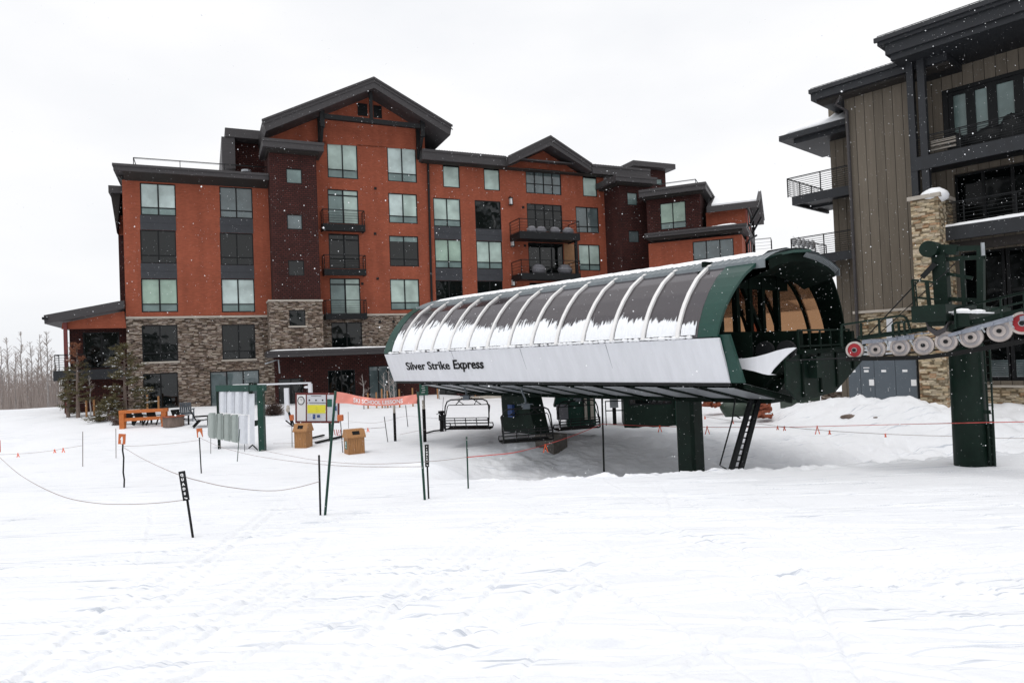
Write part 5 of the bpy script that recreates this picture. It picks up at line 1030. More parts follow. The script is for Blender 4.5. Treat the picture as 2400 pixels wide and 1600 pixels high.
# ================================================================== CHAIRS
def make_chair():
    R = thing('chairlift_chair', '', 'chairlift chair', group='chairs hanging under the lift station')
    mb = MB(); W_ = .95; hoop = [(-W_, -.32, .05), (-W_-.02, -.2, .45), (-W_, -.12, .95), (-W_+.08, -.10, 1.16), (-W_+.25, -.1, 1.24), (0, -.1, 1.26), (W_-.25, -.1, 1.24), (W_-.08, -.10, 1.16), (W_, -.12, .95), (W_+.02, -.2, .45), (W_, -.32, .05)]
    mb.tube(hoop, .03, 8); mb.build('bail_frame', M['black'], R, smooth=True)
    for s in (-1, 1): MB().tube([(s*W_, -.32, .5), (s*(W_+.02), -.28, .1), (s*W_, -.1, .0), (s*W_, .35, .02), (s*W_, .48, .10), (s*W_, .4, .22), (s*W_, .1, .24), (s*W_, -.24, .3)], .024, 7).build('armrest', M['black'], R, smooth=True)
    mb = MB()
    for k in range(7): mb.bar((-W_, -.26+.115*k, .02+.02*abs(k-3)/3), (W_, -.26+.115*k, .02+.02*abs(k-3)/3), .085, .05)
    mb.build('seat', M['ink'], R)
    mb = MB()
    for k, zz in enumerate((.16, .28, .40, .50)): mb.bar((-W_, -.30-.02*k, zz), (W_, -.30-.02*k, zz), .03, .045 if k < 3 else .03)
    for x in (-.47, 0, .47): mb.bar((x, -.27, .05), (x, -.37, .5), .03, .03)
    mb.build('backrest', M['black'], R)
    mb = MB(); mb.tube([(-W_, -.2, .42), (-W_+.02, .12, .95), (-W_+.06, .16, 1.0), (W_-.06, .16, 1.0), (W_-.02, .12, .95), (W_, -.2, .42)], .02, 6)
    for s in (-1, 1): mb.tube([(s*.32, .16, 1.0), (s*.24, .2, 1.02), (s*.42, 0, 1.2)], .016, 6); mb.tube([(s*.2, -.1, 1.3), (s*.55, .1, 1.02)], .02, 6)
    mb.build('safety_bar', M['black'], R, smooth=True)
    mb = MB(); mb.box(-.13, .13, -.2, .05, 1.22, 1.42); mb.tube([(0, -.1, 1.4), (-.02, -.12, 1.6), (-.12, -.1, 1.85), (-.16, -.05, 2.2), (-.1, 0, 2.5), (0, 0, 2.6)], .035, 8); mb.box(-.3, .3, -.05, .05, 1.36, 1.4); mb.build('hanger_arm', M['grey'], R)
    mb = MB(); mb.box(-.12, .12, -.25, .25, 2.52, 2.72); mb.build('grip', M['black'], R)
    return R
ch = make_chair()
def put_chair(o, px, py, Y, rot, label): P = at(px, py, Y); o.location = P; o.rotation_euler = (0, 0, rot); o['label'] = label
put_chair(ch, 1098, 1005, 28.6, rad(-14), 'black slatted four-seat lift chair, leftmost and farthest out from under the station')
c2 = copy_tree(ch); put_chair(c2, 1234, 1034, 25.6, rad(16), 'black lift chair hanging right in front of the slanted green mast, lowest of the chairs')
c3 = copy_tree(ch); put_chair(c3, 1354, 1005, 30.2, rad(20), 'black lift chair hanging in front of the small green attendant booth')

# ================================================================== HUTS, BOOTH, CONTROL STAND
def hut():
    P = gpt(1530, 998); F = Frame(P, 96); F.O.z = 0; u, z = F.u, F.z
    R = thing('operator_hut', 'dark green operator hut with wide black window under the lift station', 'hut', (F.O.x, F.O.y, P.z), F.th); g = P.z
    a, b = u(1462, 960), u(1586, 960); h = 2.55
    hw = (a+.25, b-.2, 1.0, 2.1); mb = MB(); wall_holes(mb, a, b, -.2, h, [hw]); mb.box(b, b+.05, .001, 2.2, -.2, h); mb.box(a, a+.05, .001, 2.2, -.2, h); mb.box(a+.05, b, 1.8, 2.2, -.2, h); mb.build('wall', M['dgreen'], R)
    window(R, *hw, kind='two', pane='dark'); MB().box(a-.2, b+.3, -.25, 2.5, h, h+.14).build('roof', M['dgreen'], R)
    mb = MB(); mb.box(b-.1, b+.28, -.35, -.3, -.1, h-.05); mb.build('door', M['green'], R)
hut()
def booth():
    P = at(1345, 983, 33.5); g = float(ground(P.x, P.y)); F = Frame(P, 92); F.O.z = 0; u, z = F.u, F.z
    R = thing('attendant_booth', 'small green booth with grey control box and vent behind the far lift chair', 'booth', (F.O.x, F.O.y, g), F.th)
    a, b = u(1328, 960), u(1396, 960); a0 = u(1298, 960); mb = MB(); mb.box(a, b, 0, 1.8, -.2, 2.3); mb.hexa([(a0, 0, 1.0), (a, 0, 1.0), (a, 1.2, 1.0), (a0, 1.2, 1.0), (a0+.3, 0, 2.2), (a, 0, 2.2), (a, 1.2, 2.2), (a0+.3, 1.2, 2.2)]); mb.build('wall', M['green'], R)
    mb = MB(); mb.box(a-.5, b+.1, -.12, 1.9, 2.3, 2.42); mb.build('roof', M['dgreen'], R)
    q = u(1361, 940); MB().box(q-.28, q+.28, -.16, -.001, 1.4, 1.95).build('control_box', M['galv'], R)
    mb = MB(); mb.box(b-.25, b-.1, -.1, -.001, .3, 1.6); mb.box(b-.55, b-.42, -.1, -.001, .3, 1.5); mb.build('trim_board', M['trim'], R)
    q = u(1318, 965); MB().box(q-.3, q+.25, -.8, -.4, .45, 1.15).build('equipment_cover', M['cover'], R)
booth()
def stand():
    P = gpt(1441, 995); F = Frame(P, 96); R = thing('control_stand', 'grey control box on a post inside a black tube guard rail, left of the hut', 'control stand', P, F.th)
    MB().box(-.09, .09, -.08, .08, -.2, 1.25).build('post', M['black'], R); MB().box(-.2, .2, -.2, .1, .85, 1.28).build('control_box', M['galv'], R)
    mb = MB(); mb.bar((-.42, -.25, 0), (-.42, -.25, 1.2), .05, .05); mb.bar((.42, -.25, 0), (.42, -.25, 1.2), .05, .05); mb.bar((-.44, -.25, 1.18), (.44, -.25, 1.18), .05, .05); mb.bar((-.44, -.25, .72), (.44, -.25, .72), .05, .05); mb.build('guard_rail', M['black'], R)
stand()
def ladder():
    P = at(1712, 1098, 19.6); R = thing('access_ladder', 'grey steel access ladder with side handrail leaning up to the lift station', 'ladder', P)
    A = [Vector(at(*q))-P for q in ((1714, 1100, 19.6), (1764, 925, 20.4), (1737, 1100, 19.6), (1781, 925, 20.4))]
    dn = (A[0]-A[1]).normalized()*.8
    for a, b in ((A[0], A[1]), (A[2], A[3])): MB().bar(a+dn, b, .12, .16, (0, 1, 0)).build('stringer', M['black'], R)
    mb = MB()
    for i in range(13): t = (i+.4)/13; mb.bar(A[0].lerp(A[1], t), A[2].lerp(A[3], t), .1, .03)
    mb.build('rung', M['black'], R)
    q = [Vector(at(*p))-P for p in ((1727, 905, 20.3), (1716, 985, 19.9), (1687, 1090, 19.5), (1703, 1099, 19.5))]; q2 = [Vector(at(*p))-P for p in ((1722, 972, 20.0), (1735, 980, 20.0))]
    mb = MB(); mb.tube(q, .022, 6); mb.tube(q2, .02, 6); mb.build('handrail', M['black'], R)
ladder()
def cabinets():
    w = -1.6; u, z = FC.u, FC.z; a, b = u(1988, 880, w), u(2149, 880, w); zt = z(2070, 839, w); P = FC.world((a+b)/2, w, -3.4)
    R = thing('utility_cabinet', 'long grey electrical cabinet with four doors and warning labels against the brown building', 'utility cabinet', P, FC.th)
    H_ = zt+3.4; W_ = (b-a)/2; MB().box(-W_, W_, .03, .9, -.3, H_).build('body', M['grey'], R, bevel=.01)
    xs = [a]+[u(x, 880, w) for x in (2017, 2049.5, 2099)]+[b]; mid = (a+b)/2
    for i in range(4):
        d = MB().box(xs[i]-mid+.012, xs[i+1]-mid-.012, 0, .029, -.2, H_-.03).build('door', M['grey'], R); c = (xs[i]+xs[i+1])/2-mid
        MB().box(c+.1, c+.14, -.03, 0, 1.1, 1.25).build('handle', M['galv'], d)
        k = MB(); k.box(c-.14, c+.06, -.004, -.0005, H_-.62, H_-.52); k.box(c-.16, c+.1, -.004, -.0005, H_-.44, H_-.40) if i == 1 else None; k.build('label_plate', M['textwhite'], d)
        k = MB(); k.box(c-.12, c+.14, -.004, -.0005, .42, .74); k.build('warning_label', M['textwhite'], d); k = MB(); k.box(c-.11, c+.13, -.006, -.0045, .68, .71); k.box(c-.11, c+.13, -.006, -.0045, .5, .52); k.build('warning_stripe', M['red'], d)
        if i in (1, 3): MB().box(xs[i+1]-mid-.24, xs[i+1]-mid-.03, -.004, -.0005, 1.35, 1.62).build('notice', M['textwhite'], d)
    MB().ball((-W_+1.0, .3, H_+.02), .5, .25, .08, 9, 5, .1).build('snow_cap', M['snowcap'], R, smooth=True)
cabinets()

# ================================================================== POLES, SIGNS, ROPES ON THE SNOW
def pole(px0, py0, px1, py1, r, mat, label, name='marker_pole', cat='pole', P=None, bend=0, group=None):
    P = P or gpt(px0, py0); T = at(px1, py1, P.y)-P; root = thing(name, label, cat, P, 0, group)
    pts = [Vector((0, 0, -.25))+T*(-.0)]+[T*(i/6)+Vector((bend*math.sin(i*2.1), 0, 0)) for i in range(7)]
    MB().tube(pts, r, 8).build('shaft', M[mat], root, smooth=True); return root, P, T
def rot_to(root, T): pass
PT = {}
def P3(k, f): r, P, T = PT[k]; return P+T*f
PT['p1'] = pole(194, 1093, 194, 1011, .013, 'twigd', 'thin grey stake holding the flagged rope at far left', 'stake', 'stake')
PT['p2'] = pole(272, 1073, 271.5, 1004, .013, 'twigd', 'thin grey stake in front of the orange timber rail', 'stake', 'stake')
def arrow_sign(key, base, top, sg, label, arrow, bend=0, tilt=0):
    r, P, T = PT[key] = pole(*base, *top, .022, 'black', label, 'trail_sign', 'sign', bend=bend)
    c = at((sg[0]+sg[2])/2, (sg[1]+sg[3])/2, P.y)-P; k = P.y/FPX; W_ = (sg[2]-sg[0])*k/2*.95; H_ = (sg[3]-sg[1])*k/2
    s = MB().box(-W_, W_, -.012, .012, -H_, H_).build('sign_board', M['osign'], r, loc=(c.x, -.035, c.z)); s.rotation_euler = (0, tilt, 0)
    m_ = MB(); m_.add([(x*W_, -.014, y*H_) for x, y in arrow]+[(x*W_, -.010, y*H_) for x, y in arrow], [tuple(range(len(arrow)))]); m_.build('arrow_mark', M['textwhite'], s)
arrow_sign('s1', (290.8, 1140.6), (288, 1038), (279, 1016, 296, 1040), 'orange sign with small white arrow on a crooked black pole', [(-.15, -.9), (.3, -.9), (.35, -.1), (.2, .5), (-.1, .45), (-.5, -.15), (-.2, -.1)], bend=.015, tilt=.08)
arrow_sign('s2', (471.8, 1108), (467, 1022), (462, 1003, 476, 1024), 'orange sign half covered by snow on a thin black pole before the panel rack', [(-.6, -1), (.9, -1), (.5, -.2), (.1, .35), (-.5, .1)], tilt=-.06)
arrow_sign('s0', (-6, 1120), (-7, 1055), (-14, 1031, 3, 1059), 'red-orange sign cut off by the left edge of the picture', [(-.3, -.5), (.3, -.5), (.3, .4), (-.3, .4)])
def word_sign(key, base, corners, text, label, wpx, hand=True):
    """narrow upright sign board, letters stacked"""
    (tx, ty), (bx, by) = corners; r, P, T = PT[key] = pole(*base, bx, by, .02, 'black', label, 'lane_sign', 'sign')
    a, b = at(tx, ty, P.y)-P, at(bx, by, P.y)-P; ax = (a-b); H_ = ax.length; k = P.y/FPX; W_ = wpx*k/2; ang = math.atan2(ax.x, ax.z)
    s = MB().box(-W_, W_, -.012, .012, 0, H_).build('sign_board', M['ink'] if key == 'sg' else M['black'], r, loc=(b.x, b.y-.03, b.z)); s.rotation_euler = (0, ang, 0)
    n = len(text); st = H_*.80/n
    for i, ch_ in enumerate(text): put_text(ch_, st*.72, M['textwhite'], s, MX((0, -.016, H_*.955-st*(i+.5)), (1, 0, 0), (0, 0, 1)), name='letter', bold=.004, ext=.002)
    if hand: m_ = MB(); q = [(-.6, .55), (-.2, .85), (.0, .6), (.6, .3), (.75, -.2), (.35, -.5), (.0, -.35), (-.1, .1)]; m_.add([(x*W_*.9, -.016, H_*.075+y*H_*.05) for x, y in q], [tuple(range(8))]); m_.build('arrow_mark', M['textwhite'], s)
word_sign('q', (452, 1258), ((428, 1103), (439, 1171)), 'QUADS', 'tilted black sign reading QUADS down its face, nearest sign at left', 14.5)
word_sign('sg', (1004.7, 1167), ((1000.5, 1041), (1001.5, 1093)), 'SINGLES', 'narrow black lane sign with stacked white letters beside the tall green pole', 9.2)
PT['g1'] = pole(556, 1082, 562, 1005, .016, 'green', 'short green pole leaning just in front of the ribbed panel rack')
PT['g2'] = pole(494, 1062, 494, 1026, .012, 'black', 'short thin stake below the left end of the panel rack', 'stake', 'stake')
PT['g3'] = pole(573.5, 1057, 573, 1040, .012, 'black', 'shortest thin stake below the right end of the panel rack', 'stake', 'stake')
PT['k1'] = pole(751, 1205, 747.6, 1066, .020, 'black', 'shorter black pole beside the leaning green banner pole')
PT['bl'] = pole(762, 1205, 786.5, 916, .026, 'green', 'tall leaning green pole at the left end of the salmon banner', 'banner_pole')
PT['br'] = pole(995.5, 1170, 979, 918, .028, 'green', 'tall green pole at the right end of the salmon banner', 'banner_pole')
PT['o1'] = pole(684.7, 1047, 684, 984, .016, 'black', 'thin black pole with orange knob, left of the information board')
PT['o2'] = pole(803.5, 1060, 798, 985, .018, 'black', 'black pole with orange knob at the right foot of the information board')
for k, w_ in (('o1', .1), ('o2', .15)):
    r, P, T = PT[k]; MB().box(T.x-w_*.8, T.x+w_*.8, -.1, .1, T.z-.02, T.z+.24).build('pole_cap', M['osign'], r, bevel=.03)
PT['t1'] = pole(817, 1004, 816, 965, .012, 'twigd', 'thin stake behind the right wooden bin', 'stake', 'stake')
PT['t2'] = pole(908.8, 1035, 900.6, 976, .018, 'black', 'leaning black pole right of the wooden bin, tied with a rope')
PT['t3'] = pole(956, 1000, 950.6, 949, .018, 'black', 'thin dark pole leaning behind the padded post')
PT['n1'] = pole(1097.5, 1144.7, 1093.5, 1023, .020, 'green', 'green pole in the open snow where the red rope is tied')
PT['tall'] = pole(1415.7, 1107, 1410.6, 916, .036, 'black', 'tall black pole in front of the lift station between mast and column')
def padded(x, y0, y1, wpx, label, key):
    P = gpt(x, y0); r = thing('padded_post', label, 'post', P); T = at(x, y1, P.y)-P; k = P.y/FPX*wpx/2; PT[key] = (r, P, T)
    MB().tube([(0, 0, -.2), (0, 0, T.z*.78)], k, 14).build('pad', M['ink'], r, smooth=True); MB().tube([(0, 0, T.z*.78), (0, 0, T.z)], k*.9, 14).build('yellow_top', M['yellow'] if False else M['trim'], r, smooth=True)
padded(926.5, 1033, 949, 6.4, 'black padded post with pale top under the middle of the banner', 'pd1')
padded(996, 1034, 937, 8, 'thicker black padded post right behind the green sign pole', 'pd2')
def green_board():
    P = PT['pd2'][1]+Vector((0, .15, 0)); r = thing('small_sign', 'small green board with white lettering above the padded post', 'sign', P); c = at(993.5, 912.5, P.y)-P; k = P.y/FPX
    MB().tube([(c.x*.2, 0, -.1), (c.x, 0, c.z)], .03, 8).build('shaft', M['dgreen'], r); s = MB().box(c.x-10*k, c.x+10*k, -.05, -.03, c.z-13.5*k, c.z+13.5*k).build('sign_board', M['signgreen'], r)
    m_ = MB()
    for i, (a, b) in enumerate(((-.4, .25), (-.5, .3), (-.35, .35), (-.55, .2))): zz = c.z+(8-i*5.2)*k; m_.hexa([(c.x+a*10*k, -.056, zz), (c.x+b*10*k, -.056, zz+.6*k), (c.x+b*10*k, -.052, zz+.6*k), (c.x+a*10*k, -.052, zz), (c.x+a*10*k, -.056, zz+1.5*k), (c.x+b*10*k, -.056, zz+2.1*k), (c.x+b*10*k, -.052, zz+2.1*k), (c.x+a*10*k, -.052, zz+1.5*k)])
    m_.build('lettering', M['textwhite'], s)
green_board()
def banner():
    Y0, Y1 = PT['bl'][1].y, PT['br'][1].y; n = 48; k = Y0/FPX
    top = [(787, 917), (812, 921), (836, 927), (860, 931), (881, 933.5), (905, 933), (930, 930), (955, 926.5), (978, 923)]; bot = [(787, 944.5), (812, 945), (836, 948), (860, 950), (881, 951), (905, 950.5), (930, 949), (955, 947), (978, 945.5)]
    def ev(L_, t): q = t*8; i = min(7, int(q)); f = q-i; return (L_[i][0]*(1-f)+L_[i+1][0]*f, L_[i][1]*(1-f)+L_[i+1][1]*f)
    P = at(787, 930, Y0); r = thing('banner', 'salmon cloth banner reading SKI SCHOOL LESSONS strung between two green poles', 'banner', P)
    V = []; F = []; m_ = 6
    def pt(t, s, off=0):
        a, b = ev(top, t), ev(bot, t); Y = Y0+(Y1-Y0)*t+.10*math.sin(t*9+s*2)*math.sin(math.pi*t)+.02*math.sin(t*40+s*5); q = at(a[0]+(b[0]-a[0])*s, a[1]+(b[1]-a[1])*s, Y+off)-P; return q
    for i in range(n+1):
        for j in range(m_+1): V.append(pt(i/n, j/m_))
    for i in range(n):
        for j in range(m_): q = i*(m_+1)+j; F.append((q, q+1, q+m_+2, q+m_+1))
    b = MB().add(V, F).build('cloth', M['banner'], r, smooth=True)
    me = textmesh('SKI SCHOOL LESSONS', 1.0, ext=.0, bold=.02, align='LEFT'); xs = [v.co.x for v in me.vertices]; x0, x1 = min(xs), max(xs); ys = [v.co.y for v in me.vertices]; y0, y1 = min(ys), max(ys)
    for v in me.vertices:
        t = .21+.61*(v.co.x-x0)/(x1-x0); s = .80-.52*(v.co.y-y0)/(y1-y0)
        q = pt(t, s, -.02); v.co = q
    me.materials.clear(); me.materials.append(M['textwhite']); me.name = 'lettering'; o = bpy.data.objects.new('lettering', me); C.objects.link(o); o.parent = r
banner()
def rope(pts, label, mat='rope', r=.007, flags=()):
    """pts: (px, py, depth)"""
    W_ = [at(*p) for p in pts]; O = W_[0]; R = thing('rope', label, 'rope', O); L_ = []
    for i in range(len(W_)-1):                      # Catmull-Rom through the points
        p0, p1, p2, p3 = W_[max(i-1, 0)], W_[i], W_[i+1], W_[min(i+2, len(W_)-1)]
        for k in range(6): t = k/6; L_.append(.5*((2*p1)+(p2-p0)*t+(2*p0-5*p1+4*p2-p3)*t*t+(3*p1-p0-3*p2+p3)*t**3)-O)
    L_.append(W_[-1]-O); mb = MB(); mb.tube(L_, r, 5)
    mb.build('line', M[mat], R, smooth=True)
    for fx, fy, Y, ln in flags:
        q = at(fx, fy, Y)-O; k = Y/FPX; m_ = MB()
        for s in (-1, 1): m_.hexa([(q.x-.012, q.y-.004, q.z), (q.x+.014, q.y-.004, q.z), (q.x+.014, q.y+.004, q.z), (q.x-.012, q.y+.004, q.z)]+[(q.x+s*.3*ln*k-.012+dx, q.y+dy+s*.01, q.z-ln*k) for dx, dy in ((0, -.004), (.035, -.004), (.035, .004), (0, .004))])
        m_.tube([(q.x-.03, q.y, q.z), (q.x, q.y-.02, q.z+.03), (q.x+.03, q.y, q.z)], .012, 5); m_.build('flag', M['orangeflag'], R)
    return R
Yq = PT['q'][1].y; Y1 = PT['s1'][1].y; Y2 = PT['s2'][1].y; Yk = PT['k1'][1].y; Yb = PT['br'][1].y; Yn = PT['n1'][1].y; Yt = PT['tall'][1].y; Yp = PT['p1'][1].y
rope([(-60, 1066, Yp), (0, 1065, Yp), (60, 1062, Yp), (110, 1057, Yp), (155, 1050, Yp), (194, 1043.5, Yp)], 'rope with three orange ribbons running left from the thin stake', flags=[(42, 1063, Yp, 8), (128, 1054, Yp, 7), (148, 1051, Yp, 9)])
rope([(-30, 1045, Y1+.5), (0, 1072, Y1), (30, 1099, (Y1+Yq)/2+.5), (54, 1117, (Y1+Yq)/2), (100, 1143, Yq+1), (160, 1167, Yq+.6), (230, 1179, Yq+.3), (300, 1181, Yq+.1), (370, 1178, Yq), (433, 1171, Yq-.03)], 'long sagging rope from the left edge up to the QUADS sign', 'rope', .006)
rope([(290, 1048, Y1-.03), (330, 1072, Y1*.9+Yq*.1), (380, 1096, (Y1+Yq)/2), (425, 1114, Yq+.25), (470, 1127, Yq+.2), (530, 1140, Yq+.1), (602, 1148.5, Yk+.3), (650, 1149, Yk+.2), (700, 1141, Yk+.1), (748, 1128, Yk-.03)], 'rope from the crooked orange sign passing behind the QUADS sign to the short black pole', 'rope', .007)
rope([(290, 1045, Y1), (350, 1043, (Y1+Y2)/2), (410, 1038, Y2), (467, 1031, Y2)], 'thin slack rope between the two orange signs', 'rope', .006)
rope([(470, 1026, Y2-.03), (505, 1042, Y2), (545, 1055, Y2-1), (600, 1068, Y2-2), (680, 1080, (Y2+Yb)/2), (780, 1090, Yb+1), (880, 1093.5, Yb+.5), (990, 1093, Yb-.03)], 'lower of two ropes crossing the snow below the wooden bins', 'rope', .0065)
rope([(612, 1054, 24), (660, 1064, 22.5), (740, 1078, 20), (840, 1086.5, Yb+2), (940, 1085, Yb+.6), (990, 1082, Yb), (1040, 1078, (Yb+Yn)/2), (1093, 1071, Yn-.02)], 'upper of two ropes crossing the snow, from the green rack post to the green pole', 'rope', .0065)
rope([(1095, 1071, Yn-.02), (1150, 1066, Yn+.2), (1205, 1060, Yn+.6), (1260, 1047, Yt-.6), (1310, 1032, Yt-.4), (1360, 1014, Yt-.1), (1412, 993, Yt-.04)], 'red rope rising over the shaded hollow to the tall black pole', 'ropered', .012, [(1278, 1042, Yt-.5, 18)])
rope([(1412, 993, Yt-.04), (1500, 997, Yt+.1), (1600, 1000, Yt+.1), (1720, 1001, Yt), (1850, 1000.5, Yt), (1990, 997, Yt-.2), (2120, 994, Yt-.3), (2232, 991.5, 16.7), (2300, 990, 16.7), (2400, 988, 16.5), (2480, 985, 16.5)], 'red rope stretched past the front column and ladder to the right edge', 'ropered', .011, [(1546, 998, Yt+.1, 14), (1657, 1000, Yt, 17), (1915, 999, Yt, 18)])
rope([(1652, 976, 30), (1690, 982, 29), (1718, 986, 28), (1780, 993, 26), (1850, 1001, 24), (1940, 1009, 22.5), (2060, 1016, 21.5), (2160, 1020, 21), (2240, 1022, 20.8), (2320, 1026, 20.5), (2480, 1027, 20.5)], 'thin grey rope with small red ribbons crossing the bank behind the ladder', 'rope', .008, [(1652, 976, 30, 6), (1717, 985, 28, 8), (1822, 999, 25, 8), (1838, 1000, 24.6, 9), (1944, 1010, 22.4, 8), (2075, 1018, 21.4, 6)])
Yo = PT['o1'][1].y
rope([(640, 1039, Yo), (685, 1038, Yo), (740, 1034, Yo), (800, 1010, Yo-1), (806, 1008, Yo-1)], 'slack thin rope at the foot of the information board', 'rope', .006)
rope([(852, 1005, 27), (875, 1003, 26.8), (902, 1001, PT['t2'][1].y)], 'short rope between the right wooden bin and the leaning black pole', 'rope', .010, [(862, 1004, 27, 8)])
rope([(817, 987, 34), (870, 991, 32), (910, 985, 31), (952, 975, PT['t3'][1].y), (1010, 979, 33), (1032, 980, 33)], 'faint rope behind the banner poles running to the snow hydrant', 'rope', .006)
rope([(937, 1018, 26), (975, 1010, 26.5), (1000, 1006, 26.5)], 'short loose rope end left of the thick padded post', 'rope', .006)

# ================================================================== BINS, BOARD, PANEL RACK
def bin_(px, py, wpx, hpx, rot, label, sign):
    P = gpt(px, py); k = P.y/FPX; W_, H_ = wpx*k/2, hpx*k; R = thing('trash_bin', label, 'trash bin', P-Vector((0, 0, .08)), rot, 'wooden bins beside the information board'); D = W_
    m_ = MB(); n = 7
    for f in range(4):
        for i in range(n):
            a = -W_+2*W_*i/n; b = a+2*W_/n-.012
            if f == 0: m_.box(a, b, -D, -D+.03, 0, H_*.68)
            elif f == 1: m_.box(a, b, D-.03, D, 0, H_*.68)
            elif f == 2: m_.box(-W_, -W_+.03, a, b, 0, H_*.68)
            else: m_.box(W_-.03, W_, a, b, 0, H_*.68)
    m_.box(-W_+.03, W_-.03, -D+.03, D-.03, .02, H_*.66); m_.build('bin_body', M['wood'], R)
    e = .05; z0, z1 = H_*.68, H_*.99; lid = [(-D-e, z0), (D+e, z0), (D+e, z0+.05), (D*.55, z1), (-D*.55, z1), (-D-e, z0+.05)]
    m_ = MB(); m_.prism(lid, 'x', -W_-e, W_+e); l = m_.build('lid', M['wood'], R)
    sl_ = Vector((0, .45*D+e, z1-z0-.05)).normalized(); nn_ = Vector((0, -sl_.z, sl_.y)); c = Vector((0, -D-e, z0+.05)).lerp(Vector((0, -D*.55, z1)), .52)
    q = [c+Vector((sx*W_*.45, 0, 0))+sl_*(sy*.085)+nn_*.006 for sx, sy in ((-1, -1), (1, -1), (1, 1), (-1, 1))]; q2 = [p-nn_*.02 for p in q]; MB().hexa(q2+q).build('opening', M['ink'], l)
    if sign: m_ = MB(); m_.box(-W_-.012, -W_-.002, -D*.35, D*.55, H_*.26, H_*.56); s = m_.build('label_plate', M['signgreen'], R); m_ = MB(); [m_.box(-W_-.016, -W_-.013, -D*.2, D*.4, H_*(.42+.045*i), H_*(.44+.045*i)) for i in range(3)]; m_.build('print_lines', M['textwhite'], s); put_text('345', .13, M['textwhite'], s, MX((-W_-.014, D*.1, H_*.335), (0, -1, 0), (0, 0, 1)), ext=.001)
bin_(712, 1047, 30, 60, rad(-12), 'brown slatted wooden bin on the left, below the corner of the information board', False)
bin_(831, 1062, 38, 62, rad(30), 'brown slatted wooden bin on the right with a green label on its side', True)
def board():
    P = gpt(744, 1036); P.y = P.y; Y = P.y; k = Y/FPX; R = thing('information_board', 'dark red framed information board with clock and yellow notice', 'notice board', P)
    def q(x, y, dy=0): a = at(x, y, Y+dy+(x-744)/52*.32)-P; return a
    def panel(x0, y0, x1, y1, mat, name, parent, off, th=.03):
        k_ = (926-919)/(796-692); dy = lambda x: (x-692)*k_
        V = [q(x0, y1+dy(x0)*0, off), q(x1, y1, off), q(x1, y1, off+th), q(x0, y1, off+th), q(x0, y0, off), q(x1, y0, off), q(x1, y0, off+th), q(x0, y0, off+th)]
        return MB().hexa(V).build(name, M[mat], parent)
    f = panel(692, 920, 796, 991, 'darkred', 'frame', R, 0, .08)
    for x0, x1, nm in ((696, 716.5, 'white_panel'), (719.5, 763.5, 'white_panel'), (767, 791, 'white_panel')): panel(x0, 925, x1, 986, 'panelw' if x0 > 700 else 'textwhite', nm, f, -.02, .018)
    panel(720.5, 948.5, 763, 968, 'yellow', 'yellow_notice', f, -.035, .01); panel(767, 935, 778, 953, 'signgreen', 'green_notice', f, -.035, .01)
    for i in range(3):
        s = put_text(('SKI  SCHOOL  LESSONS', '10:00 AM - 2:00 PM', 'INFO')[i] if False else '~', .09, M['blue'], f, MX(q(742, 953+i*5.5, -.05), q(780, 953)-q(720, 953), (0, 0, 1)), ext=.001)
    m_ = MB()
    c = q(705.5, 938.5, -.035); rr = 7*k; n = 28
    m_.tube([(c.x+rr*math.sin(6.2832*i/n), c.y+.2*rr*math.sin(6.2832*i/n), c.z+1.3*rr*math.cos(6.2832*i/n)) for i in range(n+1)], .018, 6); m_.bar(c, c+Vector((0, 0, .09)), .01, .01); m_.bar(c, c+Vector((.05, 0, .02)), .01, .01); m_.build('clock', M['ink'], f)
    m_ = MB()
    for x in (725, 740.5, 756): p = q(x, 937.5, -.03); m_.cyl(p, (0, 1, 0), 1.9*k, .01, 12)
    a, b = q(720, 943.5, -.03), q(763, 944, -.03); m_.bar(a, b, .01, .02); a, b = q(729, 927.5, -.03), q(753, 928, -.03); m_.bar(a, b, .008, .02); m_.build('black_print', M['ink'], f)
    m_ = MB(); p = q(736, 976, -.03); m_.box(p.x-3*k, p.x+3*k, p.y-.01, p.y, p.z-5.5*k, p.z+5.5*k); p = q(746, 975, -.03); m_.box(p.x-4*k, p.x+4*k, p.y-.01, p.y, p.z-3*k, p.z+3*k); m_.build('blue_emblem', M['blue'], f)
    m_ = MB(); p = q(786, 957, -.03); m_.box(p.x-4*k, p.x+3*k, p.y-.01, p.y, p.z-5*k, p.z+6*k); m_.build('blue_notice', M['blue'], f)
    for x in (727, 773): a = q(x, 989, .1); m_ = MB(); m_.bar((a.x, a.y, a.z), (a.x, a.y, -.3), .11, .11); m_.build('leg', M['green'], R)
    for (x0, y0, x1, y1) in ((726, 1030, 759, 1022), (740, 1040, 805, 1024)): a, b = gpt(x0, y0)-P+Vector((0, 0, .06)), gpt(x1, y1)-P+Vector((0, 0, .06)); m_ = MB(); m_.bar(a, b, .14, .07); m_.build('skid', M['ink'], R)
    a, b = q(783, 1006, -.6), q(798, 1008, -.6); m_ = MB(); [m_.tube([a+Vector((d, 0, 0)), a+Vector((d+.03, 0, -.25)), a+Vector((d+.16, 0, -.3)), a+Vector((d+.2, 0, -.02))], .018, 5) for d in (0, .1)]; m_.build('rope_loop', M['ropered'], R)
board()
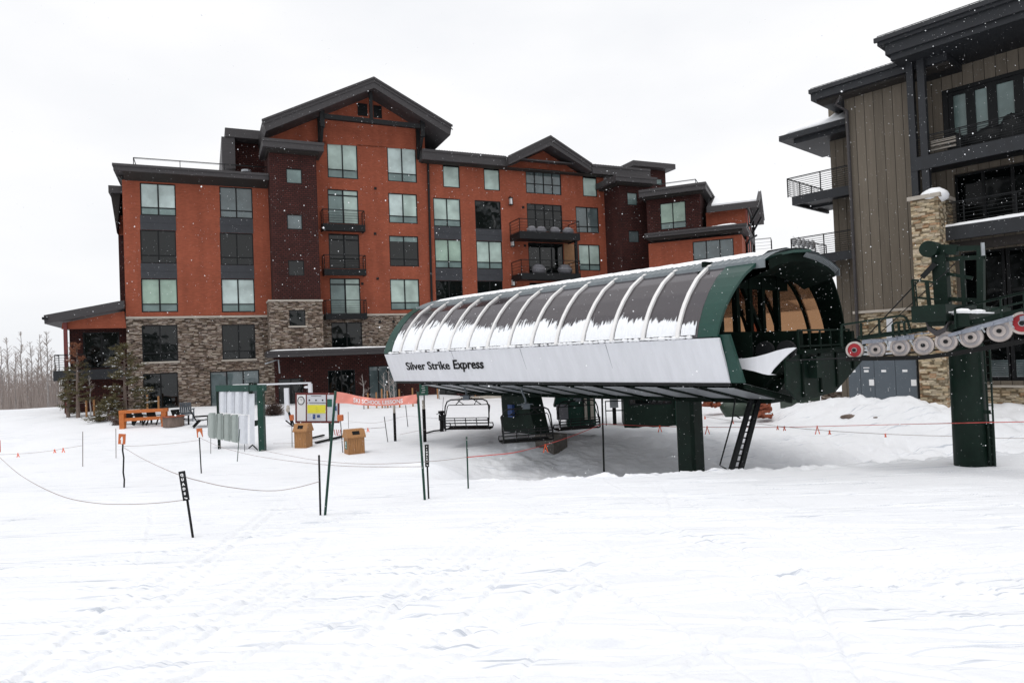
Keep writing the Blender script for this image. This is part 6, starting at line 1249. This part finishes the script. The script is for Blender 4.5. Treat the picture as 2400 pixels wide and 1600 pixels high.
def rack():
    P = gpt(611, 1055); Y = P.y; R = thing('panel_rack', 'green steel frame hung with two rows of ribbed grey and white seat panels', 'storage rack', P)
    k = Y/FPX
    def dep(x): return Y+(611-x)/100*1.0
    def q(x, y, d=0): return at(x, y, dep(x)+d)-P
    a, b = q(611, 915), q(611, 1055); MB().bar(Vector((a.x, a.y, a.z+.25)), (a.x, a.y, -.3), 13.5*k, .26).build('post', M['green'], R)
    a = q(509.5, 905); z0 = q(509.5, 1062).z; m_ = MB(); m_.bar(a, (a.x, a.y, z0-.2), 4.6*k, .12); m_.box(a.x-.12, a.x+.14, a.y-.1, a.y+.1, z0-.03, z0+.01); m_.build('post', M['dgreen'], R)
    MB().bar(q(508, 909.5), q(622, 908.5), .16, 14.5*k).build('crossbeam', M['hood'], R)
    m_ = MB(); m_.bar(q(588, 896), q(588, 922), .14, .16); m_.bar(q(598, 897), q(598, 905), .1, .1); m_.bar(q(596, 992, .1), q(606, 990, .1), .1, .25); m_.build('bracket', M['dgreen'], R)
    m_ = MB(); m_.bar(q(546, 901.5, -.05), q(590, 900, -.05), .03, .03); m_.build('snow_cap', M['snowcap'], R)
    def rib(x0, y0, x1, y1, mat, rnd, yb=0):
        V = []; F = []; n = 8
        for i in range(n+1):
            t = i/n; x = x0+(x1-x0)*t; dpt = .18*math.sin(math.pi*min(1, t*1.1))*.9-.09*(1-t)
            tp = y0+(rnd*(1-math.sqrt(max(0, 1-(1-t*4)**2))) if t < .25 else 0); bt = y1+yb*t-(rnd*(1-math.sqrt(max(0, 1-(1-t*4)**2))) if t < .25 else 0)
            for y in (tp, bt): V += [q(x, y, -dpt), q(x, y, -dpt+.03)]
        for i in range(n): a = i*4; b = a+4; F += [(a, a+2, b+2, b), (a+1, b+1, b+3, a+3), (a, b, b+1, a+1), (a+2, a+3, b+3, b+2)]
        F += [(0, 1, 3, 2), (n*4, n*4+2, n*4+3, n*4+1)]; MB().add(V, F).build('seat_panel', M[mat], R)
    for i in range(4): x = 511+18.3*i; rib(x, 918, x+19, 966+i*1.4, 'panelw', 0, 1.2)
    MB().hexa([q(585, 1040), q(597, 1041), q(597, 1041, .04), q(585, 1040, .04), q(585, 921), q(596.5, 922), q(596.5, 922, .04), q(585, 921, .04)]).build('end_panel', M['panelw'], R)
    for i in range(5): x = 487+17.6*i; rib(x, 967+1.4*i, x+(18.5 if i < 4 else 24), 1025+3.2*i, 'panelg' if i < 4 else 'panelw', 7, 3)
    m_ = MB(); m_.bar(q(583, 1050, -.4), q(592, 1042, 0), .04, .04); m_.bar(q(592, 1042, 0), q(604, 1054, -.2), .04, .04); m_.build('brace', M['ink'], R)
rack()
def gate():
    P = gpt(672, 985); Y = P.y; R = thing('entry_gantry', 'white overhead bar with two white posts between panel rack and information board', 'gantry', P)
    q = lambda x, y: at(x, y, Y)-P; a, b = q(604, 901), q(729, 897); k = Y/FPX
    m_ = MB(); m_.bar(a, b, .09, .09); m_.build('overhead_bar', M['white'], R); c = q(672, 930); MB().box(c.x-4.8*k, c.x+4.8*k, -.1, .1, -.15, q(672, 909).z).build('post', M['white'], R); 
    c = q(727, 900); MB().box(c.x-4.2*k, c.x+4*k, -.1, .1, -.15, q(727, 899).z).build('post', M['white'], R); MB().ball(q(719, 907), 7*k, .15, 3*k, 8, 5).build('sensor', M['white'], R)
gate()
def ski_rack():
    P = gpt(684, 1000); R = thing('leaning_skis', 'dark skis and poles leaning beside the left edge of the information board', 'skis', P); q = lambda x, y, d=0: at(x, y, P.y+d)-P
    for s in ((673, 951, 684, 996), (676, 962, 692, 1003), (670, 985, 692, 1003)): MB().bar(q(s[0], s[1], .2), q(s[2], s[3]), .10, .03).build('ski', M['ink'], R)
    m_ = MB(); m_.ball(q(675, 958, .1), .12, .1, .2, 8, 5, .2); m_.build('bag', M['trim'], R)
ski_rack()
def hydrant():
    P = gpt(1036, 1010); R = thing('snow_hydrant', 'black hose hydrant with antenna rod standing left of the first lift chair', 'hydrant', P); k = P.y/FPX
    m_ = MB(); m_.tube([(0, 0, -.2), (0, 0, .95)], .1, 10); m_.tube([(-.1, 0, 0), (.0, 0, .6)], .03, 6); m_.tube([(.18, 0, -.1), (.18, 0, .6)], .03, 6); m_.build('post', M['ink'], R)
    m_ = MB(); m_.box(-.13, .2, -.15, .15, .55, .82); m_.cyl((0, 0, .95), (0, 0, 1), .16, .12, 12); m_.tube([(-.25, 0, .85), (.0, 0, .95), (.2, 0, .98)], .02, 6); m_.build('valve_body', M['black'], R)
    m_ = MB(); m_.tube([(.05, 0, .9), (.14, 0, 1.7)], .012, 5); m_.build('rod', M['ink'], R); a = gpt(1000, 1016)-P; m_ = MB(); m_.tube([(0, 0, .05), (a.x*.5, a.y*.5, .06), (a.x, a.y, .04+a.z)], .04, 7); m_.build('hose', M['ink'], R)
hydrant()

# ================================================================== TERRACE THINGS BEFORE THE LODGE
def timber_rail():
    P = gpt(288, 1004); Q = gpt(386, 998); R = thing('timber_rail', 'orange timber ski rail with two posts and two beams', 'rail', P); d = Q-P; k = P.y/FPX
    a, b = at(288, 968, P.y)-P, at(386, 963, Q.y)-P
    for c, t in ((Vector((0, 0, 0)), a), (d, b)): MB().box(c.x-.13, c.x+.13, c.y-.12, c.y+.12, c.z-.2, t.z).build('post', M['owood'], R)
    dd = (b-a)*.08; MB().bar(a-dd+Vector((0, 0, .07)), b+dd+Vector((0, 0, .07)), .28, .17).build('top_beam', M['owood'], R)
    MB().bar(a.lerp(Vector((0, 0, 0)), .55)+Vector((.1, 0, .1)), b.lerp(d, .55)+Vector((-.1, 0, .1)), .12, .18).build('lower_beam', M['owood'], R)
timber_rail()
def patio_chair(px, py, s, rot, mat, label):
    P = gpt(px, py); R = thing('patio_chair', label, 'chair', P, rot, 'dark chairs on the snowy terrace'); m_ = MB()
    for k in range(6): m_.bar((-.25*s+.1*s*k, .30*s, .38*s), (-.25*s+.1*s*k, .62*s, 1.02*s), .085*s, .03)
    m_.build('backrest', M[mat], R); m_ = MB()
    for k in range(5): m_.bar((-.28*s, -.3*s+.14*s*k, .42*s-.015*k), (.28*s, -.3*s+.14*s*k, .42*s-.015*k), .12*s, .03)
    m_.build('seat', M[mat], R)
    for sx in (-1, 1):
        m_ = MB(); m_.box(sx*.34*s-.05, sx*.34*s+.05, -.4*s, .4*s, .6*s, .64*s); m_.build('armrest', M[mat], R)
        m_ = MB(); m_.box(sx*.33*s-.03, sx*.33*s+.03, -.38*s, -.3*s, -.05, .6*s); m_.build('leg', M[mat], R); m_ = MB(); m_.bar((sx*.33*s, .5*s, 0), (sx*.33*s, .1*s, .42*s), .05, .08); m_.build('leg', M[mat], R)
    MB().ball((0, -.02, .45*s), .28*s, .3*s, .06, 8, 4).build('snow_cap', M['snowcap'], R, smooth=True)
patio_chair(438, 985, 1.05, rad(200), 'grey', 'grey slatted patio chair standing tallest, behind the dark pair by the fire pit')
patio_chair(474, 1000, .95, rad(120), 'ink', 'black patio chair nearest to the left end of the panel rack')
patio_chair(424, 996, .85, rad(60), 'ink', 'black patio chair between fire pit and grey slatted chair')
patio_chair(336, 994, .85, rad(170), 'ink', 'dark patio chair seen through the middle of the orange timber rail')
patio_chair(312, 993, .8, rad(170), 'ink', 'dark patio chair seen through the left part of the orange timber rail')
patio_chair(362, 993, .8, rad(185), 'ink', 'dark patio chair seen through the right part of the orange timber rail')
def firepit():
    P = gpt(407, 998); R = thing('fire_pit', 'low rusty round fire pit between the timber rail and the patio chairs', 'fire pit', P); MB().cyl((0, 0, .25), (0, 0, 1), .55, .55, 20).build('bowl', M['bark'], R); MB().cyl((0, 0, .54), (0, 0, 1), .6, .05, 20).build('rim', M['rubble'], R)
firepit()
# ------------------------------------------------------------------ plants
def needles(mb, c, d, ln, n, rng, sz=.09, droop=0):
    for i in range(n):
        t = rng.random(); p = c+d*ln*t+Vector((rng.gauss(0, .05), rng.gauss(0, .05), rng.gauss(0, .04)-droop*t*t)); q = Vector((rng.gauss(0, 1), rng.gauss(0, 1), rng.gauss(.3, .8))).normalized()*sz*rng.uniform(.6, 1.4); s = q.cross(Vector((rng.gauss(0, 1), rng.gauss(0, 1), rng.gauss(0, 1)))).normalized()*sz*.22
        mb.add([p-s, p+s, p+q], [(0, 1, 2)])
def pine(px, py, top, half, label, seed, rusty=False, lowgap=.08, dens=1.0):
    rng = random.Random(seed); P = gpt(px, py); k = P.y/FPX; H_ = (py-top)*k; Wd = half*k; R = thing('pine_tree', label, 'tree', P)
    MB().tube([(0, 0, -.2), (.02, 0, H_*.5), (.05, 0, H_)], .1, 8, rs=[.12, .075, .015]).build('trunk', M['bark'], R)
    br = MB(); nd = MB(); nr = MB(); sn = MB(); nb = int(62*dens)
    for i in range(nb):
        h = lowgap+(1-lowgap)*(i/nb)**.9; a = rng.uniform(0, 6.28); ln = Wd*(1.12-h)**.65*rng.uniform(.6, 1.15); st = Vector((.03, 0, H_*h)); up = -.10+.55*h
        d = Vector((math.cos(a), math.sin(a), up+rng.uniform(-.1, .15))).normalized(); e = st+d*ln; br.tube([st, st.lerp(e, .5)+Vector((0, 0, -.05)), e+Vector((0, 0, .04))], .02, 4, rs=[.028, .018, .006])
        for j in range(int(3+ln*5)):
            t = rng.uniform(.3, 1.0); b = st+d*ln*t; d2 = (d+Vector((rng.gauss(0, .7), rng.gauss(0, .7), rng.gauss(.1, .25)))).normalized(); l2 = rng.uniform(.15, .38)
            tgt = nr if (rusty and h > .72) else nd; needles(tgt, b, d2, l2, int(40*dens), rng, .085)
            if rng.random() < (.33 if not rusty else .08) and h < .9: q = b+Vector((0, 0, .05)); d3 = Vector((d2.x, d2.y, d2.z*.4)); sn.tube([q, q+d3*l2*.5+Vector((0, 0, .01)), q+d3*l2], .02, 5, rs=[.012, rng.uniform(.018, .038), .008])
    br.build('branches', M['bark'], R); nd.build('crown', M['needle'], R)
    if nr.v: nr.build('rusty_top', M['needleb'], R)
    if sn.v: sn.build('snow_on_branches', M['snowcap'], R, smooth=True)
pine(183, 979, 808, 36, 'tall thin young pine with rusty top in front of the low balcony', 1, True, .2, .6)
pine(294, 978, 812, 68, 'broad snow-dusted pine with drooping boughs at the lodge corner', 2, False, .06, .85)
pine(160, 978, 880, 24, 'small dark pine behind the thin pine at the left end of the lodge', 3, False, .1, .6)
pine(255, 985, 935, 42, 'low bushy pine seedling spreading below the broad pine', 4, False, .0, .7)
def bare_tree(px, py, top, label, seed, spread=.3, r=.05, mat='aspen', tw='twig', group=None, Y=None, cat='tree', nb=26, name='bare_tree'):
    rng = random.Random(seed)
    if Y: q = at(px, py, Y); P = Vector((q.x, q.y, q.z))
    else: P = gpt(px, py)
    k = P.y/FPX; H_ = (py-top)*k; R = thing(name, label, cat, P, 0, group); lean = rng.uniform(-.03, .03)*H_
    spine = [Vector((lean*(i/6)**2+rng.uniform(-.04, .04)*(i > 0), rng.uniform(-.04, .04), H_*i/6-.2*(i == 0))) for i in range(7)]
    MB().tube(spine, r, 7, rs=[r*(1-.13*i) for i in range(7)]).build('trunk', M[mat], R); br = MB()
    for i in range(nb):
        t = rng.uniform(.28, .98); q = t*6; j = min(5, int(q)); st = spine[j].lerp(spine[j+1], q-j); a = rng.uniform(0, 6.28); ln = H_*spread*(1.15-t)*rng.uniform(.5, 1.1); d = Vector((math.cos(a), math.sin(a), rng.uniform(.7, 1.5))).normalized(); e = st+d*ln
        br.tube([st, st.lerp(e, .5), e], .01, 3, rs=[r*.28, r*.18, r*.08])
        for m_ in range(4): s = st.lerp(e, rng.uniform(.35, 1)); d2 = (d+Vector((rng.gauss(0, .6), rng.gauss(0, .6), rng.gauss(0, .3)))).normalized(); br.tube([s, s+d2*ln*rng.uniform(.15, .4)], .01, 3, rs=[r*.13, r*.05])
    br.build('branches', M[tw], R); return R
ASP = [(6, 962, 812, 60), (22, 960, 790, 64), (37, 958, 825, 58), (52, 957, 776, 66), (64, 956, 838, 58), (78, 954, 800, 62), (90, 952, 820, 60), (101, 950, 783, 64), (113, 949, 776, 56), (124, 948, 830, 62), (134, 947, 850, 58), (-8, 962, 800, 60), (-24, 963, 815, 62)]
wd = ['tallest bare aspen at the far left edge', 'forked bare aspen near the left edge', 'short bare aspen third from the left edge', 'tall slim aspen with high crown at the far left', 'low bare aspen between two tall ones', 'bare aspen in the middle of the left grove', 'pale bare aspen right of the grove middle', 'tall bare aspen near the lodge balcony', 'thick pale aspen nearest to the lodge balcony', 'thin aspen just left of the balcony deck', 'shortest aspen behind the low balcony', 'aspen cut by the left edge of the picture', 'aspen just outside the left edge of the picture']
for i, (x, y, t, Y) in enumerate(ASP): bare_tree(x, y+8, t, wd[i], 50+i, .27, .085, group='bare aspens left of the lodge', Y=Y, nb=52)
def brush():
    rng = random.Random(9); m_ = MB()
    for i in range(2600):
        x = rng.uniform(-60, 152); Y = rng.uniform(55, 85); P = at(x, 958, Y); h = rng.uniform(1.2, 3.6); m_.tube([P+Vector((0, 0, -1)), P+Vector((rng.gauss(0, .5), 0, h))], .02, 3, rs=[.022, .008])
    o = m_.build('underbrush', M['twig']); tag(o, 'grey winter underbrush behind the snow bank', 'brush', kind='stuff')
brush()
SAP = [(212, 976, 880, 3.0), (853, 958, 878, 0), (915, 955, 868, 0), (925, 957, 872, 0), (1030, 935, 868, 0), (902, 956, 874, 0)]
sl_ = ['slim staked sapling with pale bark before the broad pine', 'bare sapling just left of the banner text by the brick wall', 'bare sapling behind the banner, left of its twin', 'bare sapling behind the right end of the banner', 'bare sapling by the brick wall under the name board', 'bare sapling behind the middle of the banner']
for i, (x, y, t, s) in enumerate(SAP): bare_tree(x, y, t, sl_[i], 80+i, .42, .045, cat='tree', nb=16, name='sapling', group='young trees planted by the lodge')
for i, (x, y, t) in enumerate([(203, 977, 938), (221, 975, 936), (863, 957, 921), (883, 956, 919), (896, 956, 911), (909, 956, 915), (937, 955, 912), (968, 952, 909), (1026, 934, 903), (1114, 930, 905), (1140, 930, 912), (1182, 930, 917), (346, 962, 925), (372, 962, 928)]):
    P = gpt(x, y); k = P.y/FPX; r = thing('wooden_stake', 'plain orange wooden tree stake standing in the snow by the lodge', 'stake', P, 0, 'orange tree stakes by the lodge')
    MB().bar((0, 0, -.2), (0, 0, (y-t)*k), .085, .085).build('shaft', M['osign' if False else 'wood'], r)
P = gpt(394+0, 960)
def bush():
    rng = random.Random(5); P = gpt(641, 972); m_ = MB(); R = thing('bush', 'round leafless brown bush against the brick wall left of the gantry', 'bush', P)
    for i in range(900): a = rng.uniform(0, 6.28); e = rng.uniform(.05, 1.4); d = Vector((math.cos(a)*math.cos(e), math.sin(a)*math.cos(e), math.sin(e))); l = rng.uniform(.4, .85); m_.tube([d*.1, d*l+Vector((rng.gauss(0, .08), rng.gauss(0, .08), 0))], .01, 3, rs=[.012, .006])
    m_.build('twigs', M['twigd'], R)
bush()
def tuft():
    rng = random.Random(6); P = gpt(276, 995); m_ = MB(); R = thing('grass_tuft', 'tuft of dry grass poking through snow at the left post of the timber rail', 'grass', P)
    for i in range(160): a = rng.uniform(0, 6.28); l = rng.uniform(.3, .8); m_.tube([(rng.gauss(0, .15), rng.gauss(0, .1), -.05), (math.cos(a)*l*.7, math.sin(a)*l*.5, l*.75)], .01, 3, rs=[.012, .004])
    m_.build('blades', M['twigd'], R)
tuft()
# ------------------------------------------------------------------ yard behind the lift: stone pallets, tarp, container, vehicles, walls
def rubble(x0, x1, y0, y1, Y, label, seed, n=60):
    rng = random.Random(seed); P = at((x0+x1)/2, y1, Y); R = thing('stone_pile', label, 'stone pile', P); m_ = MB(); sn = MB()
    for i in range(n):
        p = at(rng.uniform(x0, x1), rng.uniform(y0, y1), Y+rng.uniform(-.4, .4))-P; s = rng.uniform(.08, .22); a = rng.uniform(-.4, .4); v = Vector((math.cos(a), rng.uniform(-.2, .2), math.sin(a)))*s
        m_.bar(p-v, p+v, rng.uniform(.1, .25), rng.uniform(.08, .16))
        if rng.random() < .35: sn.ball((p.x, p.y, p.z+.1), s*1.1, .15, .05, 6, 3, .2)
    m_.build('stones', M['rubble'], R); sn.build('snow_cap', M['snowcap'], R, smooth=True)
rubble(1774, 1803, 943, 976, 31, 'pallet of red flat stones dusted with snow right of the ladder', 3); rubble(1652, 1722, 929, 951, 36, 'long low pile of red stones between mast and green tarp', 4, 90)
def tarp():
    P = at(1730, 975, 32); R = thing('covered_tank', 'low dark green tarpaulin-covered tank behind the ladder', 'tank', P); k = 32/FPX; MB().tube([(-36*k, 0, 14*k), (-30*k, 0, 17*k), (30*k, 0, 17*k), (36*k, 0, 10*k)], 17*k, 16, rs=[12*k, 18*k, 18*k, 13*k]).build('tarpaulin', M['tarp'], R, smooth=True)
tarp()
def container():
    P = at(1890, 962, 36); R = thing('mesh_container', 'dark mesh skip with small white labels behind the snow bank', 'container', P); k = 36/FPX; MB().hexa([(-34*k, 0, -1), (30*k, 0, -1), (34*k, 1.5, -1), (-34*k, 1.5, -1), (-35*k, 0, 31*k), (34*k, 0, 33*k), (34*k, 1.5, 33*k), (-35*k, 1.5, 31*k)]).build('body', M['tarp'], R)
    m_ = MB()
    for x, z_, w_ in ((-18, 16, 3), (-1, 16, 3), (15, 18, 3), (8, 20, 2.4)): m_.box((x-w_)*k, (x+w_)*k, -.03, -.005, (z_-3)*k, (z_+3)*k)
    m_.build('label_plate', M['textwhite'], R); MB().box(-36*k, 36*k, -.1, 1.6, 33*k, 35*k).build('snow_cap', M['snowcap'], R)
container()
def vehicle(px, py, Y, wpx, hpx, label, kind):
    P = at(px, py, Y); k = Y/FPX; W_, H_ = wpx*k/2, hpx*k; R = thing('parked_van' if kind else 'parked_truck', label, 'van' if kind else 'truck', P)
    MB().prism([(-W_, 0), (W_, 0), (W_, H_*.55), (W_*.75, H_*.6), (W_*.6, H_), (-W_*.6, H_), (-W_*.75, H_*.6), (-W_, H_*.55)], 'y', 0, 4).build('body', M['carpaint'], R)
    MB().prism([(-W_*.66, H_*.6), (W_*.66, H_*.6), (W_*.54, H_*.93), (-W_*.54, H_*.93)], 'y', -.02, .02).build('windscreen', M['dark'], R)
    for s in (-1, 1): MB().cyl((s*W_*.75, .3, 0), (0, 1, 0), .33, .25, 16).build('wheel', M['ink'], R); MB().box(s*W_*.85-.15, s*W_*.85+.1, -.03, 0, H_*.35, H_*.48).build('headlight', M['lamp'], R)
vehicle(1881, 940, 100, 30, 22, 'white van seen from behind over the mesh skip', 1); vehicle(1922, 938, 104, 33, 26, 'white truck with snowy roof beside the retaining wall', 0)
def yard_wall():
    P = at(1960, 945, 40); k = 40/FPX; R = thing('retaining_wall', 'brown stone retaining wall with dark coping left of the grey cabinet', 'wall', P); MB().box(-26*k, 40*k, 0, .5, -1.5, 26*k).build('wall', M['stone'], R)
    MB().box(-48*k, 40*k, 3, 3.4, 46*k, 57*k).build('beam', M['soffit'], R); MB().box(-10*k, 40*k, 3, 3.3, 26*k, 46*k).build('snowy_bank', M['twig'], R)
    m_ = MB()
    for x in (-20, -8, 6, 22): m_.box((x-1)*k, (x+1)*k, 5, 5.1, 57*k, 80*k)
    m_.box(-30*k, 40*k, 5, 5.1, 78*k, 80*k); m_.build('railing', M['black'], R)
yard_wall()
def rocks():
    for px, py, s, lb in ((1990, 976, .35, 'flat brown rock showing through the snow bank'), (2052, 978, .1, 'tiny dark stone right of the flat rock')):
        P = gpt(px, py); o = MB().ball((0, 0, .0), s, s*.5, s*.28, 10, 6, .2).build('rock', M['bark'], None, loc=P); tag(o, lb, 'rock')
rocks()
def berm_wall():
    a, b = FA.hit(1300, 925, -3); P = FA.world(FA.u(940, 935, -3), -3, -3.3); Q = FA.world(FA.u(1310, 930, -3), -3, -3.3); R = thing('timber_edging', 'low tan timber edging along the snow before the brick wall', 'edging', P)
    d = Q-P; MB().bar((0, 0, FA.z(1120, 932, -3)+3.3), (d.x, d.y, FA.z(1120, 932, -3)+3.3), .2, .25).build('beam', M['trim'], R)
berm_wall()
# ------------------------------------------------------------------ falling snow
def snowfall():
    rng = random.Random(77); m_ = MB(); V = []; F = []
    for i in range(26000):
        Y = 2.2+rng.random()**.7*26; X = rng.uniform(-.85, .85)*Y; Z = rng.uniform(-.5, .56)*Y
        if Z < float(ground(X, Y))+.05: continue
        r = (rng.uniform(.0010, .0026) if rng.random() < .93 else rng.uniform(.003, .005))*(1+Y*.035); b = len(V)
        V += [(X+r, Y, Z), (X-r, Y, Z), (X, Y+r, Z), (X, Y-r, Z), (X, Y, Z+r), (X, Y, Z-r)]; F += [(b, b+2, b+4), (b+2, b+1, b+4), (b+1, b+3, b+4), (b+3, b, b+4), (b+2, b, b+5), (b+1, b+2, b+5), (b+3, b+1, b+5), (b, b+3, b+5)]
    m_.v = V; m_.f = F; m_.m = [0]*len(F); o = m_.build('falling_snow', M['snowcap']); tag(o, 'scattered snowflakes falling through the air', 'snowflakes', kind='stuff')
snowfall()
